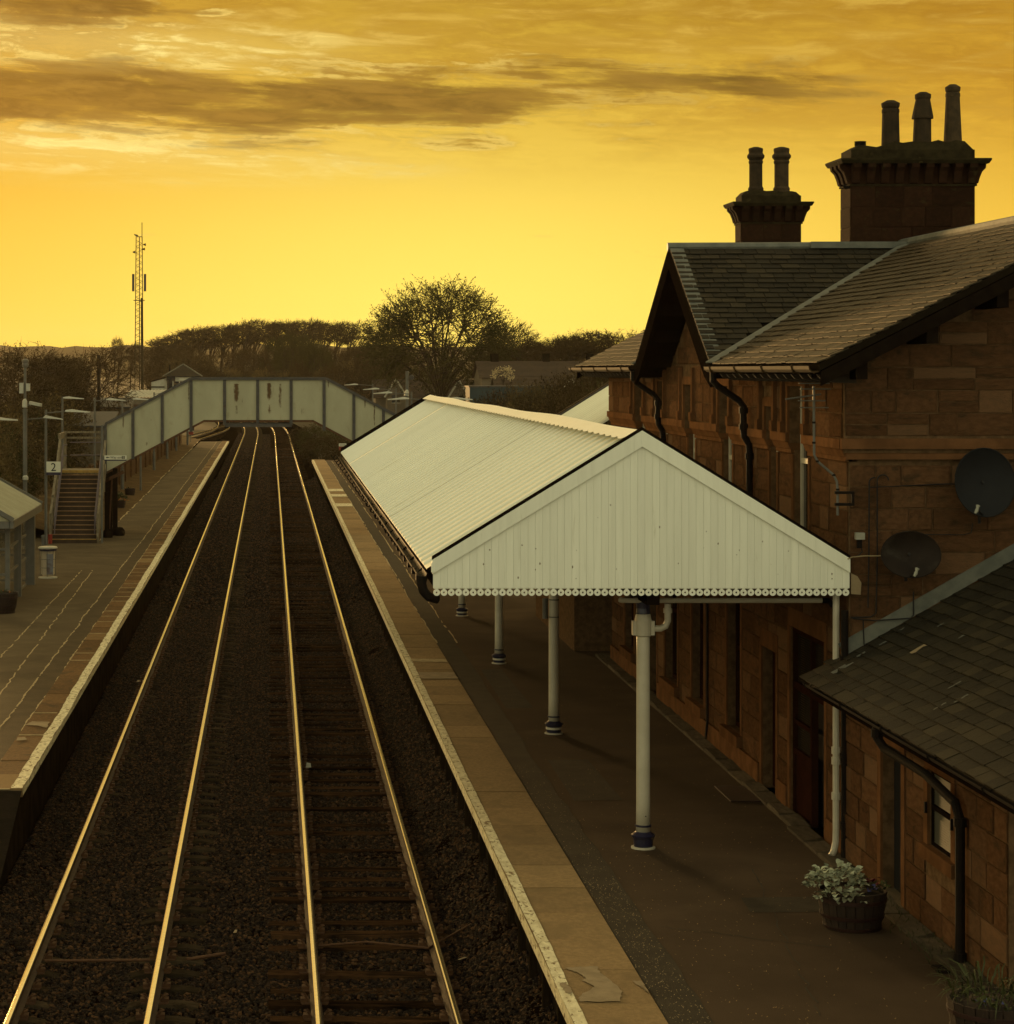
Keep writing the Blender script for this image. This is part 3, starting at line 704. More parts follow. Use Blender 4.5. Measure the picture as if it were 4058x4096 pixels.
# older trench lines running back to the shelter
for (xa, ya, xb, yb, sd) in ((-5.05, 40, -5.42, 71, 16), (-5.75, 47, -5.75, 71, 17)):
    bb = MB(); rr = random.Random(sd); pv = None
    for k in range(90):
        f = k / 89; x = xa + (xb - xa) * f + rr.uniform(-.025, .025); y = ya + (yb - ya) * f
        if pv and rr.random() > .12: bb.poly([(pv[0], pv[1], PZ + .005), (pv[0] + .03, pv[1], PZ + .005), (x + .03, y, PZ + .005), (x, y, PZ + .005)])
        pv = (x, y)
    bb.build('joint_line', 'joint_paint', p2, kind='stuff')
patch([(-3.80, 39.6), (-3.80, 40.25), (-4.12, 40.3), (-4.2, 39.9), (-4.0, 39.85)], 'pale_cement', p2, PZ + .026)
patch([(-4.0, 38.3), (-4.17, 38.2), (-4.18, 38.55), (-4.05, 38.6)], 'pale_cement', p2, PZ + .026)

# bank of bare earth behind the left platform
b = MB(); r = random.Random(21)
bx = [(-6.1, .90), (-6.9, .93), (-7.7, 1.05), (-9.5, 1.5), (-13, 2.0), (-22, 1.2), (-45, -.5)]
for k in range(40):
    y = 84.5 + k * 4.2
    for (x, z) in bx: b.v.append((x + r.uniform(-.12, .12) * (x < -6.5), y, z - (1.3 * max(0, y - 205) / 40) * (x < -6) + r.uniform(-.03, .06) * (x < -6.5) - .003))
n = len(bx)
for k in range(39):
    for j in range(n - 1): i = k * n + j; b.f.append((i, i + n, i + n + 1, i + 1))
struct(b, 'earth_bank', 'earth', smooth_=True)
# rising rough ground on both sides
b = MB()
b.poly([(-14, 15, .85), (-14, 84.5, .85), (-60, 84.5, -.2), (-60, 15, -.2)])
b.poly([(12, 15, PZ - .01), (60, 15, PZ), (60, 158, PZ), (12, 158, PZ - .01)])
b.poly([(3.4, 158.02, -.3), (60, 158.02, PZ), (60, 420, .5), (8, 420, -.3)])
struct(b, 'rough_ground', 'field')
# litter
def litter(label, c, pts, m='pale_cement'):
    b = MB(); b.extrude([(c[0] + x, c[1] + y, c[2] + z) for x, y, z in pts], (0.0, .01, .004)); tag(b.build('litter', m, None, at=c), label, 'litter')
litter('crumpled white scrap on the ballast beside the canopied platform edge', (2.38, 21.2, -.11), [(-.07, 0, 0), (.05, -.02, .0), (.09, .03, .03), (.0, .05, .10), (-.05, .02, .08)], 'box_white')
litter('small white scrap between the rails of the right track', (.69, 42.0, -.16), [(-.05, 0, 0), (.05, 0, 0), (.04, .06, .06), (-.03, .03, .08)], 'box_white')
litter('pale flake of litter on the left track ballast near the platform', (-2.95, 53.5, -.16), [(-.12, 0, 0), (.12, 0, 0), (.1, .08, .03), (-.1, .08, .03)], 'pale_cement')
litter('thin bright stick lying right of the right track', (2.36, 28.2, -.12), [(-.09, -.05, 0), (-.07, -.06, 0), (.09, .06, .02), (.07, .07, .02)])
litter('small pale scrap lying between the two tracks', (-.45, 29.7, -.17), [(-.02, 0, 0), (.02, 0, 0), (.03, .1, .01), (0, .1, .01)])
# ================================================================== STATION BUILDING
WX, WXU, ZS = 7.20, 7.13, 6.02                  # lower wall, upper wall, string course height
GX, GZ = 6.60, 7.08                             # eave line of the main roof
PI_ = 0.508                                     # pitch (rise per metre)
RX = 10.57; RZ = GZ + PI_ * (RX - GX)           # main ridge
Y0B, Y1B = 29.0, 49.0
CY, CZ, CH = 38.5, 9.03, 3.65                   # cross gable: centre, ridge height, half width
CP = (CZ - 7.05) / CH
bld = thing('station_building', (9, 39, PZ), 'two-storey red sandstone station building with slate roofs and tall chimneys', 'station building')
UP = [(31.1, 31.99, 4.75, 6.78), (33.03, 33.5, 4.5, 6.48), (36.2, 36.99, 4.5, 6.75), (39.35, 40.07, 4.5, 6.75), (42.2, 42.8, 4.5, 6.8), (44.5, 45.5, 4.5, 6.8)]
LO = [(30.2, 32.2, PZ, 3.47), (33.1, 34.05, PZ, 2.98), (35.6, 36.65, 1.42, 3.9), (38.6, 39.7, 1.42, 3.9), (41.1, 42.4, 1.42, 3.9), (43.3, 44.26, PZ, 3.6), (46.0, 47.2, 1.42, 3.9)]
# platform-side wall
b = MB()
wall_x(b, WX, Y0B, Y1B, PZ - .3, ZS - .12, UP + LO, .19)
b.poly([(WX + .20, Y0B, PZ), (WX + .20, Y1B, PZ), (WX + .20, Y1B, 7), (WX + .20, Y0B, 7)])
side_lo = b.build('wall', 'mortar', bld)
b = MB()
wall_x(b, WXU, Y0B, Y1B, ZS - .02, 7.12, UP, .26)
b.extrude([(WXU, CY - CH + .75, 7.10), (WXU, CY, CZ - .42), (WXU, CY + CH - .75, 7.10)], (.3, 0, 0))
side_up = b.build('wall', 'mortar', bld)
pieces('stone', 'sandstone', side_lo, stones_x(WX, Y0B + .03, Y1B, PZ + .02, ZS - .16, LO + UP, .315, .45, 1.0, .022), 260, 'stone')
up = stones_x(WXU, Y0B + .03, Y1B, ZS + .13, 7.08, UP, .30, .45, .9, .02, margin=.16)
for k in range(5):                                # gable triangle
    z0 = 7.10 + k * .3; hw = (CZ - .45 - z0 - .3) / CP
    if hw > .2: up += stones_x(WXU, CY - hw, CY + hw, z0, z0 + .3, [], .3, .5, .9, .02)
pieces('stone', 'sandstone', side_up, up, 220, 'stone')
# string course and raised strips that frame the windows
sc = MB(); cuts = sorted(UP); p = Y0B - .02
for o in cuts + [(Y1B, Y1B)]:
    a, e = p, o[0] - .02
    if e - a > .1:
        sc.box(WXU - .055, a, ZS + .0, WXU + .1, e, ZS + .12)
        sc.box(WX - .045, a + .02, ZS - .16, WX + .1, e - .02, ZS - .10)
        sc.hexa([(WX - .06, a, ZS - .10), (WX + .1, a, ZS - .10), (WX + .1, e, ZS - .10), (WX - .06, e, ZS - .10), (WXU - .03, a, ZS - .003), (WX + .1, a, ZS - .003), (WX + .1, e, ZS - .003), (WXU - .03, e, ZS - .003)])
    p = o[1] + .02
sc.build('string_course', 'dressed_stone', bld)
for (a, e, z0, z1) in UP:
    s = MB(); t = .11
    s.box(WXU - .035, a - t, ZS + .122, WXU + .05, a - .004, min(z1 + .12, 7.04)); s.box(WXU - .035, e + .004, ZS + .122, WXU + .05, e + t, min(z1 + .12, 7.04))
    s.box(WXU - .032, a - .002, z1 + .004, WXU + .05, e + .002, min(z1 + .14, 7.04))
    s.box(WXU - .07, a - .30, ZS + .13, WXU + .04, a - .2, 7.04); s.box(WXU - .07, e + .2, ZS + .13, WXU + .04, e + .3, 7.04)
    s.box(WXU - .10, a - .34, ZS + .125, WXU + .04, a - .16, ZS + .27); s.box(WXU - .10, e + .16, ZS + .125, WXU + .04, e + .34, ZS + .27)
    s.box(WX - .03, a - .10, 4.45, WX + .05, a - .004, ZS - .18); s.box(WX - .03, e + .004, 4.45, WX + .05, e + .10, ZS - .18)
    s.build('window_surround', 'dressed_stone', bld)
for (a, e, z0, z1) in LO:
    s = MB(); t = .13
    s.box(WX - .028, a - t, z0, WX + .05, a - .004, z1); s.box(WX - .028, e + .004, z0, WX + .05, e + t, z1); s.box(WX - .025, a - t + .01, z1 + .004, WX + .05, e + t - .01, z1 + .26)
    s.build('opening_surround', 'dressed_stone', bld)
    if z0 > PZ + .1: MB().box(WX - .11, a - .15, z0 - .17, WX + .2, e + .15, z0 - .003).build('window_sill', 'dressed_stone', bld)
pl = MB()
for a, e in ((Y0B + 1.1 - .9, 30.05), (32.35, 32.95), (34.2, 43.15), (44.4, Y1B)): pl.box(WX - .05, a, PZ - .2, WX + .05, e, PZ + .33)
pl.build('plinth', 'dressed_stone', bld)
def sash(y0, y1, z0, z1, x, rows=2, white=True, n='window'):
    f = MB(); t = .075; m = 'cream_paint' if white else 'door_paint'
    f.box(x, y0, z0, x + .07, y0 + t, z1); f.box(x, y1 - t, z0, x + .07, y1, z1)
    f.box(x + .002, y0 + t, z0, x + .068, y1 - t, z0 + t); f.box(x + .002, y0 + t, z1 - t, x + .068, y1 - t, z1)
    zm = (z0 + z1) / 2; f.box(x - .012, y0 + t, zm - .035, x + .06, y1 - t, zm + .035)
    w = f.build(n, m, bld)
    for k in range(2):
        za, zb = (z0 + t, zm - .035) if k == 0 else (zm + .035, z1 - t)
        MB().box(x + .03, y0 + t, za, x + .038, y1 - t, zb).build('pane', 'window_glass', w)
for (a, e, z0, z1) in UP: sash(a, e, z0, z1, WXU + .145)
for i in (2, 3, 4, 6): a, e, z0, z1 = LO[i]; sash(a, e, z0, z1, WX + .12, white=False)
def door(y0, y1, z0, z1, x, n=2, m='door_paint'):
    d = MB().box(x, y0, z0, x + .05, y1, z1).build('door', m, bld)
    for k in range(2):
        a = z0 + .2 + k * (z1 - z0) * .48; MB().box(x - .012, y0 + .12, a, x - .001, y1 - .12, a + (z1 - z0) * .34).build('panel', m, d)
    return d
door(33.1, 34.05, PZ + .04, 2.98, WX + .14); door(43.3, 44.26, PZ + .04, 3.6, WX + .14)
# glazed screen with its open doorway
y0, y1, z0, z1 = LO[0]; x = WX + .02; fm = MB(); ym = 31.12
for a in (y0, ym - .04, y1 - .08): fm.box(x, a, PZ, x + .09, a + .08, z1)
fm.box(x + .003, y0 + .08, z1 - .08, x + .087, ym - .04, z1); fm.box(x + .003, ym + .04, z1 - .08, x + .087, y1 - .08, z1)
fm.box(x + .003, y0 + .08, 2.62, x + .087, ym - .04, 2.72); fm.box(x + .003, ym + .04, 2.62, x + .087, y1 - .08, 2.72); fm.box(x + .003, ym + .04, 1.72, x + .087, y1 - .08, 1.80); fm.box(x + .004, ym + .04, 2.14, x + .08, y1 - .08, 2.20)
fr = fm.build('door_frame', 'door_paint', bld)
MB().box(x + .03, ym + .04, PZ + .02, x + .06, y1 - .08, 1.72).build('door_panel', 'door_paint', fr)
mat('blind', (0.030, 0.022, 0.014), (0.022, 0.017, 0.011), 0.6, 3, spec=0.0)
def blind(ya, yb, za, zb, xx, parent):
    s = MB(); z = za
    while z < zb - .02: s.hexa([(xx, ya, z), (xx + .012, ya, z + .010), (xx + .012, yb, z + .010), (xx, yb, z), (xx, ya, z + .003), (xx + .012, ya, z + .020), (xx + .012, yb, z + .020), (xx, yb, z + .003)]); z += .032
    s.build('blind', 'blind', parent)
for ya, yb in ((ym + .04, y1 - .08),):
    for za, zb in ((1.80, 2.14), (2.20, 2.62), (2.72, z1 - .08)): blind(ya, yb, za, zb, x + .05, fr)
blind(y0 + .08, ym - .04, 2.72, z1 - .08, x + .05, fr)
MB().poly([(WX + .18, y0, PZ), (WX + .18, y1, PZ), (WX + .18, y1, z1), (WX + .18, y0, z1)]).build('doorway', 'black_void', bld)  # black sheet painted as the unlit interior behind the doorway

# near gable end ------------------------------------------------------------
def zroof(x): return GZ + PI_ * (min(x, 2 * RX - x) - GX)
XR = 2 * RX - WX
b = MB()
b.poly([(WX, Y0B, PZ - .3), (XR, Y0B, PZ - .3), (XR, Y0B, ZS), (WX, Y0B, ZS)])
b.poly([(WXU, Y0B - .05, ZS - .05), (XR, Y0B - .05, ZS - .05), (XR, Y0B - .05, zroof(XR) - .2), (RX, Y0B - .05, RZ - .2), (WXU, Y0B - .05, zroof(WXU) - .2)])
b.poly([(WXU, Y0B - .05, ZS - .05), (WXU, Y0B - .05, 7.2), (WXU, Y0B + .02, 7.2), (WXU, Y0B + .02, ZS - .05)])
b.poly([(WX, Y1B, PZ - .3), (WX, Y1B, zroof(WX) - .2), (RX, Y1B, RZ - .2), (XR, Y1B, zroof(XR) - .2), (XR, Y1B, PZ - .3)])
b.poly([(XR, Y0B, PZ), (XR, Y1B, PZ), (XR, Y1B, 7), (XR, Y0B, 7)])
gab = b.build('gable_wall', 'mortar', bld)
def stones_y(y, x0f, x1, z0, z1, top, rh, rng, bot=None):
    out = []; n = round((z1 - z0) / rh)
    for k in range(n):
        a, g = z0 + k * rh, z0 + (k + 1) * rh; q = x0f; first = True
        while q < x1:
            L = (.32 if k % 2 else .52) if first else rng.uniform(.3, .85); first = False
            m = q + L / 2
            if g < top(q + .05) and (bot is None or g > bot(m)):
                pr = .022 * rng.uniform(.4, 1.2)
                if L > .5 and rng.random() < .22:       # a pair of thin stones
                    for hh in (0, .5): out.append(((m, y - pr / 2, a + rh * (.25 + hh)), (L - .016, 0, 0), (0, 0, rh / 2 - .014), (0, -pr, 0)))
                else: out.append(((m, y - pr / 2, (a + g) / 2), (L - .016, 0, 0), (0, 0, rh - .015), (0, -pr, 0)))
            q += L
    return out
gs = stones_y(Y0B - .05, WXU + .01, 10.0, ZS + .16, 9.0, lambda x: zroof(x) - .22, .285, random.Random(31))
gs += stones_y(Y0B, WX + .01, 9.6, PZ + 2.2, ZS - .14, lambda x: 99, .272, random.Random(32), bot=lambda x: 3.2 + .55 * (x - 6.58))
pieces('stone', 'sandstone', gab, gs, 230, 'stone')
MB().box(WXU - .05, Y0B - .11, ZS + .0, XR, Y0B - .052, ZS + .13).build('string_course', 'dressed_stone', bld)
MB().box(WX - .05, Y0B - .075, ZS - .13, XR, Y0B - .001, ZS - .055).build('string_course', 'dressed_stone', bld)

# roofs ----------------------------------------------------------------------
YN, YF = 28.0, 50.3
def mz(x): return GZ + PI_ * (x - GX)
valN, valF = CY - CH, CY + CH
b = MB(); th = .09
b.extrude([(GX, YN, mz(GX)), (GX, valN, mz(GX)), (RX, CY, RZ), (RX, YN, RZ)], (0, 0, -th))
b.extrude([(GX, valF, mz(GX)), (GX, YF, mz(GX)), (RX, YF, RZ), (RX, CY, RZ)], (0, 0, -th))
b.extrude([(RX, YN, RZ), (RX, YF, RZ), (2 * RX - GX, YF, mz(GX)), (2 * RX - GX, YN, mz(GX))], (0, 0, -th))
XB = GX - .02
b.extrude([(XB, valN, 7.05), (XB, CY, CZ), (RX + .2, CY, CZ)], (0, 0, -th))
b.extrude([(XB, CY, CZ), (XB, valF, 7.05), (RX + .2, CY, CZ)], (0, 0, -th))
roof = b.build('roof', 'roof_deck', bld)
def slates(o, av, sv, na, ns, wid, exp, keep, rng, tilt=.024, thick=.015):
    """rows of slates from origin o: av along the row, sv up the slope (unit vectors)"""
    av, sv = Vector(av).normalized(), Vector(sv).normalized(); nv = av.cross(sv)
    if nv.z < 0: nv = -nv
    out = []
    for k in range(ns):
        q = 0.0
        while q < na:
            w = wid * rng.uniform(.82, 1.18) * (.55 if q == 0.0 and k % 2 else 1.0); m = q + w / 2; L = exp * 1.35
            c = Vector(o) + av * m + sv * (k * exp + L / 2 - .02 + rng.uniform(-.006, .006)) + nv * (.012 + rng.uniform(0, .006))
            q += w
            if not keep(Vector(o) + av * m + sv * (k * exp + exp / 2)): continue
            s2 = (sv * L - nv * tilt * rng.uniform(.7, 1.4) + av * rng.uniform(-.01, .01))
            ax = av * (w - .011); n2 = ax.cross(s2).normalized()
            if n2.z < 0: ax = -ax; n2 = -n2
            out.append((tuple(c), tuple(ax), tuple(s2), tuple(n2 * thick)))
    return out
slm = math.hypot(1, PI_); rg = random.Random(41)
main = slates((GX, YN, mz(GX)), (0, 1, 0), (1, 0, PI_), YF - YN, int((RX - GX) * slm / .18), .30, .18,
    lambda p: (p.y < valN + (p.x - GX) / (RX - GX) * CH - .12) or (p.y > valF - (p.x - GX) / (RX - GX) * CH + .12), rg)
main = [m for m in main if m[0][1] < YF - .1]
near = [m for m in main if m[0][1] < CY]; farm = [m for m in main if m[0][1] >= CY]
cslm = math.hypot(1, CP)
cross = slates((XB, valN, 7.05), (1, 0, 0), (0, 1, CP), RX - XB, int(CH * cslm / .175), .27, .175,
    lambda p: p.x < XB + (p.y - valN) / CH * (RX - XB) - .1, rg)
pieces('slate', 'dark_slate', roof, cross, 170)
pieces('slate', 'slate', roof, near + farm, 300)
# lead work
vl = MB()
for s, v in ((-1, valN), (1, valF)):
    a, c = Vector((GX - .02, v, mz(GX) + .035)), Vector((RX, CY + s * .02, RZ + .03))
    vl.beam(a, c, .17, .02, up=(0, 0, 1))
vl.build('valley_lead', 'lead', bld)
MB().tube([(RX, YN, RZ + .01), (RX, YF, RZ + .01)], .085, 8).build('ridge_cap', 'lead', bld)
MB().tube([(XB - .02, CY, CZ + .0), (RX, CY, CZ + .015)], .075, 8).build('ridge_cap', 'lead', bld)
edge = MB(); edge.beam((XB + .12, valN + .2, 7.17), (XB + .12, CY - .1, CZ - .035), .22, .02, up=(0, -CP, 1)); edge.build('verge_lead', 'lead', bld)
MB().box(8.9, CY - .14, CZ - .02, RX + .6, CY + .10, CZ + .085).build('ridge_cap', 'lead', bld)
# verges, soffits, rafter ends
vg = MB()
for (ya, yb) in ((YN, YN + .05), (YF - .05, YF)):
    vg.extrude([(GX + .02, ya, mz(GX) - .095), (RX, ya, RZ - .095), (RX, ya, RZ - .27), (GX + .02, ya, mz(GX) - .27)], (0, .05, 0))
vg.extrude([(GX + .1, YN + .05, mz(GX) - .12), (RX, YN + .05, RZ - .16), (RX, Y0B - .06, RZ - .16), (GX + .1, Y0B - .06, mz(GX) - .12)], (0, 0, -.05))
for k in range(5):
    x = GX + .45 + k * .85; vg.box(x, YN + .05, mz(x) - .42, x + .14, Y0B - .06, mz(x) - .18)
vg.build('barge_board', 'dark_timber', bld)
cg = MB()
for s in (-1, 1):
    cg.extrude([(XB, CY, CZ - .093), (XB, CY + s * CH, 7.05 - .093), (XB, CY + s * CH, 6.74), (XB, CY + s * (CH - .5), 6.90), (XB, CY, CZ - .36)], (.06, 0, 0))
    cg.extrude([(XB + .06, CY, CZ - .12), (XB + .06, CY + s * CH, 7.05 - .12), (WXU + .02, CY + s * CH, 7.05 - .12), (WXU + .02, CY, CZ - .12)], (0, 0, -.06))
    for k in range(4):
        f = .15 + k * .22; yy = CY + s * CH * f; zz = CZ - (CZ - 7.05) * f; cg.box(XB + .06, yy - .06, zz - .38, WXU + .02, yy + .06, zz - .16)
cg.build('barge_board', 'dark_timber', bld)
sf = MB()
for ya, yb in ((YN + .1, valN - .1), (valF + .1, YF - .1)): sf.extrude([(GX + .03, ya, mz(GX) - .10), (WXU + .02, ya, mz(WXU) - .11), (WXU + .02, yb, mz(WXU) - .11), (GX + .03, yb, mz(GX) - .10)], (0, 0, -.03))
sf.build('soffit', 'dark_timber', bld)
y = YN + .35
while y < YF - .2:
    if not (valN - .15 < y < valF + .15):
        e = MB(); e.extrude([(GX + .06, y, 7.0), (GX + .05, y, 6.95), (GX + .10, y, 6.89), (GX + .26, y, 6.85), (WXU, y, 6.84), (WXU, y, 7.17)], (0, .055, 0)); e.build('rafter_end', 'rafter', bld)
    y += .47
# gutters and downpipes
def gutter(pts, r, m, parent):
    b = MB(); n = 7
    for k, p in enumerate(pts):
        for j in range(n): a = math.pi + math.pi * j / (n - 1); b.v.append((p[0] + r * math.cos(a), p[1], p[2] + r * math.sin(a)))
        for j in range(n): a = 2 * math.pi - math.pi * j / (n - 1); b.v.append((p[0] + r * .86 * math.cos(a), p[1], p[2] + r * .86 * math.sin(a)))
    m_ = 2 * n
    for k in range(len(pts) - 1):
        for j in range(m_): b.f.append((k * m_ + j, k * m_ + (j + 1) % m_, (k + 1) * m_ + (j + 1) % m_, (k + 1) * m_ + j))
    for k in (0, len(pts) - 1): b.f.append(tuple(k * m_ + j for j in range(m_)))
    y, y1 = pts[0][1] + .9, pts[-1][1]
    while y < y1: b.tube([(pts[0][0] - r * 1.08, y, pts[0][2] + .01), (pts[0][0] - r * .8, y, pts[0][2] - r * .8), (pts[0][0], y, pts[0][2] - r * 1.1), (pts[0][0] + r, y, pts[0][2] - .01)], .014, 5); y += 1.8
    return b.build('gutter', m, parent)
gutter([(GX - .04, YN + .05, 7.05), (GX - .04, valN - .02, 7.05)], .085, 'bronze_gutter', bld)
gutter([(GX - .04, valF + .02, 7.05), (GX - .04, YF + .3, 7.05)], .085, 'bronze_gutter', bld)
def downpipe(pts, r, m, parent, collars=(), name='downpipe'):
    b = MB().tube(pts, r, 10)
    for c in collars: b.tube([(c[0], c[1], c[2] - .045), (c[0], c[1], c[2] + .045)], r * 1.35, 10)
    return b.build(name, m, parent)
for yy in (34.62, 42.25):
    downpipe([(GX - .02, yy, 7.0), (GX - .02, yy, 6.84), (GX + .05, yy, 6.76), (WXU - .17, yy, 6.55), (WXU - .10, yy, 6.46), (WXU - .10, yy, 6.12), (WXU - .09, yy, 6.02), (WX - .09, yy, 5.9), (WX - .08, yy, 5.78), (WX - .08, yy, 4.2)], .05, 'cast_iron', bld,
             [(WXU - .10, yy, 6.40), (WXU - .10, yy, 6.16), (WX - .08, yy, 5.72)])
downpipe([(WX - .06, 38.06, 4.4), (WX - .06, 38.06, 1.3), (WX - .1, 38.0, .98)], .022, 'cast_iron', bld)
downpipe([(WX - .13, 29.12, 4.5), (WX - .13, 29.12, 1.22), (WX - .14, 29.1, 1.10), (WX - .17, 29.07, 1.0), (WX - .21, 29.03, .95)], .042, 'cream_paint', bld, [(WX - .13, 29.12, z) for z in (2.93, 2.25, 2.12, 1.68)])
downpipe([(WX - .075, 28.91, 4.02), (WX - .075, 28.91, PZ)], .046, 'cast_iron', bld, [(WX - .075, 28.91, z) for z in (3.4, 2.2, 1.35)])

# chimneys --------------------------------------------------------------------
def chimney(x0, x1, y0, y1, zb, zc, ztop, pots, nbr, seed):
    """stack from zb to the corbels at zc-.4, cornice at zc, flaunched cap at ztop"""
    r = random.Random(seed)
    st = MB().box(x0, y0, zb, x1, y1, zc).build('chimney', 'chimney_stone', bld)
    it = []
    nz_ = max(2, round((zc - .42 - zb) / .36)); h = (zc - .42 - zb) / nz_
    for k in range(nz_):
        q = x0
        while q < x1 - .05:
            L = min(r.uniform(.35, .62), x1 - q)
            if x1 - q - L < .2: L = x1 - q
            pr = r.uniform(.008, .018)
            it.append(((q + L / 2, y0 - pr / 2, zb + (k + .5) * h), (L - .012, 0, 0), (0, 0, h - .012), (0, -pr, 0))); q += L
        it.append(((x0 - .008, (y0 + y1) / 2, zb + (k + .5) * h), (0, -(y1 - y0 - .01), 0), (0, 0, h - .012), (-.016, 0, 0)))
    pieces('stone', 'chimney_stone', st, it, 90, 'stone')
    c = MB(); P = .20
    for (p0, z0_, p1, z1_) in ((.03, zc - .42, .03, zc - .39), (P * .93, zc - .055, P * 1.1, zc + .0), (P * 1.1, zc, P * 1.1, zc + .03)):
        c.hexa([(x0 - p0, y0 - p0, z0_), (x1 + p0, y0 - p0, z0_), (x1 + p0, y1 + p0, z0_), (x0 - p0, y1 + p0, z0_), (x0 - p1, y0 - p1, z1_), (x1 + p1, y0 - p1, z1_), (x1 + p1, y1 + p1, z1_), (x0 - p1, y1 + p1, z1_)])
    c.build('cornice', 'lichen_stone', st)
    c = MB(); prof = [(0, zc - .40), (.06, zc - .37), (.085, zc - .28), (.125, zc - .18), (.185, zc - .12), (.195, zc - .057), (0, zc - .057)]
    w = .13
    for k in range(nbr):
        x = x0 + .0 + (x1 - x0 - w) * k / (nbr - 1)
        c.extrude([(x, y0 - p, z) for p, z in prof], (w, 0, 0)); c.extrude([(x, y1 + p, z) for p, z in prof], (w, 0, 0))
    for k in range(3):
        y = y0 + (y1 - y0 - w) * k / 2
        c.extrude([(x0 - p, y, z) for p, z in prof], (0, w, 0)); c.extrude([(x1 + p, y, z) for p, z in prof], (0, w, 0))
    c.build('corbel', 'chimney_stone', st)
    FH = .14 if nbr > 7 else .09
    cap = MB(); cap.box(x0 + .0, y0 + .0, zc + .03, x1 - .0, y1 - .0, ztop - FH)
    n = 14; ring = []
    for k in range(n + 1):
        f = k / n; x = x0 + (x1 - x0) * f; e = min(f, 1 - f) * (x1 - x0); lump = r.uniform(-.02, .03)
        zz = ztop - FH + min(FH, e * 1.3) + (lump if 0 < k < n else 0) - (.08 if (nbr > 7 and f < .30) else 0)
        ring.append((x, max(zz, ztop - FH + .002)))
    for (xa, za), (xb, zb2) in zip(ring, ring[1:]):
        ya, yb = y0 + .07, y1 - .07; lo = ztop - FH - .002
        cap.hexa([(xa, y0, lo), (xb, y0, lo), (xb, y1, lo), (xa, y1, lo), (xa, ya, za), (xb, ya, zb2), (xb, yb, zb2), (xa, yb, za)])
    cap.build('chimney_cap', 'lichen_stone', st)
    for (px, zt, rb, rt, style, lean, zb3) in pots:
        p = MB(); H = zt - zb3; yc = (y0 + y1) / 2
        if style == 'ringed': prof = [(rb * 1.30, 0), (rb * 1.30, .05), (rb * 1.12, .08), (rb * 1.18, .12), (rb, .17), (rt, H - .36), (rt * 1.1, H - .33), (rt * 1.1, H - .30), (rt, H - .28), (rt * 1.32, H - .22), (rt * 1.32, H - .18), (rt * 1.05, H - .13), (rt * 1.12, H - .06), (rt * 1.05, H - .03), (rt * .4, H)]
        elif style == 'hooded': prof = [(rb, 0), (rb * .93, H * .5), (rb * 1.16, H * .5 + .005), (rb * 1.14, H * .55), (rt, H - .13), (rt * 1.02, H - .12), (rt * 1.1, H - .10), (rt * 1.1, H - .04), (rt * .5, H)]
        else: prof = [(rb, 0), (rt * 1.04, H - .22), (rt * 1.10, H - .20), (rt * 1.08, H - .15), (rt * .96, H - .14), (rt * 1.10, H - .11), (rt * 1.16, H - .05), (rt * .5, H)]
        p.lathe(prof, (0, 0, 0), 16)
        if lean: p.v = [(x + lean * z, y, z) for x, y, z in p.v]
        p.v = [(x + px, y + yc, z + zb3) for x, y, z in p.v]
        p.build('chimney_pot', 'chimney_pot', st, smooth_=False)
    return st
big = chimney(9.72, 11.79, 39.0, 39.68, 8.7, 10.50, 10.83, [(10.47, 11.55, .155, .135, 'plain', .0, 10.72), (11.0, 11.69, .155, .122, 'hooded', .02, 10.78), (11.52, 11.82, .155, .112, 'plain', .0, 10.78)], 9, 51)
vt = MB(); vt.tube([(9.95, 39.3, 10.66), (9.95, 39.3, 10.78)], .045, 8)
for k in range(4): vt.lathe([(.10, 0), (.10, .012)], (9.95, 39.3, 10.775 + k * .022), 10)
vt.build('flue_vent', 'cast_iron', big)
MB().tube([(9.72, 39.05, 10.07), (9.62, 38.98, 10.05), (9.60, 38.97, 10.09)], .03, 6).build('iron_bracket', 'cast_iron', big)
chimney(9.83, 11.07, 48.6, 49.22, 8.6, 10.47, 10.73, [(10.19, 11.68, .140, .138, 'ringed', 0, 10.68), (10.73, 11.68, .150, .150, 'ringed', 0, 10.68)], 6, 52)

# ================================================================== LOW ANNEX
anx = thing('annex', (7.5, 25, PZ), 'low sandstone lean-to annex with a slate roof beside the platform', 'annex')
EX, EZ, AP = 6.69, 3.16, .57
def az_(x): return EZ + AP * (x - EX)
AO = [(26.33, 27.2, PZ, 2.68), (24.40, 25.26, 1.86, 2.68)]
AW = 7.15; AY0 = 22.55
b = MB(); wall_x(b, AW, AY0, Y0B - .002, PZ - .3, az_(AW) - .1, AO, .16)
b.poly([(AW, AY0, PZ - .3), (12, AY0, PZ - .3), (12, AY0, az_(12) - .15), (AW, AY0, az_(AW) - .1)])
awl = b.build('wall', 'mortar', anx)
pieces('stone', 'sandstone', awl, stones_x(AW, AY0 + .02, Y0B - .05, PZ + .02, 3.30, AO, .30, .4, .85, .022, margin=.16), 200, 'stone')
for (a, e, z0, z1) in AO:
    s = MB(); s.box(AW - .03, a - .15, z0, AW + .05, a - .004, z1); s.box(AW - .03, e + .004, z0, AW + .05, e + .15, z1); s.box(AW - .026, a - .13, z1 + .004, AW + .05, e + .13, z1 + .2); s.build('opening_surround', 'dressed_stone', anx)
MB().box(AW - .08, 24.2, 1.71, AW + .15, 25.42, 1.857).build('window_sill', 'dressed_stone', anx)
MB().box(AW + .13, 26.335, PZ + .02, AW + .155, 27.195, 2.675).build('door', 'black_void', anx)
MB().box(AW - .05, 26.2, PZ, AW + .22, 27.3, PZ + .06).build('doorstep', 'pale_asphalt', anx)
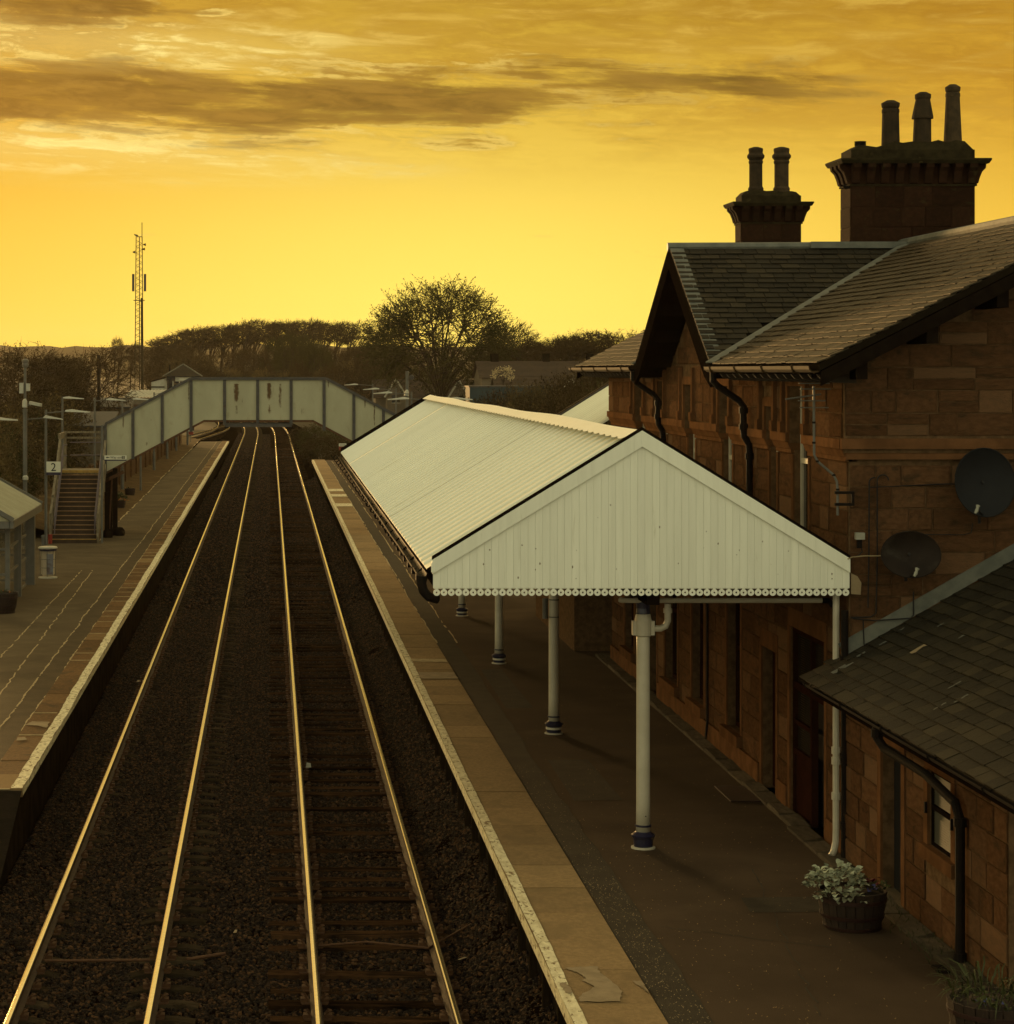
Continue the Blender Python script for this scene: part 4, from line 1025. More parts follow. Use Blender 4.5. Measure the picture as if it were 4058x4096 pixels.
y0, y1, z0, z1 = AO[1]; x = AW + .015; f = MB(); t = .035
f.box(x, y0, z0, x + .05, y0 + t, z1); f.box(x, y1 - t, z0, x + .05, y1, z1); f.box(x + .002, y0 + t, z0, x + .048, y1 - t, z0 + t); f.box(x + .002, y0 + t, z1 - t, x + .048, y1 - t, z1); f.box(x - .008, y0 + t, 2.255, x + .04, y1 - t, 2.305)
wf = f.build('window', 'dark_timber', anx)
mat('annex_blind', (0.070, 0.066, 0.045), (0.055, 0.052, 0.036), 0.6, 3, spec=0.2)
for za, zb in ((z0 + t, 2.25), (2.31, z1 - t)):
    s = MB(); z = za
    while z < zb - .015: s.hexa([(x + .02, y0 + t, z), (x + .035, y0 + t, z + .004), (x + .035, y1 - t, z + .004), (x + .02, y1 - t, z), (x + .02, y0 + t, z + .004), (x + .035, y0 + t, z + .022), (x + .035, y1 - t, z + .022), (x + .02, y1 - t, z + .004)]); z += .026
    s.build('blind', 'annex_blind', wf)
for yy in (25.27, 24.3): MB().box(AW - .06, yy - .012, 2.2, AW - .03, yy + .015, 2.32).build('shutter_hook', 'cast_iron', anx)
b = MB(); b.extrude([(EX, 20.66, az_(EX)), (EX, Y0B - .05, az_(EX)), (12, Y0B - .05, az_(12)), (12, 20.66, az_(12))], (0, 0, -.07))
ar = b.build('roof', 'roof_deck', anx)
sl = slates((EX - .03, 20.66, az_(EX - .03)), (0, 1, 0), (1, 0, AP), 8.25, 17, .33, .178, lambda p: True, random.Random(61))
pieces('slate', 'dark_slate', ar, sl, 300)
MB().box(EX + .02, 20.7, EZ - .17, EX + .06, Y0B - .06, EZ - .02).build('fascia', 'dark_timber', anx)
gutter([(EX - .04, 20.7, EZ - .035), (EX - .04, Y0B - .1, EZ - .035)], .05, 'cast_iron', anx)
b = MB(); b.beam((WX - .1, Y0B - .028, az_(WX - .1) + .13), (9.9, Y0B - .028, az_(9.9) + .13), .018, .17, up=(0, 0, 1)); b.build('wall_flashing', 'lead', anx)
downpipe([(EX - .02, 25.62, EZ - .05), (EX - .02, 25.62, EZ - .20), (EX + .03, 25.5, EZ - .30), (EX + .22, 24.6, 2.74), (AW - .12, 23.92, 2.56), (AW - .10, 23.82, 2.40), (AW - .10, 23.82, PZ)], .05, 'cast_iron', anx,
         [(EX - .02, 25.62, EZ - .15), (AW - .10, 23.82, 2.38), (AW - .10, 23.82, 1.0)])
# broken slates and paint streaks on the annex roof
for k, (yy, up_, L, wd) in enumerate(((27.45, .98, .20, .10), (28.55, .22, .20, .13), (28.45, .36, .14, .05), (28.62, .60, .12, .05), (28.55, .90, .10, .03), (28.7, 1.2, .10, .03), (26.9, 1.45, .08, .03), (25.2, .75, .16, .02), (24.6, .62, .17, .022), (24.75, .42, .15, .018), (27.9, 1.5, .09, .03))):
    s = Vector((1, 0, AP)).normalized(); o = Vector((EX, yy, az_(EX))) + s * up_ + Vector((-AP, 0, 1)).normalized() * .034
    d = Vector((0, -1, 0)); rr = random.Random(k); pts = []
    for j in range(6): pts.append(o + s * (L * j / 5) + d * rr.uniform(-.01, .015))
    for j in range(5, -1, -1): pts.append(o + s * (L * j / 5) + d * (wd * rr.uniform(.4, 1.5) + .02))
    MB().poly(pts).build('broken_slate', 'lead' if k != 0 else 'pale_cement', ar)
# ================================================================== PLATFORM CANOPY
can = thing('platform_canopy', (4.62, 28.9, PZ), 'white boarded gable canopy with ribbed sheet roof on cream columns', 'canopy')
YG = 28.9; AX, AZ, SL = 4.61, 6.2875, .6165
XL, XRt = 2.02, 7.184
def ctop(x): return AZ - SL * abs(x - AX)
ZB = 4.2955
# gable boards
gf = MB().extrude([(XL + .01, YG + .022, ZB + .01), (XRt - .005, YG + .022, ZB + .01), (XRt - .005, YG + .022, ctop(XRt) - .04), (AX, YG + .022, AZ - .04), (XL + .01, YG + .022, ctop(XL) - .04)], (0, .02, 0)).build('gable_frame', 'white_paint', can)
NB = 57; bw = (XRt - XL) / NB; r = random.Random(71)
for k in range(NB):
    x0, x1 = XL + k * bw + .0009, XL + (k + 1) * bw - .0009; dy = r.uniform(0, .0016)
    t0, t1 = ctop(x0) - .19, ctop(x1) - .19
    p = [(x0, YG + dy, ZB), (x1, YG + dy, ZB), (x1, YG + dy, t1)]
    if x0 < AX < x1: p.append((AX, YG + dy, AZ - .19))
    p.append((x0, YG + dy, t0))
    bb = MB().extrude(p, (0, .018, 0)); bb.build('board', 'white_paint', gf)
# ring-shaped drops under the boards
def drop_mesh():
    b = MB(); n = 14; R, h = .0425, .011; t = .014
    for y in (0, t):
        for j in range(n):
            a = 2 * math.pi * j / n; b.v.append((R * math.cos(a), y, R * math.sin(a)))
        for j in range(n):
            a = 2 * math.pi * j / n; b.v.append((h * math.cos(a), y, h * math.sin(a)))
    for j in range(n):
        q = (j + 1) % n
        b.f.append((j, q, n + q, n + j)); b.f.append((2 * n + j, 3 * n + j, 3 * n + q, 2 * n + q))
        b.f.append((j, 2 * n + j, 2 * n + q, q)); b.f.append((n + j, n + q, 3 * n + q, 3 * n + j))
    b.box(-.016, .001, .035, .016, t - .001, .062)
    return b.mesh('drop', 'white_paint')
dm = drop_mesh()
for k in range(NB):
    o = bpy.data.objects.new('drop', dm); link(o, gf); o.location = Vector((XL + (k + .5) * bw, YG + .002, ZB - .0535)) - WL[gf]
vb = MB().box(XL + .01, YG + .026, ZB - .012, XRt - .01, YG + .04, ZB + .012); vb.build('batten', 'white_paint', gf)
# knots and rust spots showing through the paint
r = random.Random(72); b = MB()
for k in range(26):
    x = r.uniform(2.3, 7.0); z = r.uniform(ZB + .1, ctop(x) - .35) if ctop(x) - .35 > ZB + .1 else ZB + .15; w = r.uniform(.004, .011); h = w * r.uniform(.6, 2.2)
    b.poly([(x + w * math.cos(a) * r.uniform(.6, 1.1), YG - .0012, z + h * math.sin(a) * r.uniform(.6, 1.1)) for a in [q * .785 for q in range(8)]])
b.build('paint_blemish', 'blemish', gf, kind='stuff')
# barge boards with their dark capping
for s, xe in ((-1, XL - .012), (1, XRt + .002)):
    e = ctop(xe)
    bg = MB().extrude([(AX, YG - .030, AZ - .036), (xe, YG - .030, e - .036), (xe, YG - .030, e - .21), (AX, YG - .030, AZ - .235)], (0, .028, 0)).build('barge_board', 'white_paint', can)
    if s < 0: MB().extrude([(xe + .03, YG - .034, e - .012), (xe - .012, YG - .034, e - .075), (xe - .012, YG - .034, e - .19), (xe + .03, YG - .034, e - .17)], (0, .03, 0)).build('barge_end', 'white_paint', bg)
    MB().extrude([(AX, YG - .022, AZ + .006), (xe, YG - .022, e + .006), (xe, YG - .022, e - .034), (AX, YG - .022, AZ - .034)], (0, .07, 0)).build('barge_cap', 'dark_timber', bg)
# ribbed roof sheets (built square to the gable, the roof drifts a little to the right as it recedes)
YE = 69.6; DR = .0040
def sh(x, y): return x + (y - YG) * DR
def ribsheet(ya, yb, side, step=.56, xe=1.945):
    b = MB(); ys = []; y = ya
    prof = [(0, .0), (.006, .026), (.016, .036), (.036, .036), (.046, .024), (.054, .0)]
    k0 = int(math.ceil((ya - YG) / step - 1e-6)); base = []
    k = k0
    base.append((ya, 0))
    while YG + k * step < yb - .09:
        y0 = YG + k * step + .02
        for d, h in prof:
            if y0 + d > base[-1][0] + 1e-4: base.append((y0 + d, h))
        k += 1
    base.append((yb, 0))
    xr = AX
    for (y, h) in base:
        xo = xe if side < 0 else 2 * AX - xe - .075
        b.v.append((sh(xo, y), y, ctop(xo) - .11 + h)); b.v.append((sh(xr + side * -.03 + side * .10, y), y, ctop(xr + side * .10) - .105 + h))
        b.v.append((sh(xo, y), y, ctop(xo) - .122 + h))
    b.rib = []
    for k in range(len(base) - 1):
        i = k * 3; b.f.append((i, i + 3, i + 4, i + 1)); b.f.append((i, i + 2, i + 5, i + 3)); b.rib.append(base[k][1] > .02 and base[k + 1][1] > .02)
    return b
cuts = [YG + .05, 38.9, 43.9, 52.4, 60.9, YE]
for side in (-1, 1):
    for ya, yb in zip(cuts, cuts[1:]):
        b = ribsheet(ya, yb, side)
        lift = .004 if cuts.index(ya) % 2 else 0.0
        b.v = [(x, y, z + lift) for x, y, z in b.v]
        o = b.build('roof_sheet', 'roof_sheet', can); o.data.materials.append(MATS['rib_crest'])
        for p in o.data.polygons:
            if p.index % 2 == 0 and b.rib[p.index // 2]: p.material_index = 1
# pressed ridge cap with scalloped lower edge
rc = MB(); y = YG + .10; r = random.Random(5); pv = None; n = 0
while y < YE - .05:
    f = (n % 6) / 6.0; drop = [.0, .028, .034, .034, .026, .006][n % 6]
    sag = -.012 * math.sin((y - YG) * .55) + .008 * math.sin(y * .21)
    row = [(sh(AX - .215, y), y, AZ - .128 - drop * .5), (sh(AX - .06, y), y, AZ - .055 + sag), (sh(AX, y), y, AZ - .030 + sag), (sh(AX + .06, y), y, AZ - .055 + sag), (sh(AX + .25, y), y, ctop(AX + .25) - .062 - drop * .4)]
    row[0] = (row[0][0] - drop * .8, row[0][1], row[0][2])
    i = len(rc.v); rc.v += row
    if pv is not None:
        for j in range(4): rc.f.append((pv + j, i + j, i + j + 1, pv + j + 1))
    pv = i; y += .56 / 6; n += 1
rc.build('ridge_cap', 'ridge_sheet', can)
# far gable, eave fascias, gutter
e = MB(); yf = YE + .02
e.extrude([(sh(XL, yf), yf, ZB), (sh(XRt, yf), yf, ZB), (sh(XRt, yf), yf, ctop(XRt) + .0), (sh(AX, yf), yf, AZ + .02), (sh(XL - .07, yf), yf, ctop(XL - .07) + .02), (sh(XL - .07, yf), yf, ctop(XL) - .2)], (0, .05, 0))
e.build('far_gable', 'dark_timber', can)
e = MB(); e.extrude([(XL + .02, YG + .05, ctop(XL) - .16), (sh(XL + .02, YE), YE, ctop(XL) - .16), (sh(XL + .02, YE), YE, ctop(XL) - .40), (XL + .02, YG + .05, ctop(XL) - .40)], (.03, 0, 0)); e.build('fascia', 'dark_timber', can)
GXc, GZc = 1.885, 4.475
g = gutter([(sh(GXc, y), y, GZc) for y in (YG + .03, 39, 49, 59, YE)], .066, 'cast_iron', can)
t = MB(); t.tube([(sh(GXc - .064, y), y, GZc + .004 + .006 * math.sin(y)) for y in [YG + .05 + k * 1.7 for k in range(24)]], .007, 5); t.build('gutter_rim', 'bronze_gutter', g)
t = MB(); y = YG + .5
while y < YE: t.box(sh(GXc - .05, y), y - .08, GZc - .125, sh(GXc + .03, y), y + .08, GZc - .05); y += .98
t.build('gutter_bracket', 'cast_iron', g)
MB().tube([(GXc, YG + .06, GZc - .04), (GXc - .005, YG + .05, GZc - .13), (GXc + .02, YG + .05, GZc - .22), (GXc + .08, YG + .06, GZc - .29), (GXc + .2, YG + .12, GZc - .33)], [.075, .062, .06, .058, .055], 9).build('gutter_outlet', 'cast_iron', can)
# supporting frame under the roof
fr = MB(); fr.box(4.68, YG + .06, 4.08, 4.84, YE - .1, 4.30)
y = YG + 1.0
while y < YE:
    fr.box(XL + .06, y, 4.30, XRt - .06, y + .12, 4.40)
    for s in (-1, 1): fr.extrude([(AX, y, AZ - .22), (AX + s * 2.5, y, ctop(AX + 2.5) - .20), (AX + s * 2.5, y, ctop(AX + 2.5) - .33), (AX, y, AZ - .38)], (0, .12, 0))
    y += 3.12
fr.build('roof_frame', 'dark_timber', can)
# cast columns
def column(y, first):
    c = MB(); X0 = 4.76
    c.lathe([(.092, .20), (.088, .60), (.0845, 2.4), (.083, 3.10)], (X0, y, PZ), 20)
    sh_ = c.build('column', 'cream_paint', can, smooth_=True)
    MB().lathe([(.155, 0), (.155, .018), (.135, .024)], (X0, y, PZ), 20).build('base_flange', 'cream_paint', sh_)
    MB().lathe([(.118, .02), (.122, .05), (.126, .12), (.150, .155), (.152, .172), (.135, .185), (.105, .205), (.095, .215)], (X0, y, PZ), 20).build('base', 'navy_paint', sh_)
    MB().lathe([(.090, .275), (.106, .280), (.106, .298), (.090, .303)], (X0, y, PZ), 20).build('ring', 'navy_paint', sh_)
    if not first: MB().lathe([(.126, .075), (.135, .080), (.135, .110), (.126, .115)], (X0, y, PZ), 20).build('ring', 'cream_paint', sh_)
    MB().lathe([(.088, 2.99), (.092, 3.0), (.086, 3.06), (.094, 3.13), (.10, 3.20)], (X0, y, PZ), 20).build('capital', 'navy_paint', sh_)
    if first:
        k = MB(); k.lathe([(.088, 2.70), (.108, 2.72), (.110, 2.90), (.098, 2.96), (.092, 2.985)], (X0, y, PZ), 16)
        for s in (-1, 1): k.box(X0 + s * .105 - .035, y - .05, PZ + 2.72, X0 + s * .105 + .035, y + .05, PZ + 2.90)
        k.tube([(X0 + .08, y, PZ + 2.80), (X0 + .22, y, PZ + 2.80), (X0 + .285, y, PZ + 2.83), (X0 + .315, y, PZ + 2.90), (X0 + .315, y, PZ + 3.12)], .042, 10)
        k.tube([(X0 + .315, y, PZ + 3.0), (X0 + .315, y, PZ + 3.06)], .056, 10)
        k.build('pipe_collar', 'cream_paint', sh_)
        MB().tube([(X0 - .30, y - .02, PZ + 3.17), (X0 - .27, y - .05, PZ + 3.165), (X0 - .2, y - .06, PZ + 3.165), (7.03, y - .06, PZ + 3.165)], .033, 10).build('drain_pipe', 'cream_paint', can)
        MB().tube([(7.03, y - .06, PZ + 3.165), (7.12, y - .06, PZ + 3.16), (7.16, y - .1, PZ + 3.10)], .036, 10).build('pipe_elbow', 'cast_iron', can)
        b = MB().tube([(X0 + .02, y - .087, PZ + .42), (X0 + .02, y - .09, PZ + .42 + .001)], .009, 6); b.build('fixing_hole', 'sign_black', sh_)
    elif abs(y - 39.15) < .2:
        k = MB(); k.lathe([(.05, 0), (.05, .34)], (X0 - .145, y, PZ + 1.93), 10)
        for z in (1.95, 2.24): k.lathe([(.094, 0), (.094, .02)], (X0, y, PZ + z), 14)
        k.build('strapped_canister', 'grey_metal', sh_)
for k in range(5): column(29.75 + 9.36 * k, k == 0)

# second ribbed roof beyond the station building
ob = thing('lean_to_shed', (8.5, 54, PZ), 'shed with pale ribbed sheet roof and rust-brown verge beyond the station building', 'shed')
def rz2(x): return 5.77 + .625 * (x - 7.12)
b = MB(); y = 50.6; pf = []
while y < 58:
    for d, h in ((0, 0), (.015, .055), (.075, .055), (.09, 0)): pf.append((y + d, h))
    y += .44
for (y, h) in pf: b.v += [(6.3, y, rz2(6.3) + h), (9.2, y, rz2(9.2) + h), (6.3, y, rz2(6.3) - .03)]
for k in range(len(pf) - 1): i = k * 3; b.f += [(i, i + 3, i + 4, i + 1), (i, i + 2, i + 5, i + 3)]
b.build('roof_sheet', 'roof_sheet', ob)
MB().extrude([(9.2, 50.6, rz2(9.2)), (9.2, 58, rz2(9.2)), (12.1, 58, rz2(6.3)), (12.1, 50.6, rz2(6.3))], (0, 0, -.04)).build('roof_sheet', 'roof_sheet', ob)
b = MB(); b.beam((6.2, 58.05, rz2(6.2) + .09), (9.2, 58.05, rz2(9.2) + .09), .08, .05); b.build('verge', 'bronze_gutter', ob)
b = MB(); b.beam((6.2, 57.97, rz2(6.2) + .05), (9.2, 57.97, rz2(9.2) + .05), .10, .06); b.build('verge_flashing', 'bridge_steel', ob)
b = MB(); b.box(6.6, 50.6, PZ, 11.8, 57.9, rz2(6.6) - .1); b.build('wall', 'mortar', ob)
# bench past the end of the building
bn = thing('bench', (8.2, 59.6, PZ), 'low bench on two pedestals standing under the far end of the canopy', 'bench')
for k in range(3): MB().box(8.0 + .14 * k, 58.4, PZ + .42, 8.12 + .14 * k, 60.9, PZ + .45).build('slat', 'bronze_gutter', bn)
for yy in (58.9, 60.4): MB().box(8.1, yy - .04, PZ, 8.3, yy + .04, PZ + .42).box(7.95, yy - .05, PZ, 8.45, yy + .05, PZ + .03).build('leg', 'cast_iron', bn)
# ================================================================== FOOTBRIDGE
fb = thing('footbridge', (0, 86, 0), 'grey panelled steel footbridge with rust-streaked panels crossing both tracks', 'footbridge')
YB, YB2 = 86.0, 87.7
TOP = [(-6.08, 5.05), (-2.93, 6.73), (2.07, 6.73), (5.25, 5.05)]
BOT = [(-6.08, 3.20), (-2.445, 5.13), (1.59, 5.13), (5.25, 3.19)]
def yline(L, x):
    for (xa, za), (xb, zb) in zip(L, L[1:]):
        if xa <= x <= xb: return za + (zb - za) * (x - xa) / (xb - xa)
    return L[-1][1]
PX = [-6.08, -5.06, -3.98, -2.917, -1.68, -.46, .774, 1.99, 3.09, 4.18, 5.25]
stained('rusty_panel', 'bridge_panel', (0.085, 0.045, 0.012), [(-1.25, 5.60, 6.50, .085, 1.0), (-1.02, 5.7, 6.0, .03, .5), (-1.24, 5.25, 5.7, .06, .6), (-.035, 5.72, 6.52, .085, 1.0), (-.02, 5.2, 5.75, .07, .62), (.37, 5.3, 6.5, .06, .72), (1.2, 5.2, 5.6, .09, .5), (-5.42, 4.7, 5.3, .035, .8), (-3.0, 5.4, 6.7, .03, .7), (2.15, 6.2, 6.7, .03, .7), (3.85, 4.6, 5.8, .028, .85), (3.5, 5.5, 5.9, .035, .7), (-4.55, 4.15, 4.35, .05, .6), (-4.4, 5.1, 5.2, .04, .6)])
for yy, mt in ((YB, 'rusty_panel'), (YB2, 'bridge_panel')):
    for xa, xb in zip(PX, PX[1:]):
        xs = sorted({xa + .045, xb - .045, *[x for x, z in BOT + TOP if xa + .05 < x < xb - .05]})
        p = [(x, yy, yline(BOT, x) + .03) for x in xs] + [(x, yy, yline(TOP, x) - .10) for x in reversed(xs)]
        MB().extrude(p, (0, .012, 0)).build('panel', mt, fb)
    for k, x in enumerate(PX):
        zb = yline(BOT, x) - (.16 if 3 <= k <= 8 else .02)
        MB().box(x - .055, yy - .06, zb, x + .055, yy + .05, yline(TOP, x) - .055).build('post', 'bridge_steel', fb)
    tr = MB()
    for (a, c) in zip(TOP, TOP[1:]): tr.beam((a[0], yy - .005, a[1] - .045), (c[0], yy - .005, c[1] - .045), .14, .10)
    tr.build('top_rail', 'bridge_steel', fb)
    br = MB()
    for (a, c) in zip(BOT, BOT[1:]): br.beam((a[0], yy + .02, a[1] - .012), (c[0], yy + .02, c[1] - .012), .09, .075)
    br.build('bottom_flange', 'rust', fb)
    MB().box(-1.68, yy - .02, 4.90, .80, yy + .06, 5.03).build('tie_beam', 'bridge_steel', fb)
dk = MB()
for (a, c) in zip(BOT, BOT[1:]): dk.extrude([(a[0], YB + .03, a[1] + .01), (c[0], YB + .03, c[1] + .01), (c[0], YB + .03, c[1] + .07), (a[0], YB + .03, a[1] + .07)], (0, YB2 - YB - .05, 0))
dk.build('deck', 'dark_timber', fb)
# landing, lower flight and trestle on the left
LX0, LX1, LZ = -7.72, -6.10, 3.30
MB().box(LX0 - .05, 85.98, LZ - .12, LX1, 87.8, LZ).build('landing', 'weathered_timber', fb)
NS = 16; Y0s = 82.05; tr_ = (86.0 - Y0s) / (NS - 1); rs = (LZ - PZ) / NS
for k in range(NS - 1):
    z = PZ + rs * (k + 1); y = Y0s + tr_ * k
    st = MB().box(LX0, y, z - rs + .002, LX1, y + tr_ + .02, z).build('step', 'stair_tread', fb)
    MB().box(LX0 + .02, y - .012, z - .022, LX1 - .02, y + .035, z + .006).build('nosing', 'yellow_nosing' if k == 0 else 'nosing', st)
MB().box(LX0 + .02, 85.96, LZ - .09, LX1 - .02, 86.01, LZ + .006).build('nosing', 'yellow_nosing', fb)
for x in (LX0 - .03, LX1 + .03):
    s = MB()
    s.beam((x, Y0s - .1, PZ + .12), (x, 86.0, LZ + .12), .05, .30)
    s.beam((x, Y0s + .25, PZ + 1.02), (x, 86.05, LZ + 1.15), .08, .07)
    for k in range(5):
        f = k / 4; yy = Y0s + .05 + (86 - Y0s) * f; zz = PZ + (LZ - PZ) * f; s.box(x - .045, yy - .045, max(PZ, zz - .15), x + .045, yy + .045, zz + 1.05)
    s.beam((x, Y0s + .2, PZ + .62), (x, 86.0, LZ + .68), .03, .10)
    s.build('balustrade', 'weathered_timber', fb)
for x in (LX0 + .10, LX1 - .10):
    h = MB()
    for dz in (.55, .95):
        h.tube([(x, Y0s + .35, PZ + dz - .02), (x, 85.9, LZ + dz - .02), (x + (.12 if x < -7 else -.02), 86.0, LZ + dz)], .024, 6)
    h.tube([(x, Y0s + .35, PZ + .95), (x, Y0s + .33, PZ + .15)], .024, 6)
    h.build('handrail', 'purple_rail', fb)
h = MB()
for z in (LZ + .50, LZ + .98): h.tube([(LX0 + .2, 87.72, z), (LX1, 87.72, z)], .022, 6)
h.build('handrail', 'purple_rail', fb)
h = MB()
for z in (LZ + 1.15, LZ + 1.36): h.box(LX0 - .05, 87.74, z - .035, LX1, 87.80, z + .035)
for x in (LX0, LX1): h.box(x - .05, 87.70, LZ - .1, x + .05, 87.80, LZ + 1.4)
h.box(LX0 - .1, 86.0, LZ + 1.15, LX0 - .02, 87.8, LZ + 1.36)
h.build('landing_rail', 'weathered_timber', fb)
for (x, y) in ((-6.02, 86.03), (-5.72, 86.05), (-6.02, 87.75), (-7.75, 87.75), (-7.75, 86.05)):
    MB().box(x - .085, y - .08, PZ - .05, x + .085, y + .08, LZ - .12 if x < -5.9 else 3.38).box(x - .16, y - .16, PZ, x + .16, y + .16, PZ + .12).build('trestle_leg', 'dark_timber', fb)
t = MB(); t.beam((-6.1, 86.0, 2.9), (-5.4, 86.0, 3.25), .1, .12); t.beam((-5.95, 86.1, 1.0), (-5.95, 87.7, 2.9), .05, .06); t.build('brace', 'rust', fb)
# right-hand support, mostly behind the canopy
for (x, y) in ((4.9, 86.05), (4.9, 87.7)): MB().box(x - .09, y - .08, PZ, x + .09, y + .08, 3.35).build('trestle_leg', 'bridge_steel', fb)
MB().box(5.2, 85.98, LZ - .12, 6.8, 87.8, LZ).build('landing', 'weathered_timber', fb)

# ================================================================== LEFT PLATFORM FURNITURE
def text(name, s, m, parent, loc, size, align='LEFT', ext=.003):
    cu = bpy.data.curves.new(name, 'FONT'); cu.body = s; cu.size = size; cu.align_x = align; cu.extrude = ext; cu.materials.append(MATS[m])
    o = bpy.data.objects.new(name, cu); link(o, parent); off = WL.get(parent, Vector((0, 0, 0)))
    o.location = Vector(loc) - off; o.rotation_euler = (rad(90), 0, 0)
    return o
def lamp_post(loc, h, arm, label, grp, sleeve=True, dirn=1, back=False):
    t = thing('lamp_post', loc, label, 'lamp post', grp); x, y, z = loc
    MB().tube([(x, y, z), (x, y, z + h)], [.058, .042], 8).build('pole', 'grey_metal', t)
    if sleeve: MB().tube([(x, y, z), (x, y, z + 1.1)], .088, 8).tube([(x, y, z + 1.1), (x, y, z + 1.12)], .1, 8).build('sleeve', 'grey_metal', t)
    MB().tube([(x, y, z + h - .12), (x + dirn * arm, y, z + h - .05)], .024, 6).build('arm', 'grey_metal', t)
    def head(s):
        b = MB(); xa = x + s * arm; zz = z + h - .05; pr = [(0, .075, .035), (.10, .115, .055), (.22, .13, .075), (.50, .11, .04), (.86, .05, .015)]
        rings = []
        for d, w, hh in pr:
            px = xa + s * (d - .1); rz = zz - d * .04
            rings.append([(px, y - w, rz - .02), (px, y + w, rz - .02), (px, y + w * .6, rz + hh), (px, y - w * .6, rz + hh)])
        for a, c in zip(rings, rings[1:]):
            i = len(b.v); b.v += a + c
            for j in range(4): b.f.append((i + j, i + (j + 1) % 4, i + 4 + (j + 1) % 4, i + 4 + j))
        b.poly(rings[0]); b.poly(rings[-1])
        b.build('lamp_head', 'pale_metal', t)
    head(dirn)
    if back:
        MB().tube([(x, y, z + h - .12), (x - dirn * arm, y, z + h - .05)], .024, 6).build('arm', 'grey_metal', t); head(-dirn)
    return t
GL = 'lamp posts along the left platform'
lamp_post((-8.75, 65.5, PZ), 4.78, .9, 'lamp post behind the glass shelter, only its lamp head in view at the picture edge', GL)
lp2 = lamp_post((-7.82, 81.3, PZ), 4.72, .78, 'lamp post carrying the platform number 2 beside the stairs', GL, sleeve=False)
lamp_post((-8.73, 98, PZ), 4.98, .14, 'lamp post rising behind the footbridge landing rails', GL)
lamp_post((-7.90, 105, PZ), 4.82, .62, 'lamp post just left of the footbridge parapet, base behind the stairs', GL)
lamp_post((-7.39, 116.6, PZ), 4.70, .62, 'lamp post with thick sleeved base behind the barrel planter', GL)
lamp_post((-6.52, 117.4, PZ), 3.9, .5, 'slim lamp post standing right of the barrel planters beyond the stairs', GL, sleeve=False)
for (x, y, lb) in ((-7.02, 141, 'lamp post at the fence end beyond the planters, first of the distant row'), (-6.98, 158, 'lamp post in the middle of the distant row by the brown fence'), (-7.0, 173.7, 'lamp post last but one along the brown fence'), (-6.72, 189.7, 'lamp post at the far tip of the left platform fence')):
    lamp_post((x, y, PZ), 4.75, .5, lb, GL)
# number sign
t = thing('platform_sign', (-7.55, 81.2, 3.3), 'white platform number 2 sign with navy base band beside the stairs', 'sign')
MB().box(-7.79, 81.18, 3.44, -7.30, 81.21, 3.81).build('board', 'sign_white', t)
MB().box(-7.79, 81.178, 3.34, -7.30, 81.21, 3.438).build('band', 'sign_navy', t)
text('lettering', '2', 'sign_black', t, (-7.545, 81.176, 3.485), .40, 'CENTER')
# way out sign on its own post
t = thing('way_out_sign', (-5.93, 82.2, PZ), 'black on white Way out sign with arrow on a tall grey post', 'sign')
MB().box(-5.965, 82.17, PZ, -5.895, 82.24, 5.07).build('post', 'grey_metal', t)
MB().box(-5.84, 82.14, 3.845, -5.06, 82.18, 3.99).build('board', 'sign_white', t)
MB().box(-5.84, 82.138, 3.80, -5.06, 82.18, 3.843).build('band', 'sign_navy', t)
MB().box(-5.9, 82.15, 3.82, -5.84, 82.17, 3.96).build('bracket', 'grey_metal', t)
text('lettering', 'Way out', 'sign_black', t, (-5.635, 82.136, 3.885), .115)
a = MB(); a.extrude([(-5.79, 82.136, 3.918), (-5.735, 82.136, 3.955), (-5.735, 82.136, 3.93), (-5.66, 82.136, 3.93), (-5.66, 82.136, 3.906), (-5.735, 82.136, 3.906), (-5.735, 82.136, 3.881)], (0, .003, 0)); a.build('arrow', 'sign_black', t)
MB().box(-5.225, 82.136, 3.872, -5.12, 82.139, 3.968).build('emblem', 'sign_black', t)
e = MB()
for zz in (3.932, 3.901): e.box(-5.21, 82.133, zz, -5.135, 82.1355, zz + .010)
e.beam((-5.185, 82.134, 3.955), (-5.160, 82.134, 3.938), .003, .010); e.beam((-5.160, 82.134, 3.906), (-5.185, 82.134, 3.886), .003, .010); e.build('emblem_mark', 'sign_white', t)
# camera mast
t = thing('camera_pole', (-8.41, 80, PZ), 'tall grey pole with surveillance cameras, cabinets and a lamp arm on the left', 'camera pole')
x, y = -8.41, 80
MB().tube([(x, y, PZ), (x, y, 5.6)], .075, 10).tube([(x, y, 5.6), (x, y, 7.0)], .048, 8).tube([(x, y, 5.55), (x, y, 5.66)], .085, 8).build('pole', 'grey_metal', t)
MB().tube([(x, y, 6.95), (x, y, 7.1)], .05, 8).lathe([(.05, 0), (.10, .03), (.115, .10), (.10, .17), (.12, .20), (.12, .26), (.05, .31)], (x + .01, y, 7.08), 12).build('dome_camera', 'grey_metal', t)
MB().box(x - .19, y - .08, 6.20, x - .05, y + .08, 6.56).build('cabinet', 'pale_metal', t); MB().box(x + .04, y - .08, 6.28, x + .17, y + .08, 6.54).build('cabinet', 'pale_metal', t)
MB().tube([(x, y - .02, 5.98), (x, y - .10, 5.94), (x, y - .12, 5.72)], [.05, .085, .09], 10).build('camera', 'pale_metal', t)
MB().beam((x + .16, y - .05, 5.88), (x + .58, y - .2, 5.80), .11, .10).build('camera', 'pale_metal', t)
MB().tube([(x, y, 5.78), (x + .2, y - .05, 5.80)], .03, 6).build('camera_arm', 'grey_metal', t)
MB().tube([(x, y, 5.30), (x + .74, y, 5.36)], .024, 6).build('arm', 'grey_metal', t)
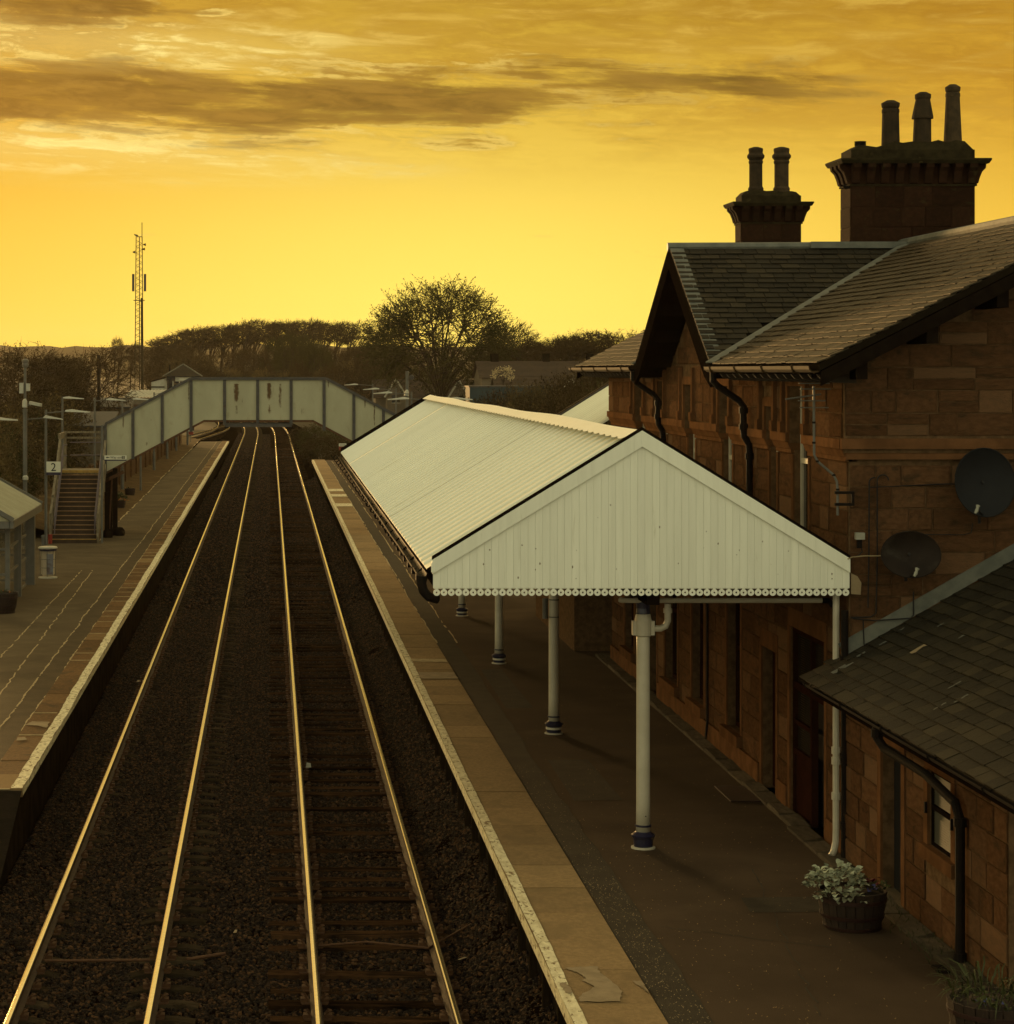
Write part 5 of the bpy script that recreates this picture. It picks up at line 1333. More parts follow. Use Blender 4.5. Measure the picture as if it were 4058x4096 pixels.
b = MB(); b.hexa([(x + .62, y - .1, 5.36), (x + 1.3, y - .05, 5.30), (x + 1.3, y + .05, 5.30), (x + .62, y + .1, 5.36), (x + .70, y - .06, 5.45), (x + 1.28, y - .03, 5.325), (x + 1.28, y + .03, 5.325), (x + .70, y + .06, 5.45)]); b.build('lamp_head', 'pale_metal', t)
MB().lathe([(.06, 0), (.10, .02), (.10, .12), (.05, .17)], (x + .02, y - .06, 3.22), 10).build('speaker', 'pale_metal', t)
MB().box(x - .02, y - .16, 2.42, x + .11, y - .05, 2.70).build('junction_box', 'pale_metal', t)
# glass shelter
sh_t = thing('waiting_shelter', (-8, 63, PZ), 'grey glazed waiting shelter with ribbed pitched roof on the left platform', 'shelter')
SX0, SX1 = -9.3, -6.76; RXs, RZs, EZs = -8.0, 4.02, 3.18
b = MB(); y = 59.1; pf = []
while y < 66.4:
    pf += [(y, 0), (y + .03, .018), (y + .07, .018), (y + .10, 0)]; y += .20
pf.append((66.45, 0))
for (y, h) in pf: b.v += [(-6.52, y, EZs + h), (RXs, y, RZs + h), (-9.48, y, EZs + h)]
for k in range(len(pf) - 1): i = k * 3; b.f += [(i, i + 1, i + 4, i + 3), (i + 1, i + 2, i + 5, i + 4)]
b.build('roof_sheet', 'shelter_sheet', sh_t)
b = MB()
for y in (59.06, 66.46):
    b.beam((-6.50, y, EZs + .02), (RXs, y, RZs + .02), .06, .11); b.beam((-9.5, y, EZs + .02), (RXs, y, RZs + .02), .06, .11)
b.build('verge', 'grey_metal', sh_t)
b = MB().extrude([(-6.6, 59.12, EZs - .02), (RXs, 59.12, RZs - .05), (-9.4, 59.12, EZs - .02)], (0, .03, 0)); b.build('gable_panel', 'shelter_sheet', sh_t)
b = MB().box(-6.60, 59.08, EZs - .20, -6.50, 66.46, EZs - .005).box(-9.45, 59.08, EZs - .20, -6.61, 59.17, EZs - .03); b.build('eave_beam', 'grey_metal', sh_t)
for (x, y, w) in ((-6.74, 59.85, .06), (-6.80, 62.8, .10), (-6.82, 67.3 - 1.0, .13), (-9.3, 59.85, .06), (-9.3, 66.3, .08), (-8.0, 59.85, .05)):
    MB().box(x - w, y - w, PZ, x + w, y + w, EZs - .02).build('post', 'grey_metal', sh_t)
def glazed(xa, ya, xb, yb):
    b = MB()
    for z in (PZ + .12, PZ + .85, PZ + 1.5, PZ + 2.15): b.beam((xa, ya, z), (xb, yb, z), .05, .06)
    b.build('glazing_bar', 'grey_metal', sh_t)
    for z0, z1 in ((PZ + .15, PZ + .82), (PZ + .88, PZ + 1.47), (PZ + 1.53, PZ + 2.12)):
        MB().poly([(xa, ya, z0), (xb, yb, z0), (xb, yb, z1), (xa, ya, z1)]).build('pane', 'shelter_glass', sh_t)
glazed(-6.75, 59.92, -6.79, 62.7); glazed(-6.81, 62.92, -6.82, 65.0); glazed(-9.25, 59.85, -8.06, 59.85); glazed(-7.94, 59.85, -6.8, 59.85); glazed(-9.3, 66.3, -6.9, 66.3); glazed(-9.3, 59.9, -9.3, 66.2)
MB().box(-9.2, 60.3, PZ + .42, -8.8, 65.8, PZ + .46).build('seat', 'dark_timber', sh_t)
# litter bin with clear bag
t = thing('litter_bin', (-6.52, 68.4, PZ), 'grey ring bin holding a clear bag beside the glass shelter', 'bin'); x, y = -6.52, 68.4
MB().lathe([(.27, .86), (.285, .87), (.285, .90), (.25, .925), (.0, .935)], (x, y, PZ), 18, cap=False).build('lid', 'pale_metal', t)
MB().lathe([(.268, .80), (.268, .85)], (x, y, PZ), 18).build('rim', 'sign_navy', t)
MB().lathe([(.14, .06), (.20, .12), (.205, .5), (.215, .82)], (x, y, PZ), 18, cap=False).build('bag', 'bin_bag', t)
MB().box(x - .02, y - .215, PZ + .12, x + .17, y - .205, PZ + .72).build('panel', 'bin_panel', t)
b = MB()
for k in range(8): a_ = k * math.pi / 4; b.tube([(x + .222 * math.cos(a_), y + .222 * math.sin(a_), PZ + .06), (x + .24 * math.cos(a_), y + .24 * math.sin(a_), PZ + .84)], .008, 4)
for z in (.3, .55): b.lathe([(.232, z), (.232, z + .015)], (x, y, PZ), 16, cap=False)
b.build('cage', 'grey_metal', t)
MB().lathe([(.28, 0), (.28, .03), (.1, .05)], (x, y, PZ), 16).build('base', 'pale_metal', t)
t = MB().lathe([(.075, 0), (.08, .30), (.085, .305), (.085, .33)], (-7.73, 81.9, PZ), 12).build('red_post', 'red_paint', None, at=(-7.73, 81.9, PZ)); tag(t, 'small red post at the left foot of the stairs', 'post')  # small red post standing by the stairs
t = MB().tube([(-7.9, 81.0, PZ), (-7.9, 81.0, 1.22)], .05, 8).lathe([(.07, 1.2), (.07, 1.24), (.03, 1.27)], (-7.9, 81.0, 0), 10).build('bollard', 'grey_metal', None, at=(-7.9, 81.0, PZ)); tag(t, 'short pale-topped bollard left of the red post', 'bollard')
# dark sacks at the trestle foot
for k, (x, y, s, lb) in enumerate(((-5.92, 84.9, .19, 'dark lumpy sack at the foot of the stairs beside the post'), (-5.55, 85.9, .20, 'dark rounded weight at the base of the bridge trestle'))):
    o = MB().lathe([(s * .9, 0), (s * 1.05, .08), (s * .95, .2), (s * .55, .3), (.02, .32)], (x, y, PZ), 12).build('sack', 'dark_timber', None, at=(x, y, PZ), smooth_=True); tag(o, lb, 'sack')
# boarded fence along the back of the far platform
ft = thing('slatted_fence', (-7.6, 120, PZ), 'brown close-boarded fence running along behind the left platform', 'fence')
r = random.Random(81)
for k in range(22):
    ya = 94 + k * 4.4; x = -8.05 + (ya - 94) * .0085
    s = MB()
    for j in range(14): z = PZ + .12 + j * .125; s.box(x, ya + .08, z, x + .03 + r.uniform(0, .01), ya + 4.36, z + .10)
    s.build('slat_bay', 'fence_wood', ft, kind='stuff')
    MB().box(x - .04, ya - .06, PZ - .1, x + .08, ya + .06, PZ + 1.95).build('post', 'fence_wood', ft)
# red notices
def notice(loc, w, h, label):
    x, y, z = loc; t = thing('notice_board', loc, label, 'notice')
    MB().box(x - w / 2, y - .02, z, x + w / 2, y + .02, z + h * .56).build('lower_board', 'red_paint', t)
    MB().box(x - w / 2, y - .022, z + h * .56, x + w / 2, y + .02, z + h).build('upper_board', 'sign_white', t)
    b = MB()
    for k in range(3): b.box(x - w * .4, y - .026, z + h * (.63 + .11 * k), x + w * .4, y - .023, z + h * (.66 + .11 * k))
    for k in range(3): b.box(x - w * .4, y - .026, z + h * (.12 + .13 * k), x + w * .35, y - .021, z + h * (.16 + .13 * k))
    b.build('lettering_lines', 'sign_black', t)
    MB().tube([(x, y + .04, z - 1.6), (x, y + .04, z + h)], .035, 6).build('post', 'grey_metal', t)
notice((-6.72, 197, 1.55), .46, .46, 'red and white notice on a post at the far end of the left platform')
notice((4.9, 157.6, 1.58), .50, .46, 'red and white notice at the far end of the canopied platform')
# right platform lamps beyond the canopy
GR = 'lamp posts beyond the canopy'
lamp_post((6.6, 150, PZ), 5.22, 1.05, 'lamp post furthest beyond the canopy, its arm above the footbridge slope', GR, dirn=-1)
lamp_post((6.75, 125, PZ), 5.14, 1.0, 'lamp post second beyond the canopy, arm crossing the pale house gable', GR, dirn=-1)
lamp_post((6.55, 108, PZ), 5.10, 1.0, 'lamp post third beyond the canopy, in front of the camera pole', GR, dirn=-1)
lamp_post((6.45, 94, PZ), 5.00, .95, 'double-armed lamp post nearest behind the canopy ridge', GR, dirn=-1, back=True)
t = thing('camera_pole', (6.47, 110, PZ), 'grey camera pole with round loudspeaker behind the canopy peak', 'camera pole'); x, y = 6.47, 110
MB().tube([(x, y, PZ), (x, y, 6.95)], .085, 8).build('pole', 'grey_metal', t)
MB().tube([(x - .02, y - .05, 6.05), (x - .02, y - .12, 5.98), (x - .05, y - .16, 5.78)], [.05, .10, .12], 10).build('camera', 'pale_metal', t)
o = MB(); o.lathe([(.10, -.05), (.13, .0), (.11, .05)], (0, 0, 0), 14); o.lathe([(.05, -.06), (.05, .06)], (0, 0, 0), 10)
o.v = [(x + .2 + a, y - .1 + c, 6.65 + b_) for a, b_, c in o.v]; o.build('loudspeaker', 'bridge_steel', t)
# ================================================================== FITTINGS ON THE GABLE WALL
def dish(c, w, h, tilt, m, label, lnb):
    t = thing('satellite_dish', c, label, 'satellite dish'); x, y, z = c
    b = MB(); n = 28; rings = 5
    for side in (0, 1):
        i0 = len(b.v)
        for k in range(rings + 1):
            f = k / rings
            for j in range(n):
                a = 2 * math.pi * j / n
                b.v.append((x + w / 2 * f * math.cos(a), y - .10 * f * f + .10 + (.012 if side else 0) + .06 * f * math.sin(a), z + h / 2 * f * math.sin(a)))
        for k in range(rings):
            for j in range(n):
                q = (j + 1) % n; F = (i0 + k * n + j, i0 + k * n + q, i0 + (k + 1) * n + q, i0 + (k + 1) * n + j); b.f.append(F if side == 0 else F[::-1])
    b.build('reflector', m, t, smooth_=True)
    MB().tube([(x + w / 2 * 1.0 * math.cos(a), y + .06 * math.sin(a), z + h / 2 * math.sin(a)) for a in [2 * math.pi * k / 28 for k in range(29)]], .008, 5).build('rim', m, t)
    lx, lz = lnb
    MB().tube([(x, y + .05, z - h * .48), (x + lx * .6, y - .18, z + lz - .06), (x + lx, y - .30, z + lz)], .013, 6).build('feed_arm', 'cable', t)
    MB().tube([(x + lx - .02, y - .32, z + lz - .06), (x + lx, y - .31, z + lz - .03), (x + lx + .02, y - .28, z + lz + .01), (x + lx + .03, y - .27, z + lz + .03)], [.014, .022, .018, .028], 9).build('receiver', 'white_plastic', t)
    MB().tube([(x, y + .08, z), (x, y + .24, z - .05), (x, y + .24, z - h * .62)], .02, 6).build('wall_bracket', 'cable', t)
    return t
dish((8.78, 28.62, 5.62), .74, .84, 0, 'black_plastic', 'large black satellite dish high on the gable wall at the right edge', (-.20, -.30))
dish((7.87, 28.62, 4.735), .735, .56, 0, 'brown_dish', 'oval weathered brown satellite dish low on the gable wall', (-.03, -.18))
# yagi aerial on its cranked mast
t = thing('tv_aerial', (7.05, 29.3, 4.9), 'thin grey television aerial on a cranked pole at the wall corner', 'aerial')
pole = [(7.03, 28.88, 5.2), (7.03, 28.88, 5.52), (7.02, 28.88, 5.62), (6.98, 28.88, 5.70), (6.78, 28.88, 5.87), (6.74, 28.88, 5.95), (6.735, 28.88, 6.62)]
MB().tube(pole, .017, 7).build('pole', 'grey_metal', t)
b = MB()
for p in (pole[1], pole[3], pole[4], (6.735, 28.88, 6.1), (6.735, 28.88, 6.35)): b.tube([(p[0], p[1], p[2] - .012), (p[0], p[1], p[2] + .012)], .023, 7)
b.build('clip', 'cast_iron', t)
MB().box(6.99, 28.84, 5.465, 7.23, 28.88, 5.50).box(6.99, 28.84, 5.32, 7.23, 28.88, 5.355).box(7.195, 28.842, 5.356, 7.23, 28.879, 5.464).build('wall_bracket', 'cast_iron', t)
yg = MB(); yg.tube([(6.35, 28.72, 6.64), (6.84, 28.96, 6.70)], .011, 5); yg.tube([(6.735, 28.88, 6.56), (6.735, 28.88, 6.80)], .014, 6); yg.build('boom', 'grey_metal', t)
e = MB()
for (dx, z, w) in ((.0, 6.835, .19), (.02, 6.765, .19), (-.03, 6.62, .17), (.0, 6.535, .18)): e.tube([(6.735 + dx - w, 28.86, z), (6.735 + dx + w, 28.86, z)], .0075, 4)
for k in range(6): e.tube([(6.40 + k * .075, 28.72 + k * .036, 6.645 + k * .009 - .0), (6.37 + k * .075, 28.82 + k * .036, 6.645 + k * .009)], .005, 4)
e.build('element', 'grey_metal', t)
# junction box and cables
def cable(pts, r, m, label, name='cable'):
    tag(MB().tube(pts, r, 6).build(name, m, None, at=pts[-1]), label, 'cable')
t = thing('junction_box', (7.31, 28.93, 4.94), 'small pale junction box near the canopy end of the gable wall', 'junction box')
MB().box(7.255, 28.86, 4.90, 7.365, 28.94, 4.985).build('box', 'white_plastic', t); MB().box(7.28, 28.90, 4.79, 7.34, 28.94, 4.90).build('gland', 'cast_iron', t)
Yc = 28.90
def arc(xc, zc, r, a0, a1, n=7): return [(xc + r * math.cos(a0 + (a1 - a0) * k / n), Yc + .03, zc + r * math.sin(a0 + (a1 - a0) * k / n)) for k in range(n + 1)]
cable([(7.42, Yc + .03, 4.05), (7.43, Yc + .03, 4.6), (7.435, Yc + .03, 5.58)] + arc(7.50, 5.60, .065, math.pi, math.pi * .45) , .009, 'cable', 'black cable looping left on the gable wall beside the junction box')
cable([(7.2, Yc + .02, 3.93), (7.45, Yc + .03, 3.935), (7.52, Yc + .03, 3.98), (7.535, Yc + .03, 4.6), (7.535, Yc + .03, 5.62)] + arc(7.605, 5.63, .07, math.pi, 0), .009, 'cable', 'black cable looping right on the gable wall beside the junction box')
cable([(7.22, Yc, 3.92), (7.5, Yc + .03, 3.89), (7.95, Yc + .03, 3.92), (7.985, Yc + .03, 3.96), (7.985, Yc + .03, 4.25)], .009, 'cable', 'black cable running from the oval dish back to the corner')
cable([(7.44, Yc + .01, 5.545), (8.2, Yc - .05, 5.585), (9.3, Yc - .1, 5.65)], .006, 'cable', 'thin black wire stretched across the gable wall above the dish')
cable([(7.62, Yc + .01, 5.555), (8.3, Yc - .05, 5.58), (9.3, Yc - .1, 5.60)], .005, 'cable', 'second thin black wire crossing just below the first')
cable([(8.72, Yc + .03, 5.1), (8.70, Yc + .03, 4.98), (8.6, Yc + .03, 4.955), (7.95, Yc + .03, 4.96)], .007, 'cable', 'black cable hanging from the large dish to the left')
cable([(7.15, 28.86, 4.66), (7.20, 28.84, 4.685), (7.35, 28.84, 4.70), (7.52, 28.84, 4.70), (7.65, 28.84, 4.715), (7.73, 28.80, 4.735)], .008, 'pale_cable', 'pale cable sagging from the canopy end to the oval dish')
cable([(7.33, Yc, 4.79), (7.34, Yc, 4.75), (7.30, Yc, 4.70), (7.2, Yc, 4.665)], .008, 'cable', 'short black tail under the junction box')
cable([(7.36, Yc + .03, 3.9), (7.37, Yc + .03, 3.6), (7.40, Yc, 3.45), (7.5, Yc - .05, 3.50)], .008, 'cable', 'black cable dropping to the lead flashing of the annex')
patch3 = MB().extrude([(7.21, 28.935, 4.22), (7.33, 28.935, 4.21), (7.34, 28.935, 4.36), (7.29, 28.935, 4.44), (7.21, 28.935, 4.48)], (0, .01, 0)); patch3.build('render_patch', 'pale_cement', bld)

# ================================================================== BARREL PLANTERS
def leaf_mesh(m, L, W, curl=.25, n='leaf'):
    b = MB(); pr = [(0, .12), (.25, .8), (.55, 1.0), (.82, .66), (1.0, .05)]
    for f, w in pr:
        z = curl * L * math.sin(f * 2.2) - .25 * L * f * f; b.v += [(-W / 2 * w, f * L, z + .12 * W * w), (0, f * L, z), (W / 2 * w, f * L, z + .12 * W * w)]
    for k in range(len(pr) - 1):
        i = k * 3; b.f += [(i, i + 1, i + 4, i + 3), (i + 1, i + 2, i + 5, i + 4)]
    return b.mesh(n, m, smooth_=True)
def barrel(loc, R, H, label):
    t = thing('barrel_planter', loc, label, 'planter', 'barrel planters'); x, y, z = loc; rb = R * .80
    n = 22
    for k in range(n):
        a0, a1 = 2 * math.pi * k / n + .012, 2 * math.pi * (k + 1) / n - .012
        b = MB()
        for (q, hh) in ((rb, 0), ((rb + R) / 2 + .012, H * .5), (R, H)):
            for rr_, a in ((q, a0), (q, a1), (q - .03, a1), (q - .03, a0)): b.v.append((x + rr_ * math.cos(a), y + rr_ * math.sin(a), z + hh))
        for L in (0, 4):
            for j in range(4): b.f.append((L + j, L + (j + 1) % 4, L + 4 + (j + 1) % 4, L + 4 + j))
        b.f.append((8, 9, 10, 11)); b.build('stave', 'barrel_wood', t)
    def rad_at(h): f = h / H; return rb + (R - rb) * f + .022 * (1 - abs(f - .5) * 2)
    for h0, h1 in ((.02, .10), (.30, .40), (.72, .82)):
        MB().lathe([(rad_at(H * h0) + .001, H * h0), (rad_at(H * h0) + .008, H * h0 + .004), (rad_at(H * h1) + .008, H * h1), (rad_at(H * h1) + .001, H * h1 + .004)], loc, 26, cap=False).build('hoop', 'barrel_hoop', t)
    MB().lathe([(R - .03, H - .04), (R * .5, H - .01), (.01, H)], loc, 18, cap=False).build('soil', 'soil', t)
    return t
def plant_leaves(parent, c, rx, ry, h, n, me, seed, size=(.7, 1.3), name='leaf', spread=1.0, zb=0):
    r = random.Random(seed); off = WL[parent]
    for k in range(n):
        a = r.uniform(0, 6.283); f = math.sqrt(r.random()); el = (1 - f * f) ** .5
        p = Vector((c[0] + rx * f * math.cos(a), c[1] + ry * f * math.sin(a), c[2] + zb + h * el * r.uniform(.35, 1.0)))
        o = bpy.data.objects.new(name, me); link(o, parent); o.location = p - off
        o.rotation_euler = (r.uniform(-.5, .5) + .9 * (f - .4), r.uniform(-.4, .4), a - math.pi / 2 + r.uniform(-.6, .6)); s = r.uniform(*size); o.scale = (s, s, s)
silver = leaf_mesh('silver_leaf', .085, .065); green = leaf_mesh('green_leaf', .06, .035); redp = leaf_mesh('red_petal', .05, .05, .1, 'petal'); bluep = leaf_mesh('blue_petal', .045, .045, .1, 'petal'); orp = leaf_mesh('orange_petal', .10, .09, .1, 'petal')
blade = leaf_mesh('grass_leaf', .26, .012, .5, 'blade')
bp = barrel((6.37, 25.52, PZ), .375, .42, 'half barrel planter of silver-leaved plants and red flowers by the annex wall')
plant_leaves(bp, (6.18, 25.46, PZ + .42), .30, .27, .30, 240, silver, 1, size=(.5, 1.25))
plant_leaves(bp, (6.16, 25.24, PZ + .34), .26, .16, .12, 50, silver, 2)
plant_leaves(bp, (6.58, 25.55, PZ + .42), .18, .2, .08, 50, green, 3)
plant_leaves(bp, (6.60, 25.52, PZ + .46), .13, .1, .09, 16, redp, 4, name='petal'); plant_leaves(bp, (6.58, 25.38, PZ + .42), .06, .05, .06, 8, bluep, 5, name='petal')
bp = barrel((6.55, 21.05, PZ), .43, .42, 'half barrel planter overgrown with grassy tufts in the bottom right corner')
plant_leaves(bp, (6.5, 21.05, PZ + .40), .40, .40, .12, 130, blade, 6, name='blade', size=(.6, 1.5)); plant_leaves(bp, (6.5, 20.95, PZ + .40), .32, .3, .10, 60, green, 7, name='leaf'); plant_leaves(bp, (6.4, 20.8, PZ + .42), .15, .12, .06, 8, bluep, 8, name='petal')
bp = barrel((-6.76, 58.6, PZ), .42, .50, 'dark half barrel planter standing in front of the glass shelter')
plant_leaves(bp, (-6.76, 58.6, PZ + .50), .3, .3, .07, 40, green, 9); plant_leaves(bp, (-6.65, 58.5, PZ + .52), .2, .2, .05, 6, orp, 10, name='petal', size=(.5, .8))
bp = barrel((-6.68, 103, PZ), .30, .34, 'banded half barrel planter with a green bush and orange flowers past the stairs')
big_green = leaf_mesh('green_leaf', .14, .10); plant_leaves(bp, (-6.68, 103, PZ + .34), .30, .28, .36, 90, big_green, 11); plant_leaves(bp, (-6.5, 102.8, PZ + .30), .2, .12, .30, 9, orp, 12, name='petal')
bp = barrel((-6.80, 113, PZ), .26, .36, 'plain dark half barrel planter behind the flowering one')
plant_leaves(bp, (-6.9, 113, PZ + .36), .2, .2, .05, 14, big_green, 13, size=(.4, .7)); plant_leaves(bp, (-6.95, 112.9, PZ + .36), .15, .1, .06, 6, orp, 14, name='petal', size=(.5, .9))
# weeds in the ballast edge and by the kerb
r = random.Random(91); b = MB()
for k in range(420):
    x = r.choice([r.uniform(7.0, 7.15), r.uniform(6.7, 7.12)]); y = r.uniform(19.5, 28.5); L = r.uniform(.03, .11); a = r.uniform(0, 6.28)
    dx, dy = L * .6 * math.cos(a), L * .6 * math.sin(a); b.poly([(x - .006, y, PZ + .02), (x + .006, y, PZ + .02), (x + dx, y + dy, PZ + .02 + L)])
b.build('grass_tufts', 'grass_leaf', None, kind='stuff')
b = MB(); r = random.Random(92)
for k in range(900):
    x = r.uniform(4.16, 6.85); y = r.choice([r.uniform(17.5, 32), r.uniform(17.5, 48)])
    if x > 4.9 and r.random() < .3: x = r.uniform(4.16, 5.2)
    s = r.uniform(.004, .014); a = r.uniform(0, 3.14); c_, s_ = math.cos(a) * s, math.sin(a) * s
    b.poly([(x - c_, y - s_, PZ + .003), (x + s_ * .5, y - c_ * .5, PZ + .006), (x + c_, y + s_, PZ + .004 + s * .7), (x - s_ * .5, y + c_ * .5, PZ + .006)])
b.build('blown_leaves', 'slab', None, kind='stuff')
b = MB()
for k in range(1300):
    x = r.uniform(3.73, 4.13); y = r.choice([r.uniform(17.5, 28), r.uniform(17.5, 36)]); s = r.uniform(.004, .011); a = r.uniform(0, 3.14); c_, s_ = math.cos(a) * s, math.sin(a) * s
    b.poly([(x - c_, y - s_, PZ + .006), (x + s_ * .5, y - c_ * .5, PZ + .008), (x + c_, y + s_, PZ + .006 + s * .9), (x - s_ * .5, y + c_ * .5, PZ + .008)])
b.build('grit', 'pale_cement', None, kind='stuff')
MB().box(6.75, 23.55, PZ + .004, 7.0, 23.8, PZ + .03).build('drain_grate', 'cast_iron', None, at=(6.87, 23.7, PZ)); tag(bpy.data.objects['drain_grate'], 'dark iron drain grate at the foot of the annex downpipe', 'drain')
# ================================================================== TREES AND SHRUBS
def fill_tree(seed, H, Wd, trunk=.25, zc=.60, rz=.40, limbs=10, subs=8, twigs=8, lean=0.0, fine=4, twl=.07, tw=.0022, leaf=0, leafs=.010, tr=.020, low=-.35, jit=.22, bushy=False):
    """a bare spring tree whose crown fills a dome: trunk, limbs and boughs (wood), twigs and leaf flecks (crown). H and Wd in metres."""
    r = random.Random(seed); wood, crown = MB(), MB(); R = Wd / 2
    cen = Vector((lean * H * .10, 0, zc * H)); rad3 = Vector((R, R, rz * H))
    def at(d, f):
        p = Vector((cen.x + d.x * rad3.x * f, cen.y + d.y * rad3.y * f, cen.z + d.z * rad3.z * f * (1.0 if d.z > 0 else .85)))
        p.x += lean * max(0, p.z / H - trunk) * H * .16
        return p
    def bend(a, c, ra, rc, n=4, up=.25, k=4, m=wood):
        mid = (a + c) / 2 + Vector((r.gauss(0, .03), r.gauss(0, .03), 0)) * (c - a).length + Vector((-(c.x - a.x) * .12, -(c.y - a.y) * .12, up * (c - a).length * .35))
        pts = [a * (1 - t) ** 2 + mid * 2 * t * (1 - t) + c * t * t for t in [q / n for q in range(n + 1)]]
        m.tube(pts, [ra + (rc - ra) * q / n for q in range(n + 1)], k, cap=False)
    rt = tr * H; top = Vector((lean * H * .03, 0, trunk * H + (0 if bushy else .12 * H)))
    if not bushy: wood.tube([(0, 0, -.1), (lean * .01 * H, 0, top.z * .5), tuple(top)], [rt * 1.35, rt, rt * .8], 7, cap=False)
    for i in range(limbs):
        zf = low + (1 - low) * (i + .5) / limbs; a = i * 2.39996 + r.uniform(-.35, .35); h = math.sqrt(max(0, 1 - zf * zf))
        d = Vector((h * math.cos(a), h * math.sin(a), zf))
        s0 = Vector((r.uniform(-.05, .05) * Wd, r.uniform(-.05, .05) * Wd, 0)) if bushy else Vector((top.x * .8, 0, top.z * r.uniform(.62, 1.0)))
        e = at(d, .50 * r.uniform(.8, 1.15)); bend(s0, e, rt * .48, rt * .22, 4, .3, 5)
        for j in range(subs):
            d2 = (d + Vector((r.gauss(0, .42), r.gauss(0, .42), r.gauss(0, .38)))).normalized()
            if d2.z < low: d2.z = low; d2.normalize()
            e2 = at(d2, r.uniform(.62, .86)); bend(e, e2, rt * .19, rt * .075, 3, .12, 3)
            for k in range(twigs):
                d3 = (d2 + Vector((r.gauss(0, jit), r.gauss(0, jit), r.gauss(0, jit)))).normalized(); f = r.uniform(.78, 1.06) if r.random() > .15 else r.uniform(1.0, 1.13)
                e3 = at(d3, f); q0 = e2 * r.uniform(.6, 1.0) + e * 0
                q0 = e.lerp(e2, r.uniform(.45, 1.0)); v = e3 - q0; w = v.cross(Vector((r.uniform(-1, 1), r.uniform(-1, 1), r.uniform(-1, 1)))).normalized() * (tw * H * 1.3)
                m_ = q0 + v * .5 + Vector((r.gauss(0, .06), r.gauss(0, .06), r.gauss(.05, .05))) * v.length
                crown.poly([q0 - w, q0 + w, m_ + w * .8, m_ - w * .8]); crown.poly([m_ - w * .8, m_ + w * .8, e3 + w * .4, e3 - w * .4])
                for _ in range(fine):
                    b0 = m_.lerp(e3, r.uniform(0, 1.0)); u = (v.normalized() * .7 + Vector((r.gauss(0, .6) + lean * .35, r.gauss(0, .6), r.gauss(.15, .5)))).normalized() * (twl * H * r.uniform(.5, 1.15))
                    w2 = u.cross(Vector((r.uniform(-1, 1), r.uniform(-1, 1), r.uniform(-1, 1)))).normalized() * (tw * H)
                    crown.poly([b0 - w2, b0 + w2, b0 + u])
                    for _q in range(leaf):
                        c = b0 + u * r.uniform(.3, 1.1); q = leafs * H * r.uniform(.6, 1.4); a1 = Vector((r.gauss(0, 1), r.gauss(0, 1), r.gauss(0, 1))).normalized() * q; b1 = Vector((r.gauss(0, 1), r.gauss(0, 1), r.gauss(0, 1))).normalized() * q
                        crown.poly([c - a1, c + b1 * .6, c + a1, c - b1 * .6])
    return wood, crown
ORD = ['first', 'second', 'third', 'fourth', 'fifth', 'sixth', 'seventh', 'eighth', 'ninth', 'tenth', 'eleventh', 'twelfth', 'thirteenth', 'fourteenth', 'fifteenth', 'sixteenth', 'seventeenth', 'eighteenth']
def ranks(rows, cuts):
    """(row name, place from the left) of every plant: rows by distance y, places by x"""
    out = {}
    for name, lo, hi in cuts:
        ids = sorted((i for i, q in enumerate(rows) if lo <= q[2] < hi), key=lambda i: rows[i][0])
        for n, i in enumerate(ids): out[i] = (name, ORD[min(n, 17)])
    return out
class Kind:
    def __init__(s, name, m, **k):
        w, c = fill_tree(**k); s.w = w.mesh('trunk', 'bark'); s.c = c.mesh('crown', m); s.H = k['H']; s.W = k['Wd']; s.name = name
    def put(s, loc, label, cat='tree', group=None, h=None, w=None, rz=0.0):
        t = thing(s.name, loc, label, cat, group); t.rotation_euler = (0, 0, rz); f = (h or s.H) / s.H; g = (w / s.W) if w else f; t.scale = (g, g, f)
        for me, n in ((s.w, 'trunk'), (s.c, 'crown')): o = bpy.data.objects.new(n, me); link(o, t)
        return t
def px(u, v, y): return ((u - 1081) * y / 9329, 7 - (v - 1480) * y / 9329)

# the big round-crowned tree behind the canopy
big_tree = Kind('broad_tree', 'olive_leaf', seed=5, H=17.6, Wd=18.4, trunk=.10, zc=.50, rz=.49, limbs=22, subs=10, twigs=9, fine=4, twl=.05, tw=.0016, leaf=5, leafs=.0056, tr=.024, low=-.5, jit=.2)
big_tree.put((20.4, 280, .2), 'big round-crowned tree in thin spring leaf behind the canopy ridge')
side_k = Kind('bare_tree', 'brown_leaf', seed=14, H=12, Wd=10, trunk=.2, zc=.62, rz=.38, limbs=9, subs=7, twigs=7, fine=4, leaf=0, lean=.6, low=-.2)
side_k.put((29.0, 300, .2), 'smaller bare tree leaning right beside the big round tree', h=13.0)
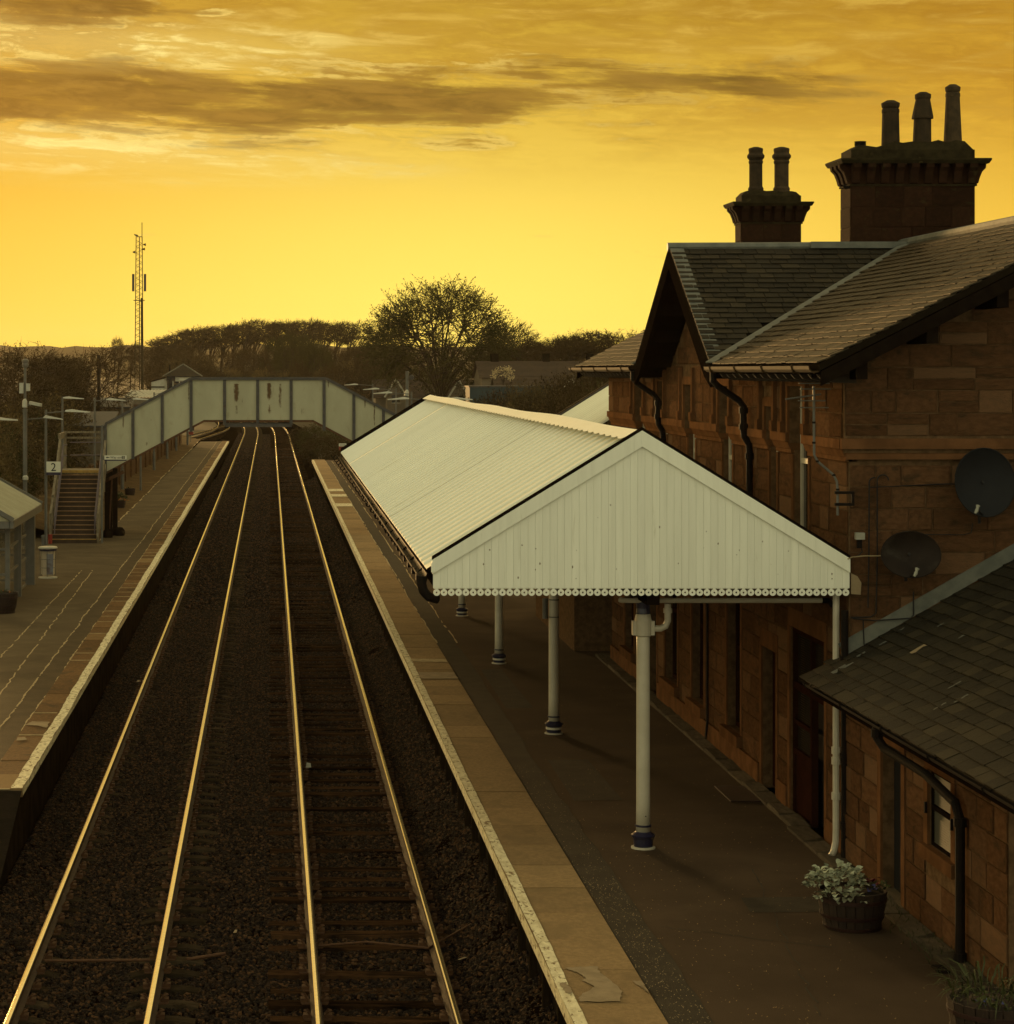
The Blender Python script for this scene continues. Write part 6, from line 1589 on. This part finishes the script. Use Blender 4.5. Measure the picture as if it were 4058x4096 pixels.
# wind-bent row on the skyline
winds = [Kind('windswept_tree', 'brown_leaf', seed=s, H=16, Wd=9, trunk=.56, zc=.835, rz=.165, limbs=10, subs=6, twigs=6, lean=.9, fine=4, twl=.06, tw=.0022, leaf=1, leafs=.0055, tr=.014, low=-.7, jit=.28) for s in (21, 22, 23, 24)]
r = random.Random(33); GW = 'windswept trees along the skyline'
row = [(615, 1352), (655, 1338), (700, 1322), (745, 1312), (790, 1304), (835, 1306), (880, 1300), (925, 1296), (968, 1278), (1010, 1290), (1055, 1288), (1100, 1286), (1145, 1282), (1190, 1280), (1235, 1284), (1285, 1292), (1335, 1286), (1385, 1288)]
names = ['first and shortest tree at the mast end', 'second tree from the mast', 'tree just right of the mast gap', 'tree left of the bright sunset gap', 'tree over the bright sunset gap', 'tree right of the sunset gap', 'tree above the signal box roof', 'tree left of the tallest crown', 'tallest domed tree', 'tree right of the tallest crown', 'tree above the left end of the bridge span', 'tree above the bridge middle', 'tree left of the dark thicket', 'tree rising from the dark thicket', 'tree above the right end of the bridge span', 'tree right of the dark thicket', 'last but one tree at the right end', 'last rounded tree at the right end']
for k, ((u, v), nm) in enumerate(zip(row, names)):
    y = 455 + r.uniform(-14, 14); x, z = px(u, v, y)
    winds[k % 4].put((x, y, .6), 'windswept bare tree on the skyline, ' + nm, group=GW, h=z - .6, w=r.uniform(6.5, 11.0), rz=r.choice((0, .3, -.3, math.pi * 2)))
for k, (u, v, lb) in enumerate(((470, 1385, 'low bare tree on the skyline left of the mast'), (520, 1375, 'small bare tree on the skyline just left of the mast foot'), (455, 1350, 'thin forked bare tree sticking up left of the mast'))):
    y = 430; x, z = px(u, v, y); winds[(k + 1) % 4].put((x, y, .4), lb, h=z - .4, w=5 if k < 2 else 2.6)
# bare trees in the left middle distance
bares = [Kind('bare_tree', 'brown_leaf', seed=s, H=9, Wd=8.5, trunk=.18, zc=.60, rz=.40, limbs=10, subs=7, twigs=7, lean=l, fine=5, twl=.09, tw=.0022, leaf=1, leafs=.008, low=-.4, jit=.26) for s, l in ((41, .5), (42, .2), (43, .8))]
bush = [Kind('shrub', m, seed=s, H=5, Wd=5.5, trunk=.0, zc=.42, rz=.56, limbs=12, subs=6, twigs=6, fine=4, twl=.10, tw=.0022, leaf=lf, leafs=.013, low=-.3, jit=.3, tr=.012, bushy=True) for s, m, lf in ((51, 'olive_leaf', 3), (52, 'brown_leaf', 2), (53, 'gold_leaf', 3), (54, 'brown_leaf', 1))]
LB = [(60, 1385, 168, 0, 9, 'bare bushy tree against the hill at the far left edge'), (140, 1430, 190, 1, 9, 'brown bare tree left of the camera pole top'), (225, 1432, 200, 1, 7.5, 'rounded brown bare tree between camera pole and the tall post'),
      (335, 1395, 185, 2, 6.5, 'large wind-bent bare tree left of the tall thin post'), (215, 1500, 150, 1, 5, 'dark bare tree behind the lamp posts'), (150, 1520, 140, 0, 5, 'scrubby bare tree behind the camera pole'), (30, 1500, 130, 1, 8, 'dark bare tree low at the left edge'), (700, 1420, 360, 0, 12, 'bare tree behind the signal box')]
for u, v, y, k, w, lb in LB:
    x, z = px(u, v, y)
    bares[k].put((x, y, .3), lb, h=z - .3, w=w, group='bare trees in the left middle distance')
SH = [(20, 1660, 84, 2, 4.5), (95, 1640, 90, 2, 4.0), (30, 1760, 80, 0, 3.6), (110, 1745, 86, 2, 3.2), (60, 1850, 78, 0, 3.0), (150, 1700, 96, 0, 4.2), (205, 1690, 97, 1, 4.0), (270, 1640, 104, 2, 4.4), (330, 1640, 108, 1, 4.6), (400, 1640, 112, 0, 4.6), (445, 1610, 118, 2, 4.6), (180, 1600, 118, 1, 5), (260, 1580, 122, 3, 5), (350, 1570, 128, 2, 5), (90, 1580, 112, 1, 5), (20, 1580, 105, 3, 5), (420, 1560, 132, 1, 5), (480, 1580, 140, 3, 5), (540, 1590, 150, 1, 5), (155, 1850, 79, 2, 2.2), (330, 1790, 95, 0, 3.5), (260, 1790, 96, 1, 3.5), (380, 1760, 97, 2, 3.5), (130, 1960, 76, 0, 2.4), (30, 1950, 73, 1, 2.6)]
RK = ranks(SH, (('front', 0, 90), ('middle', 90, 110), ('back', 110, 999)))
for i, (u, v, y, k, w) in enumerate(SH):
    x, z = px(u, v, y); x = min(x, -9.3 - .66 * w if y > 86 else -8.6 - .68 * w)
    bush[k].put((x, y, .4), ('gold-brown leafy shrub' if k == 2 else 'olive leafy shrub' if k == 0 else 'brown twiggy shrub') + ', %s from the left in the %s row behind the left platform' % RK[i][::-1], 'shrub', 'shrubs behind the left platform', h=max(z - .4, 1.2), w=w * 1.15, rz=i * 1.3)
# thicket beyond the bridge, under the skyline trees
thick = [(640, 1396), (720, 1394), (800, 1392), (880, 1396), (960, 1392), (1040, 1385), (1100, 1345), (1160, 1325), (1215, 1335), (1270, 1360), (1330, 1390), (1390, 1392), (1440, 1370), (1495, 1365), (1545, 1388), (1600, 1390), (600, 1400), (680, 1392)]
for i, (u, v) in enumerate(thick):
    y = 400 + (i * 37) % 25; x, z = px(u, v, y); dk_ = 6 <= i <= 9
    (bares[i % 3] if not dk_ else big_tree).put((x, y, .3), ('dense dark tree in the far thicket, %s of the dark clump' % ORD[i - 6] if dk_ else 'brown bare tree in the far thicket, %s from the left below the skyline row' % ORD[i]), 'tree', 'trees of the far thicket', h=z - .3, w=6.5 if dk_ else 8.0, rz=i * 1.7)
for i in range(34):
    u = 640 + i * 29 + r.uniform(-9, 9); v = r.uniform(1430, 1490); y = r.uniform(330, 385); x, z = px(u, v, y)
    bush[(1, 3, 2, 1)[i % 4]].put((x, y, .2), 'brown twiggy scrub shrub above the footbridge %s, %s from the left' % ('left half' if i < 17 else 'right half', ORD[i % 17]), 'shrub', 'shrubs beyond the footbridge', h=z - .2, w=r.uniform(4.0, 6.5), rz=i)
# right: trees behind the houses and the brown thicket by the building
RT = [(2000, 1390, 330, 9), (2060, 1360, 350, 8), (2110, 1375, 345, 8), (2175, 1385, 350, 7), (2225, 1390, 345, 8), (2290, 1350, 300, 9), (2345, 1330, 285, 9), (2410, 1340, 290, 9), (2470, 1325, 290, 9), (2540, 1330, 295, 9), (2260, 1400, 420, 12)]
for i, (u, v, y, w) in enumerate(RT):
    x, z = px(u, v, y); (winds[i % 4] if i % 3 else bares[i % 3]).put((x, y, .5), ['tangled bare tree', 'wind-bent bare tree', 'thin bare tree'][i % 3] + ' on the right skyline, %s from the big round tree' % ORD[i], group='bare trees on the right skyline', h=z - .5, w=w, rz=i * .4)
TH = [(1905, 1600, 108, 0), (1960, 1575, 105, 1), (2020, 1560, 108, 3), (2075, 1545, 112, 1), (2130, 1530, 110, 2), (2190, 1520, 112, 1), (2245, 1505, 114, 3), (2300, 1480, 112, 1), (2355, 1470, 115, 2), (2410, 1455, 112, 1), (2470, 1450, 115, 3), (2000, 1640, 96, 1), (2090, 1620, 97, 2), (2180, 1590, 96, 1), (2270, 1560, 97, 3), (2360, 1540, 95, 1), (2440, 1530, 98, 0), (2120, 1680, 86, 1), (2230, 1650, 85, 3), (2330, 1630, 86, 1), (2050, 1600, 101, 3), (2320, 1500, 104, 1)]
RK = ranks(TH, (('front', 0, 100), ('middle', 100, 109), ('back', 109, 999)))
for i, (u, v, y, k) in enumerate(TH):
    x, z = px(u, v, y); bush[k].put((x, y, .7), ('olive leafy' if k == 0 else 'gold-brown leafy' if k == 2 else 'brown twiggy') + ' shrub, %s from the left in the %s row beyond the canopy ridge' % RK[i][::-1], 'shrub', 'shrubs right of the canopy', h=z - .7, w=4.3, rz=i * .9)
for i, (u, v, y, k, w) in enumerate(((1235, 1700, 205, 1, 4), (1290, 1690, 190, 0, 4.5), (1345, 1715, 175, 0, 4), (1395, 1735, 165, 3, 4), (1300, 1740, 170, 1, 4), (1390, 1790, 160.5, 1, 3))):
    x, z = px(u, v, y); bush[k].put((x, y, -.3), ('olive leafy' if k == 0 else 'brown twiggy') + ' bush under the right slope of the footbridge, ' + ['farthest back', 'second farthest', 'third from the back', 'largest on the right', 'low in the middle', 'nearest the platform end'][i], 'shrub', 'bushes under the footbridge slope', h=z + .3, w=w, rz=i)

# ================================================================== BUILDINGS AND MAST IN THE DISTANCE
def hip_roof(b, x0, x1, y0, y1, ze, zr, hip=None):
    ym = (y0 + y1) / 2; h = hip if hip is not None else (x1 - x0) / 2
    a, c = (x0 + h, ym, zr), (x1 - h, ym, zr)
    b.poly([(x0, y0, ze), (x1, y0, ze), c, a]); b.poly([(x1, y1, ze), (x0, y1, ze), a, c]); b.poly([(x1, y0, ze), (x1, y1, ze), c]); b.poly([(x0, y1, ze), (x0, y0, ze), a])
sb = thing('signal_box', (-11.2, 302, 0), 'white signal box with a hipped slate roof showing above the footbridge slope', 'signal box')
b = MB(); hip_roof(b, -13.75, -8.75, 299.5, 305, 6.22, 7.75, 2.45); b.poly([(-13.75, 299.5, 6.2), (-13.75, 305, 6.2), (-8.75, 305, 6.2), (-8.75, 299.5, 6.2)]); b.build('roof', 'dark_slate', sb)
b = MB(); b.beam((-13.8, 299.4, 6.2), (-11.25, 302.2, 7.78), .12, .12); b.beam((-8.7, 299.4, 6.2), (-11.25, 302.2, 7.78), .12, .12); b.build('roof_hip', 'lead', sb)
MB().box(-13.4, 300, 0, -9.1, 304.5, 3.2).build('lower_wall', 'dark_timber', sb)
MB().box(-13.4, 300, 3.2, -9.1, 304.5, 4.2).build('upper_wall', 'box_white', sb)
MB().box(-13.35, 300.05, 4.2, -9.15, 304.45, 6.2).build('glazing', 'window_glass', sb)
for k in range(6): MB().box(-13.4 + .84 * k, 299.97, 4.2, -13.28 + .84 * k, 300.04, 5.6).build('window_bar', 'box_white', sb)
MB().box(-12.2, 299.9, 5.55, -9.0, 300.0, 6.1).build('fascia_board', 'box_white', sb)
MB().box(-11.7, 299.85, 5.68, -9.6, 299.89, 5.95).build('name_board', 'sign_white', sb)
po = MB().extrude([(-15.3, 300.2, 2), (-13.45, 300.2, 2), (-13.45, 300.2, 5.95), (-15.3, 300.2, 5.45)], (0, 3, 0)).build('porch', 'box_white', sb)
b = MB(); b.beam((-15.45, 300.15, 5.5), (-13.4, 300.15, 6.05), .1, .12); b.box(-15.3, 300.12, 4.75, -13.6, 300.19, 4.9); b.box(-15.3, 300.12, 4.2, -13.6, 300.19, 4.35); b.build('porch_trim', 'dark_timber', sb)
MB().tube([(-13.0, 302, 6.5), (-13.0, 302, 7.7)], .12, 6).build('stove_pipe', 'cast_iron', sb)
rb = thing('relay_hut', (-14, 260, 0), 'low hut with a pale corrugated roof left of the signal box', 'hut')
b = MB(); y0 = 257
for k in range(18):
    x = -16.3 + k * .38; b.v += [(x, y0, 3.95), (x + .19, y0, 4.03), (x + .5, y0 + 6, 4.72), (x + .69, y0 + 6, 4.80)]
for k in range(17): i = k * 4; b.f += [(i, i + 1, i + 3, i + 2), (i + 1, i + 4, i + 6, i + 3)]
b.build('roof_sheet', 'box_white', rb); MB().box(-16.1, y0 + .2, 0, -10, y0 + 5.8, 3.9).build('wall', 'house_wall', rb)
MB().box(-15.0, y0 + .12, 1.6, -13.2, y0 + .19, 3.2).build('door', 'rust', rb)
# lattice mast
ms = thing('radio_mast', (-17.4, 310, 0), 'tall slender lattice radio mast with panel antennas on the left skyline', 'radio mast')
x, y = -17.4, 310; H = 24.7
def wid(z): return .60 - .008 * z + (.0)
for sx_, sy_ in ((-1, -1), (1, -1), (0, 1)):
    MB().tube([(x + sx_ * wid(0), y + sy_ * .5, 0), (x + sx_ * wid(H), y + sy_ * .35, H)], [.075, .06], 6).build('leg', 'mast_steel', ms)
b = MB(); z = .3; k = 0
while z < H - .5:
    w0, w1 = wid(z), wid(z + .42); s = 1 if k % 2 else -1
    b.tube([(x - s * w0, y - .45, z), (x + s * w1, y - .44, z + .42)], .026, 4, cap=False); b.tube([(x + s * w0, y - .45, z), (x, y + .42, z + .42)], .024, 4, cap=False); z += .42; k += 1
b.tube([(x - wid(H), y - .4, H), (x + wid(H), y - .4, H)], .05, 4); b.tube([(x - .75, y - .5, 16.25), (x + .75, y - .5, 16.25)], .06, 4)
b.build('bracing', 'mast_steel', ms)
MB().tube([(x + wid(H) - .02, y - .4, H - .6), (x + wid(H) - .02, y - .4, H + 1.9)], .05, 5).build('whip_aerial', 'mast_steel', ms)
MB().box(x + .22, y - .3, 0, x + .50, y + .1, 16.6).build('cable_ladder', 'mast_steel', ms)
for dx in (-.76, .80): MB().box(x + dx - .17, y - .7, 17.45, x + dx + .15, y - .45, 19.75).build('panel_antenna', 'bridge_steel', ms)
for dx, zz in ((.74, 23.65), (.62, 23.05), (-.66, 22.65)): MB().tube([(x + dx - .18, y - .6, zz), (x + dx + .05, y - .6, zz), (x + dx + .16, y - .6, zz)], [.08, .14, .20], 8).build('drum_antenna', 'cast_iron', ms)
g = MB(); g.tube([(x - .62, y - .4, H + .22), (x - .5, y - .4, H + .24), (x - .25, y - .4, H + .16), (x - .10, y - .4, H + .12)], [.03, .10, .11, .03], 7); g.tube([(x - .70, y - .4, H + .34), (x - .60, y - .4, H + .34), (x - .54, y - .4, H + .26)], [.02, .07, .06], 6); g.tube([(x - .45, y - .4, H + .15), (x - .45, y - .4, H + .03)], .02, 4)
tag(g.build('gull', 'gull', None, at=(x - .45, y - .4, H)), 'gull perched on the top of the radio mast', 'bird')
g = MB(); xx, zz = px(2395, 1352, 284); g.tube([(xx - .2, 284, zz), (xx, 284, zz + .25), (xx + .1, 284, zz + .6)], [.05, .17, .08], 7); g.tube([(xx + .02, 284, zz + .7), (xx + .15, 284, zz + .68)], [.1, .02], 6)
tag(g.build('crow', 'gull', None, at=(xx, 284, zz)), 'dark crow perched in the bare treetops on the right', 'bird')
# tall thin pole
tag(MB().tube([(-13.6, 185, 0), (-13.6, 185, 8.2)], .14, 8).build('wooden_pole', 'bark', None, at=(-13.6, 185, 0)), 'tall plain dark pole standing among bare trees on the left', 'pole')
# houses
def house(x0, x1, y0, y1, ze, zr, label, gable=None, chim=(), hip=None):
    t = thing('house', ((x0 + x1) / 2, (y0 + y1) / 2, 0), label, 'house')
    MB().box(x0 + .3, y0 + .3, 0, x1 - .3, y1 - .3, ze).build('wall', 'house_wall', t)
    b = MB(); ym = (y0 + y1) / 2; n = 14; h = hip or 0
    for k in range(n):
        f0, f1 = k / n, (k + 1) / n + .01
        for s in (-1, 1):
            ya, yb = ym + s * (ym - y0) * (1 - f0), ym + s * (ym - y0) * (1 - f1); za, zb = ze + (zr - ze) * f0 + .07, ze + (zr - ze) * f1
            b.poly([(x0 + h * f0, ya, za), (x1 - h * f0, ya, za), (x1 - h * f1, yb, zb), (x0 + h * f1, yb, zb)]); b.poly([(x0 + h * f0, ya, za - .09), (x1 - h * f0, ya, za - .09), (x1 - h * f0, ya, za), (x0 + h * f0, ya, za)])
    rf = b.build('roof', 'house_tile', t)
    if not hip: MB().poly([(x0 + .3, y0 + .3, ze), (x0 + .3, ym, zr - .2), (x0 + .3, y1 - .3, ze)]).poly([(x1 - .3, y0 + .3, ze), (x1 - .3, ym, zr - .2), (x1 - .3, y1 - .3, ze)]).build('gable', 'house_wall', t)
    for cx_, w in chim: MB().box(cx_ - w / 2, ym - .3, zr - .3, cx_ + w / 2, ym + .3, zr + .9).build('chimney', 'dark_timber', rf)
    for (gx0, gx1, gz, gy) in (gable or ()):
        gm = (gx0 + gx1) / 2
        MB().extrude([(gx0, gy, 0), (gx1, gy, 0), (gx1, gy, gz - (gx1 - gx0) * .85), (gm, gy, gz), (gx0, gy, gz - (gx1 - gx0) * .85)], (0, 3, 0)).build('porch_gable', 'house_wall', t)
        v = MB(); v.beam((gm, gy - .1, gz + .12), (gx0 - .25, gy - .1, gz - (gx1 - gx0) * .92), .16, .20); v.beam((gm, gy - .1, gz + .12), (gx1 + .25, gy - .1, gz - (gx1 - gx0) * .92), .16, .20); v.build('barge_board', 'box_white', t)
        w = MB().box(gm - .5, gy - .06, gz - 2.9, gm + .5, gy - .02, gz - 1.9).build('window', 'window_glass', t)
        MB().box(gm - .58, gy - .08, gz - 2.98, gm + .58, gy - .03, gz - 2.9).build('sill', 'box_white', w)
    return t
house(13.2, 27.5, 298, 308, 3.4, 5.75, 'tiled bungalow with two pale gables behind the footbridge end', gable=[(14.8, 17.2, 5.75, 296.5), (22.4, 25.6, 5.6, 296.5)])
house(23.5, 40.0, 262, 272, 6.1, 8.0, 'long dark-tiled house roof with chimneys above the brown thicket', chim=((25.7, .9), (31.6, .8), (36.6, .8)))
house(24.0, 33.5, 248, 256, 4.2, 6.25, 'lower dark-tiled house in front of the long roof', gable=[(31.0, 32.6, 6.0, 246.5)])
house(33.6, 42.0, 247, 255, 4.9, 6.35, 'pale-ridged low house at the right behind the thicket')
tl = thing('teal_shed', (25, 262, 0), 'flat teal-painted shed half hidden by the brown thicket', 'shed')
MB().box(20.2, 236, 0, 28.5, 241, 5.25).build('wall', 'teal_sheet', tl)
for k in range(9): MB().box(20.3 + k * .92, 235.95, .2, 20.38 + k * .92, 236, 5.2).build('rib', 'teal_sheet', tl)
MB().box(20.1, 235.9, 5.25, 28.6, 241.1, 5.40).build('roof', 'bridge_steel', tl)
Kind('blossom_bush', 'blossom', seed=77, H=3.2, Wd=2.6, trunk=.45, zc=.72, rz=.27, limbs=7, subs=5, twigs=4, fine=2, leaf=2, leafs=.022, low=-.5, tr=.02).put((24.6, 246, 4.2), 'pale blossoming small tree against the dark house roofs', 'tree')
# low yard roofs and buildings at left
for (x0, x1, y0, zt, lb) in ((-17.4, -11.5, 190, 4.3, 'low shed with a glinting roof edge left of the leaning tree'), (-15.2, -9.0, 130, 4.2, 'long low dark shed roof behind the lamp posts on the left')):
    t = thing('yard_shed', ((x0 + x1) / 2, y0, 0), lb, 'shed'); MB().box(x0, y0, 0, x1, y0 + 5, zt - .4).build('wall', 'house_wall', t); MB().extrude([(x0 - .2, y0 - .3, zt - .4), (x1 + .2, y0 - .3, zt - .4), (x1 + .2, y0 + 5.3, zt + .3), (x0 - .2, y0 + 5.3, zt + .3)], (0, 0, .1)).build('roof', 'bridge_steel', t)
# far wooded hill, its top broken by tree crowns
b = MB(); r = random.Random(7); n = 260
tops = []
for k in range(n + 1):
    x = -1500 + k * 16.0; z = 34 + 4 * math.sin(x * .0021 + 1) - .012 * max(0, x) + r.uniform(-1.6, 1.6); tops.append((x, z))
for j, (yy, f) in enumerate(((2200, -.03), (2420, .30), (2600, .66), (2750, .94), (2800, 1.0), (3400, .6))):
    for (x, z) in tops: b.v.append((x + r.uniform(-5, 5), yy + r.uniform(-20, 20), z * f + r.uniform(-1.5, 1.5) * (f > 0)))
m = n + 1
for j in range(5):
    for k in range(n): i = j * m + k; b.f.append((i, i + 1, i + m + 1, i + m))
struct(b, 'wooded_hill', 'hill_wood')
# ================================================================== HAZE
hm = bpy.data.materials.new('haze'); hm.use_nodes = True; t = hm.node_tree; t.nodes.clear()
pv = t.nodes.new('ShaderNodeVolumePrincipled'); ho = t.nodes.new('ShaderNodeOutputMaterial'); t.links.new(pv.outputs[0], ho.inputs['Volume'])
pv.inputs['Color'].default_value = (0.92, 0.86, 0.72, 1); pv.inputs['Density'].default_value = 0.00005; pv.inputs['Anisotropy'].default_value = 0.55
MATS['haze'] = hm
MB().box(-2600, -60, -1.7, 2600, 3450, 62).build('haze', 'haze', None, kind='stuff')
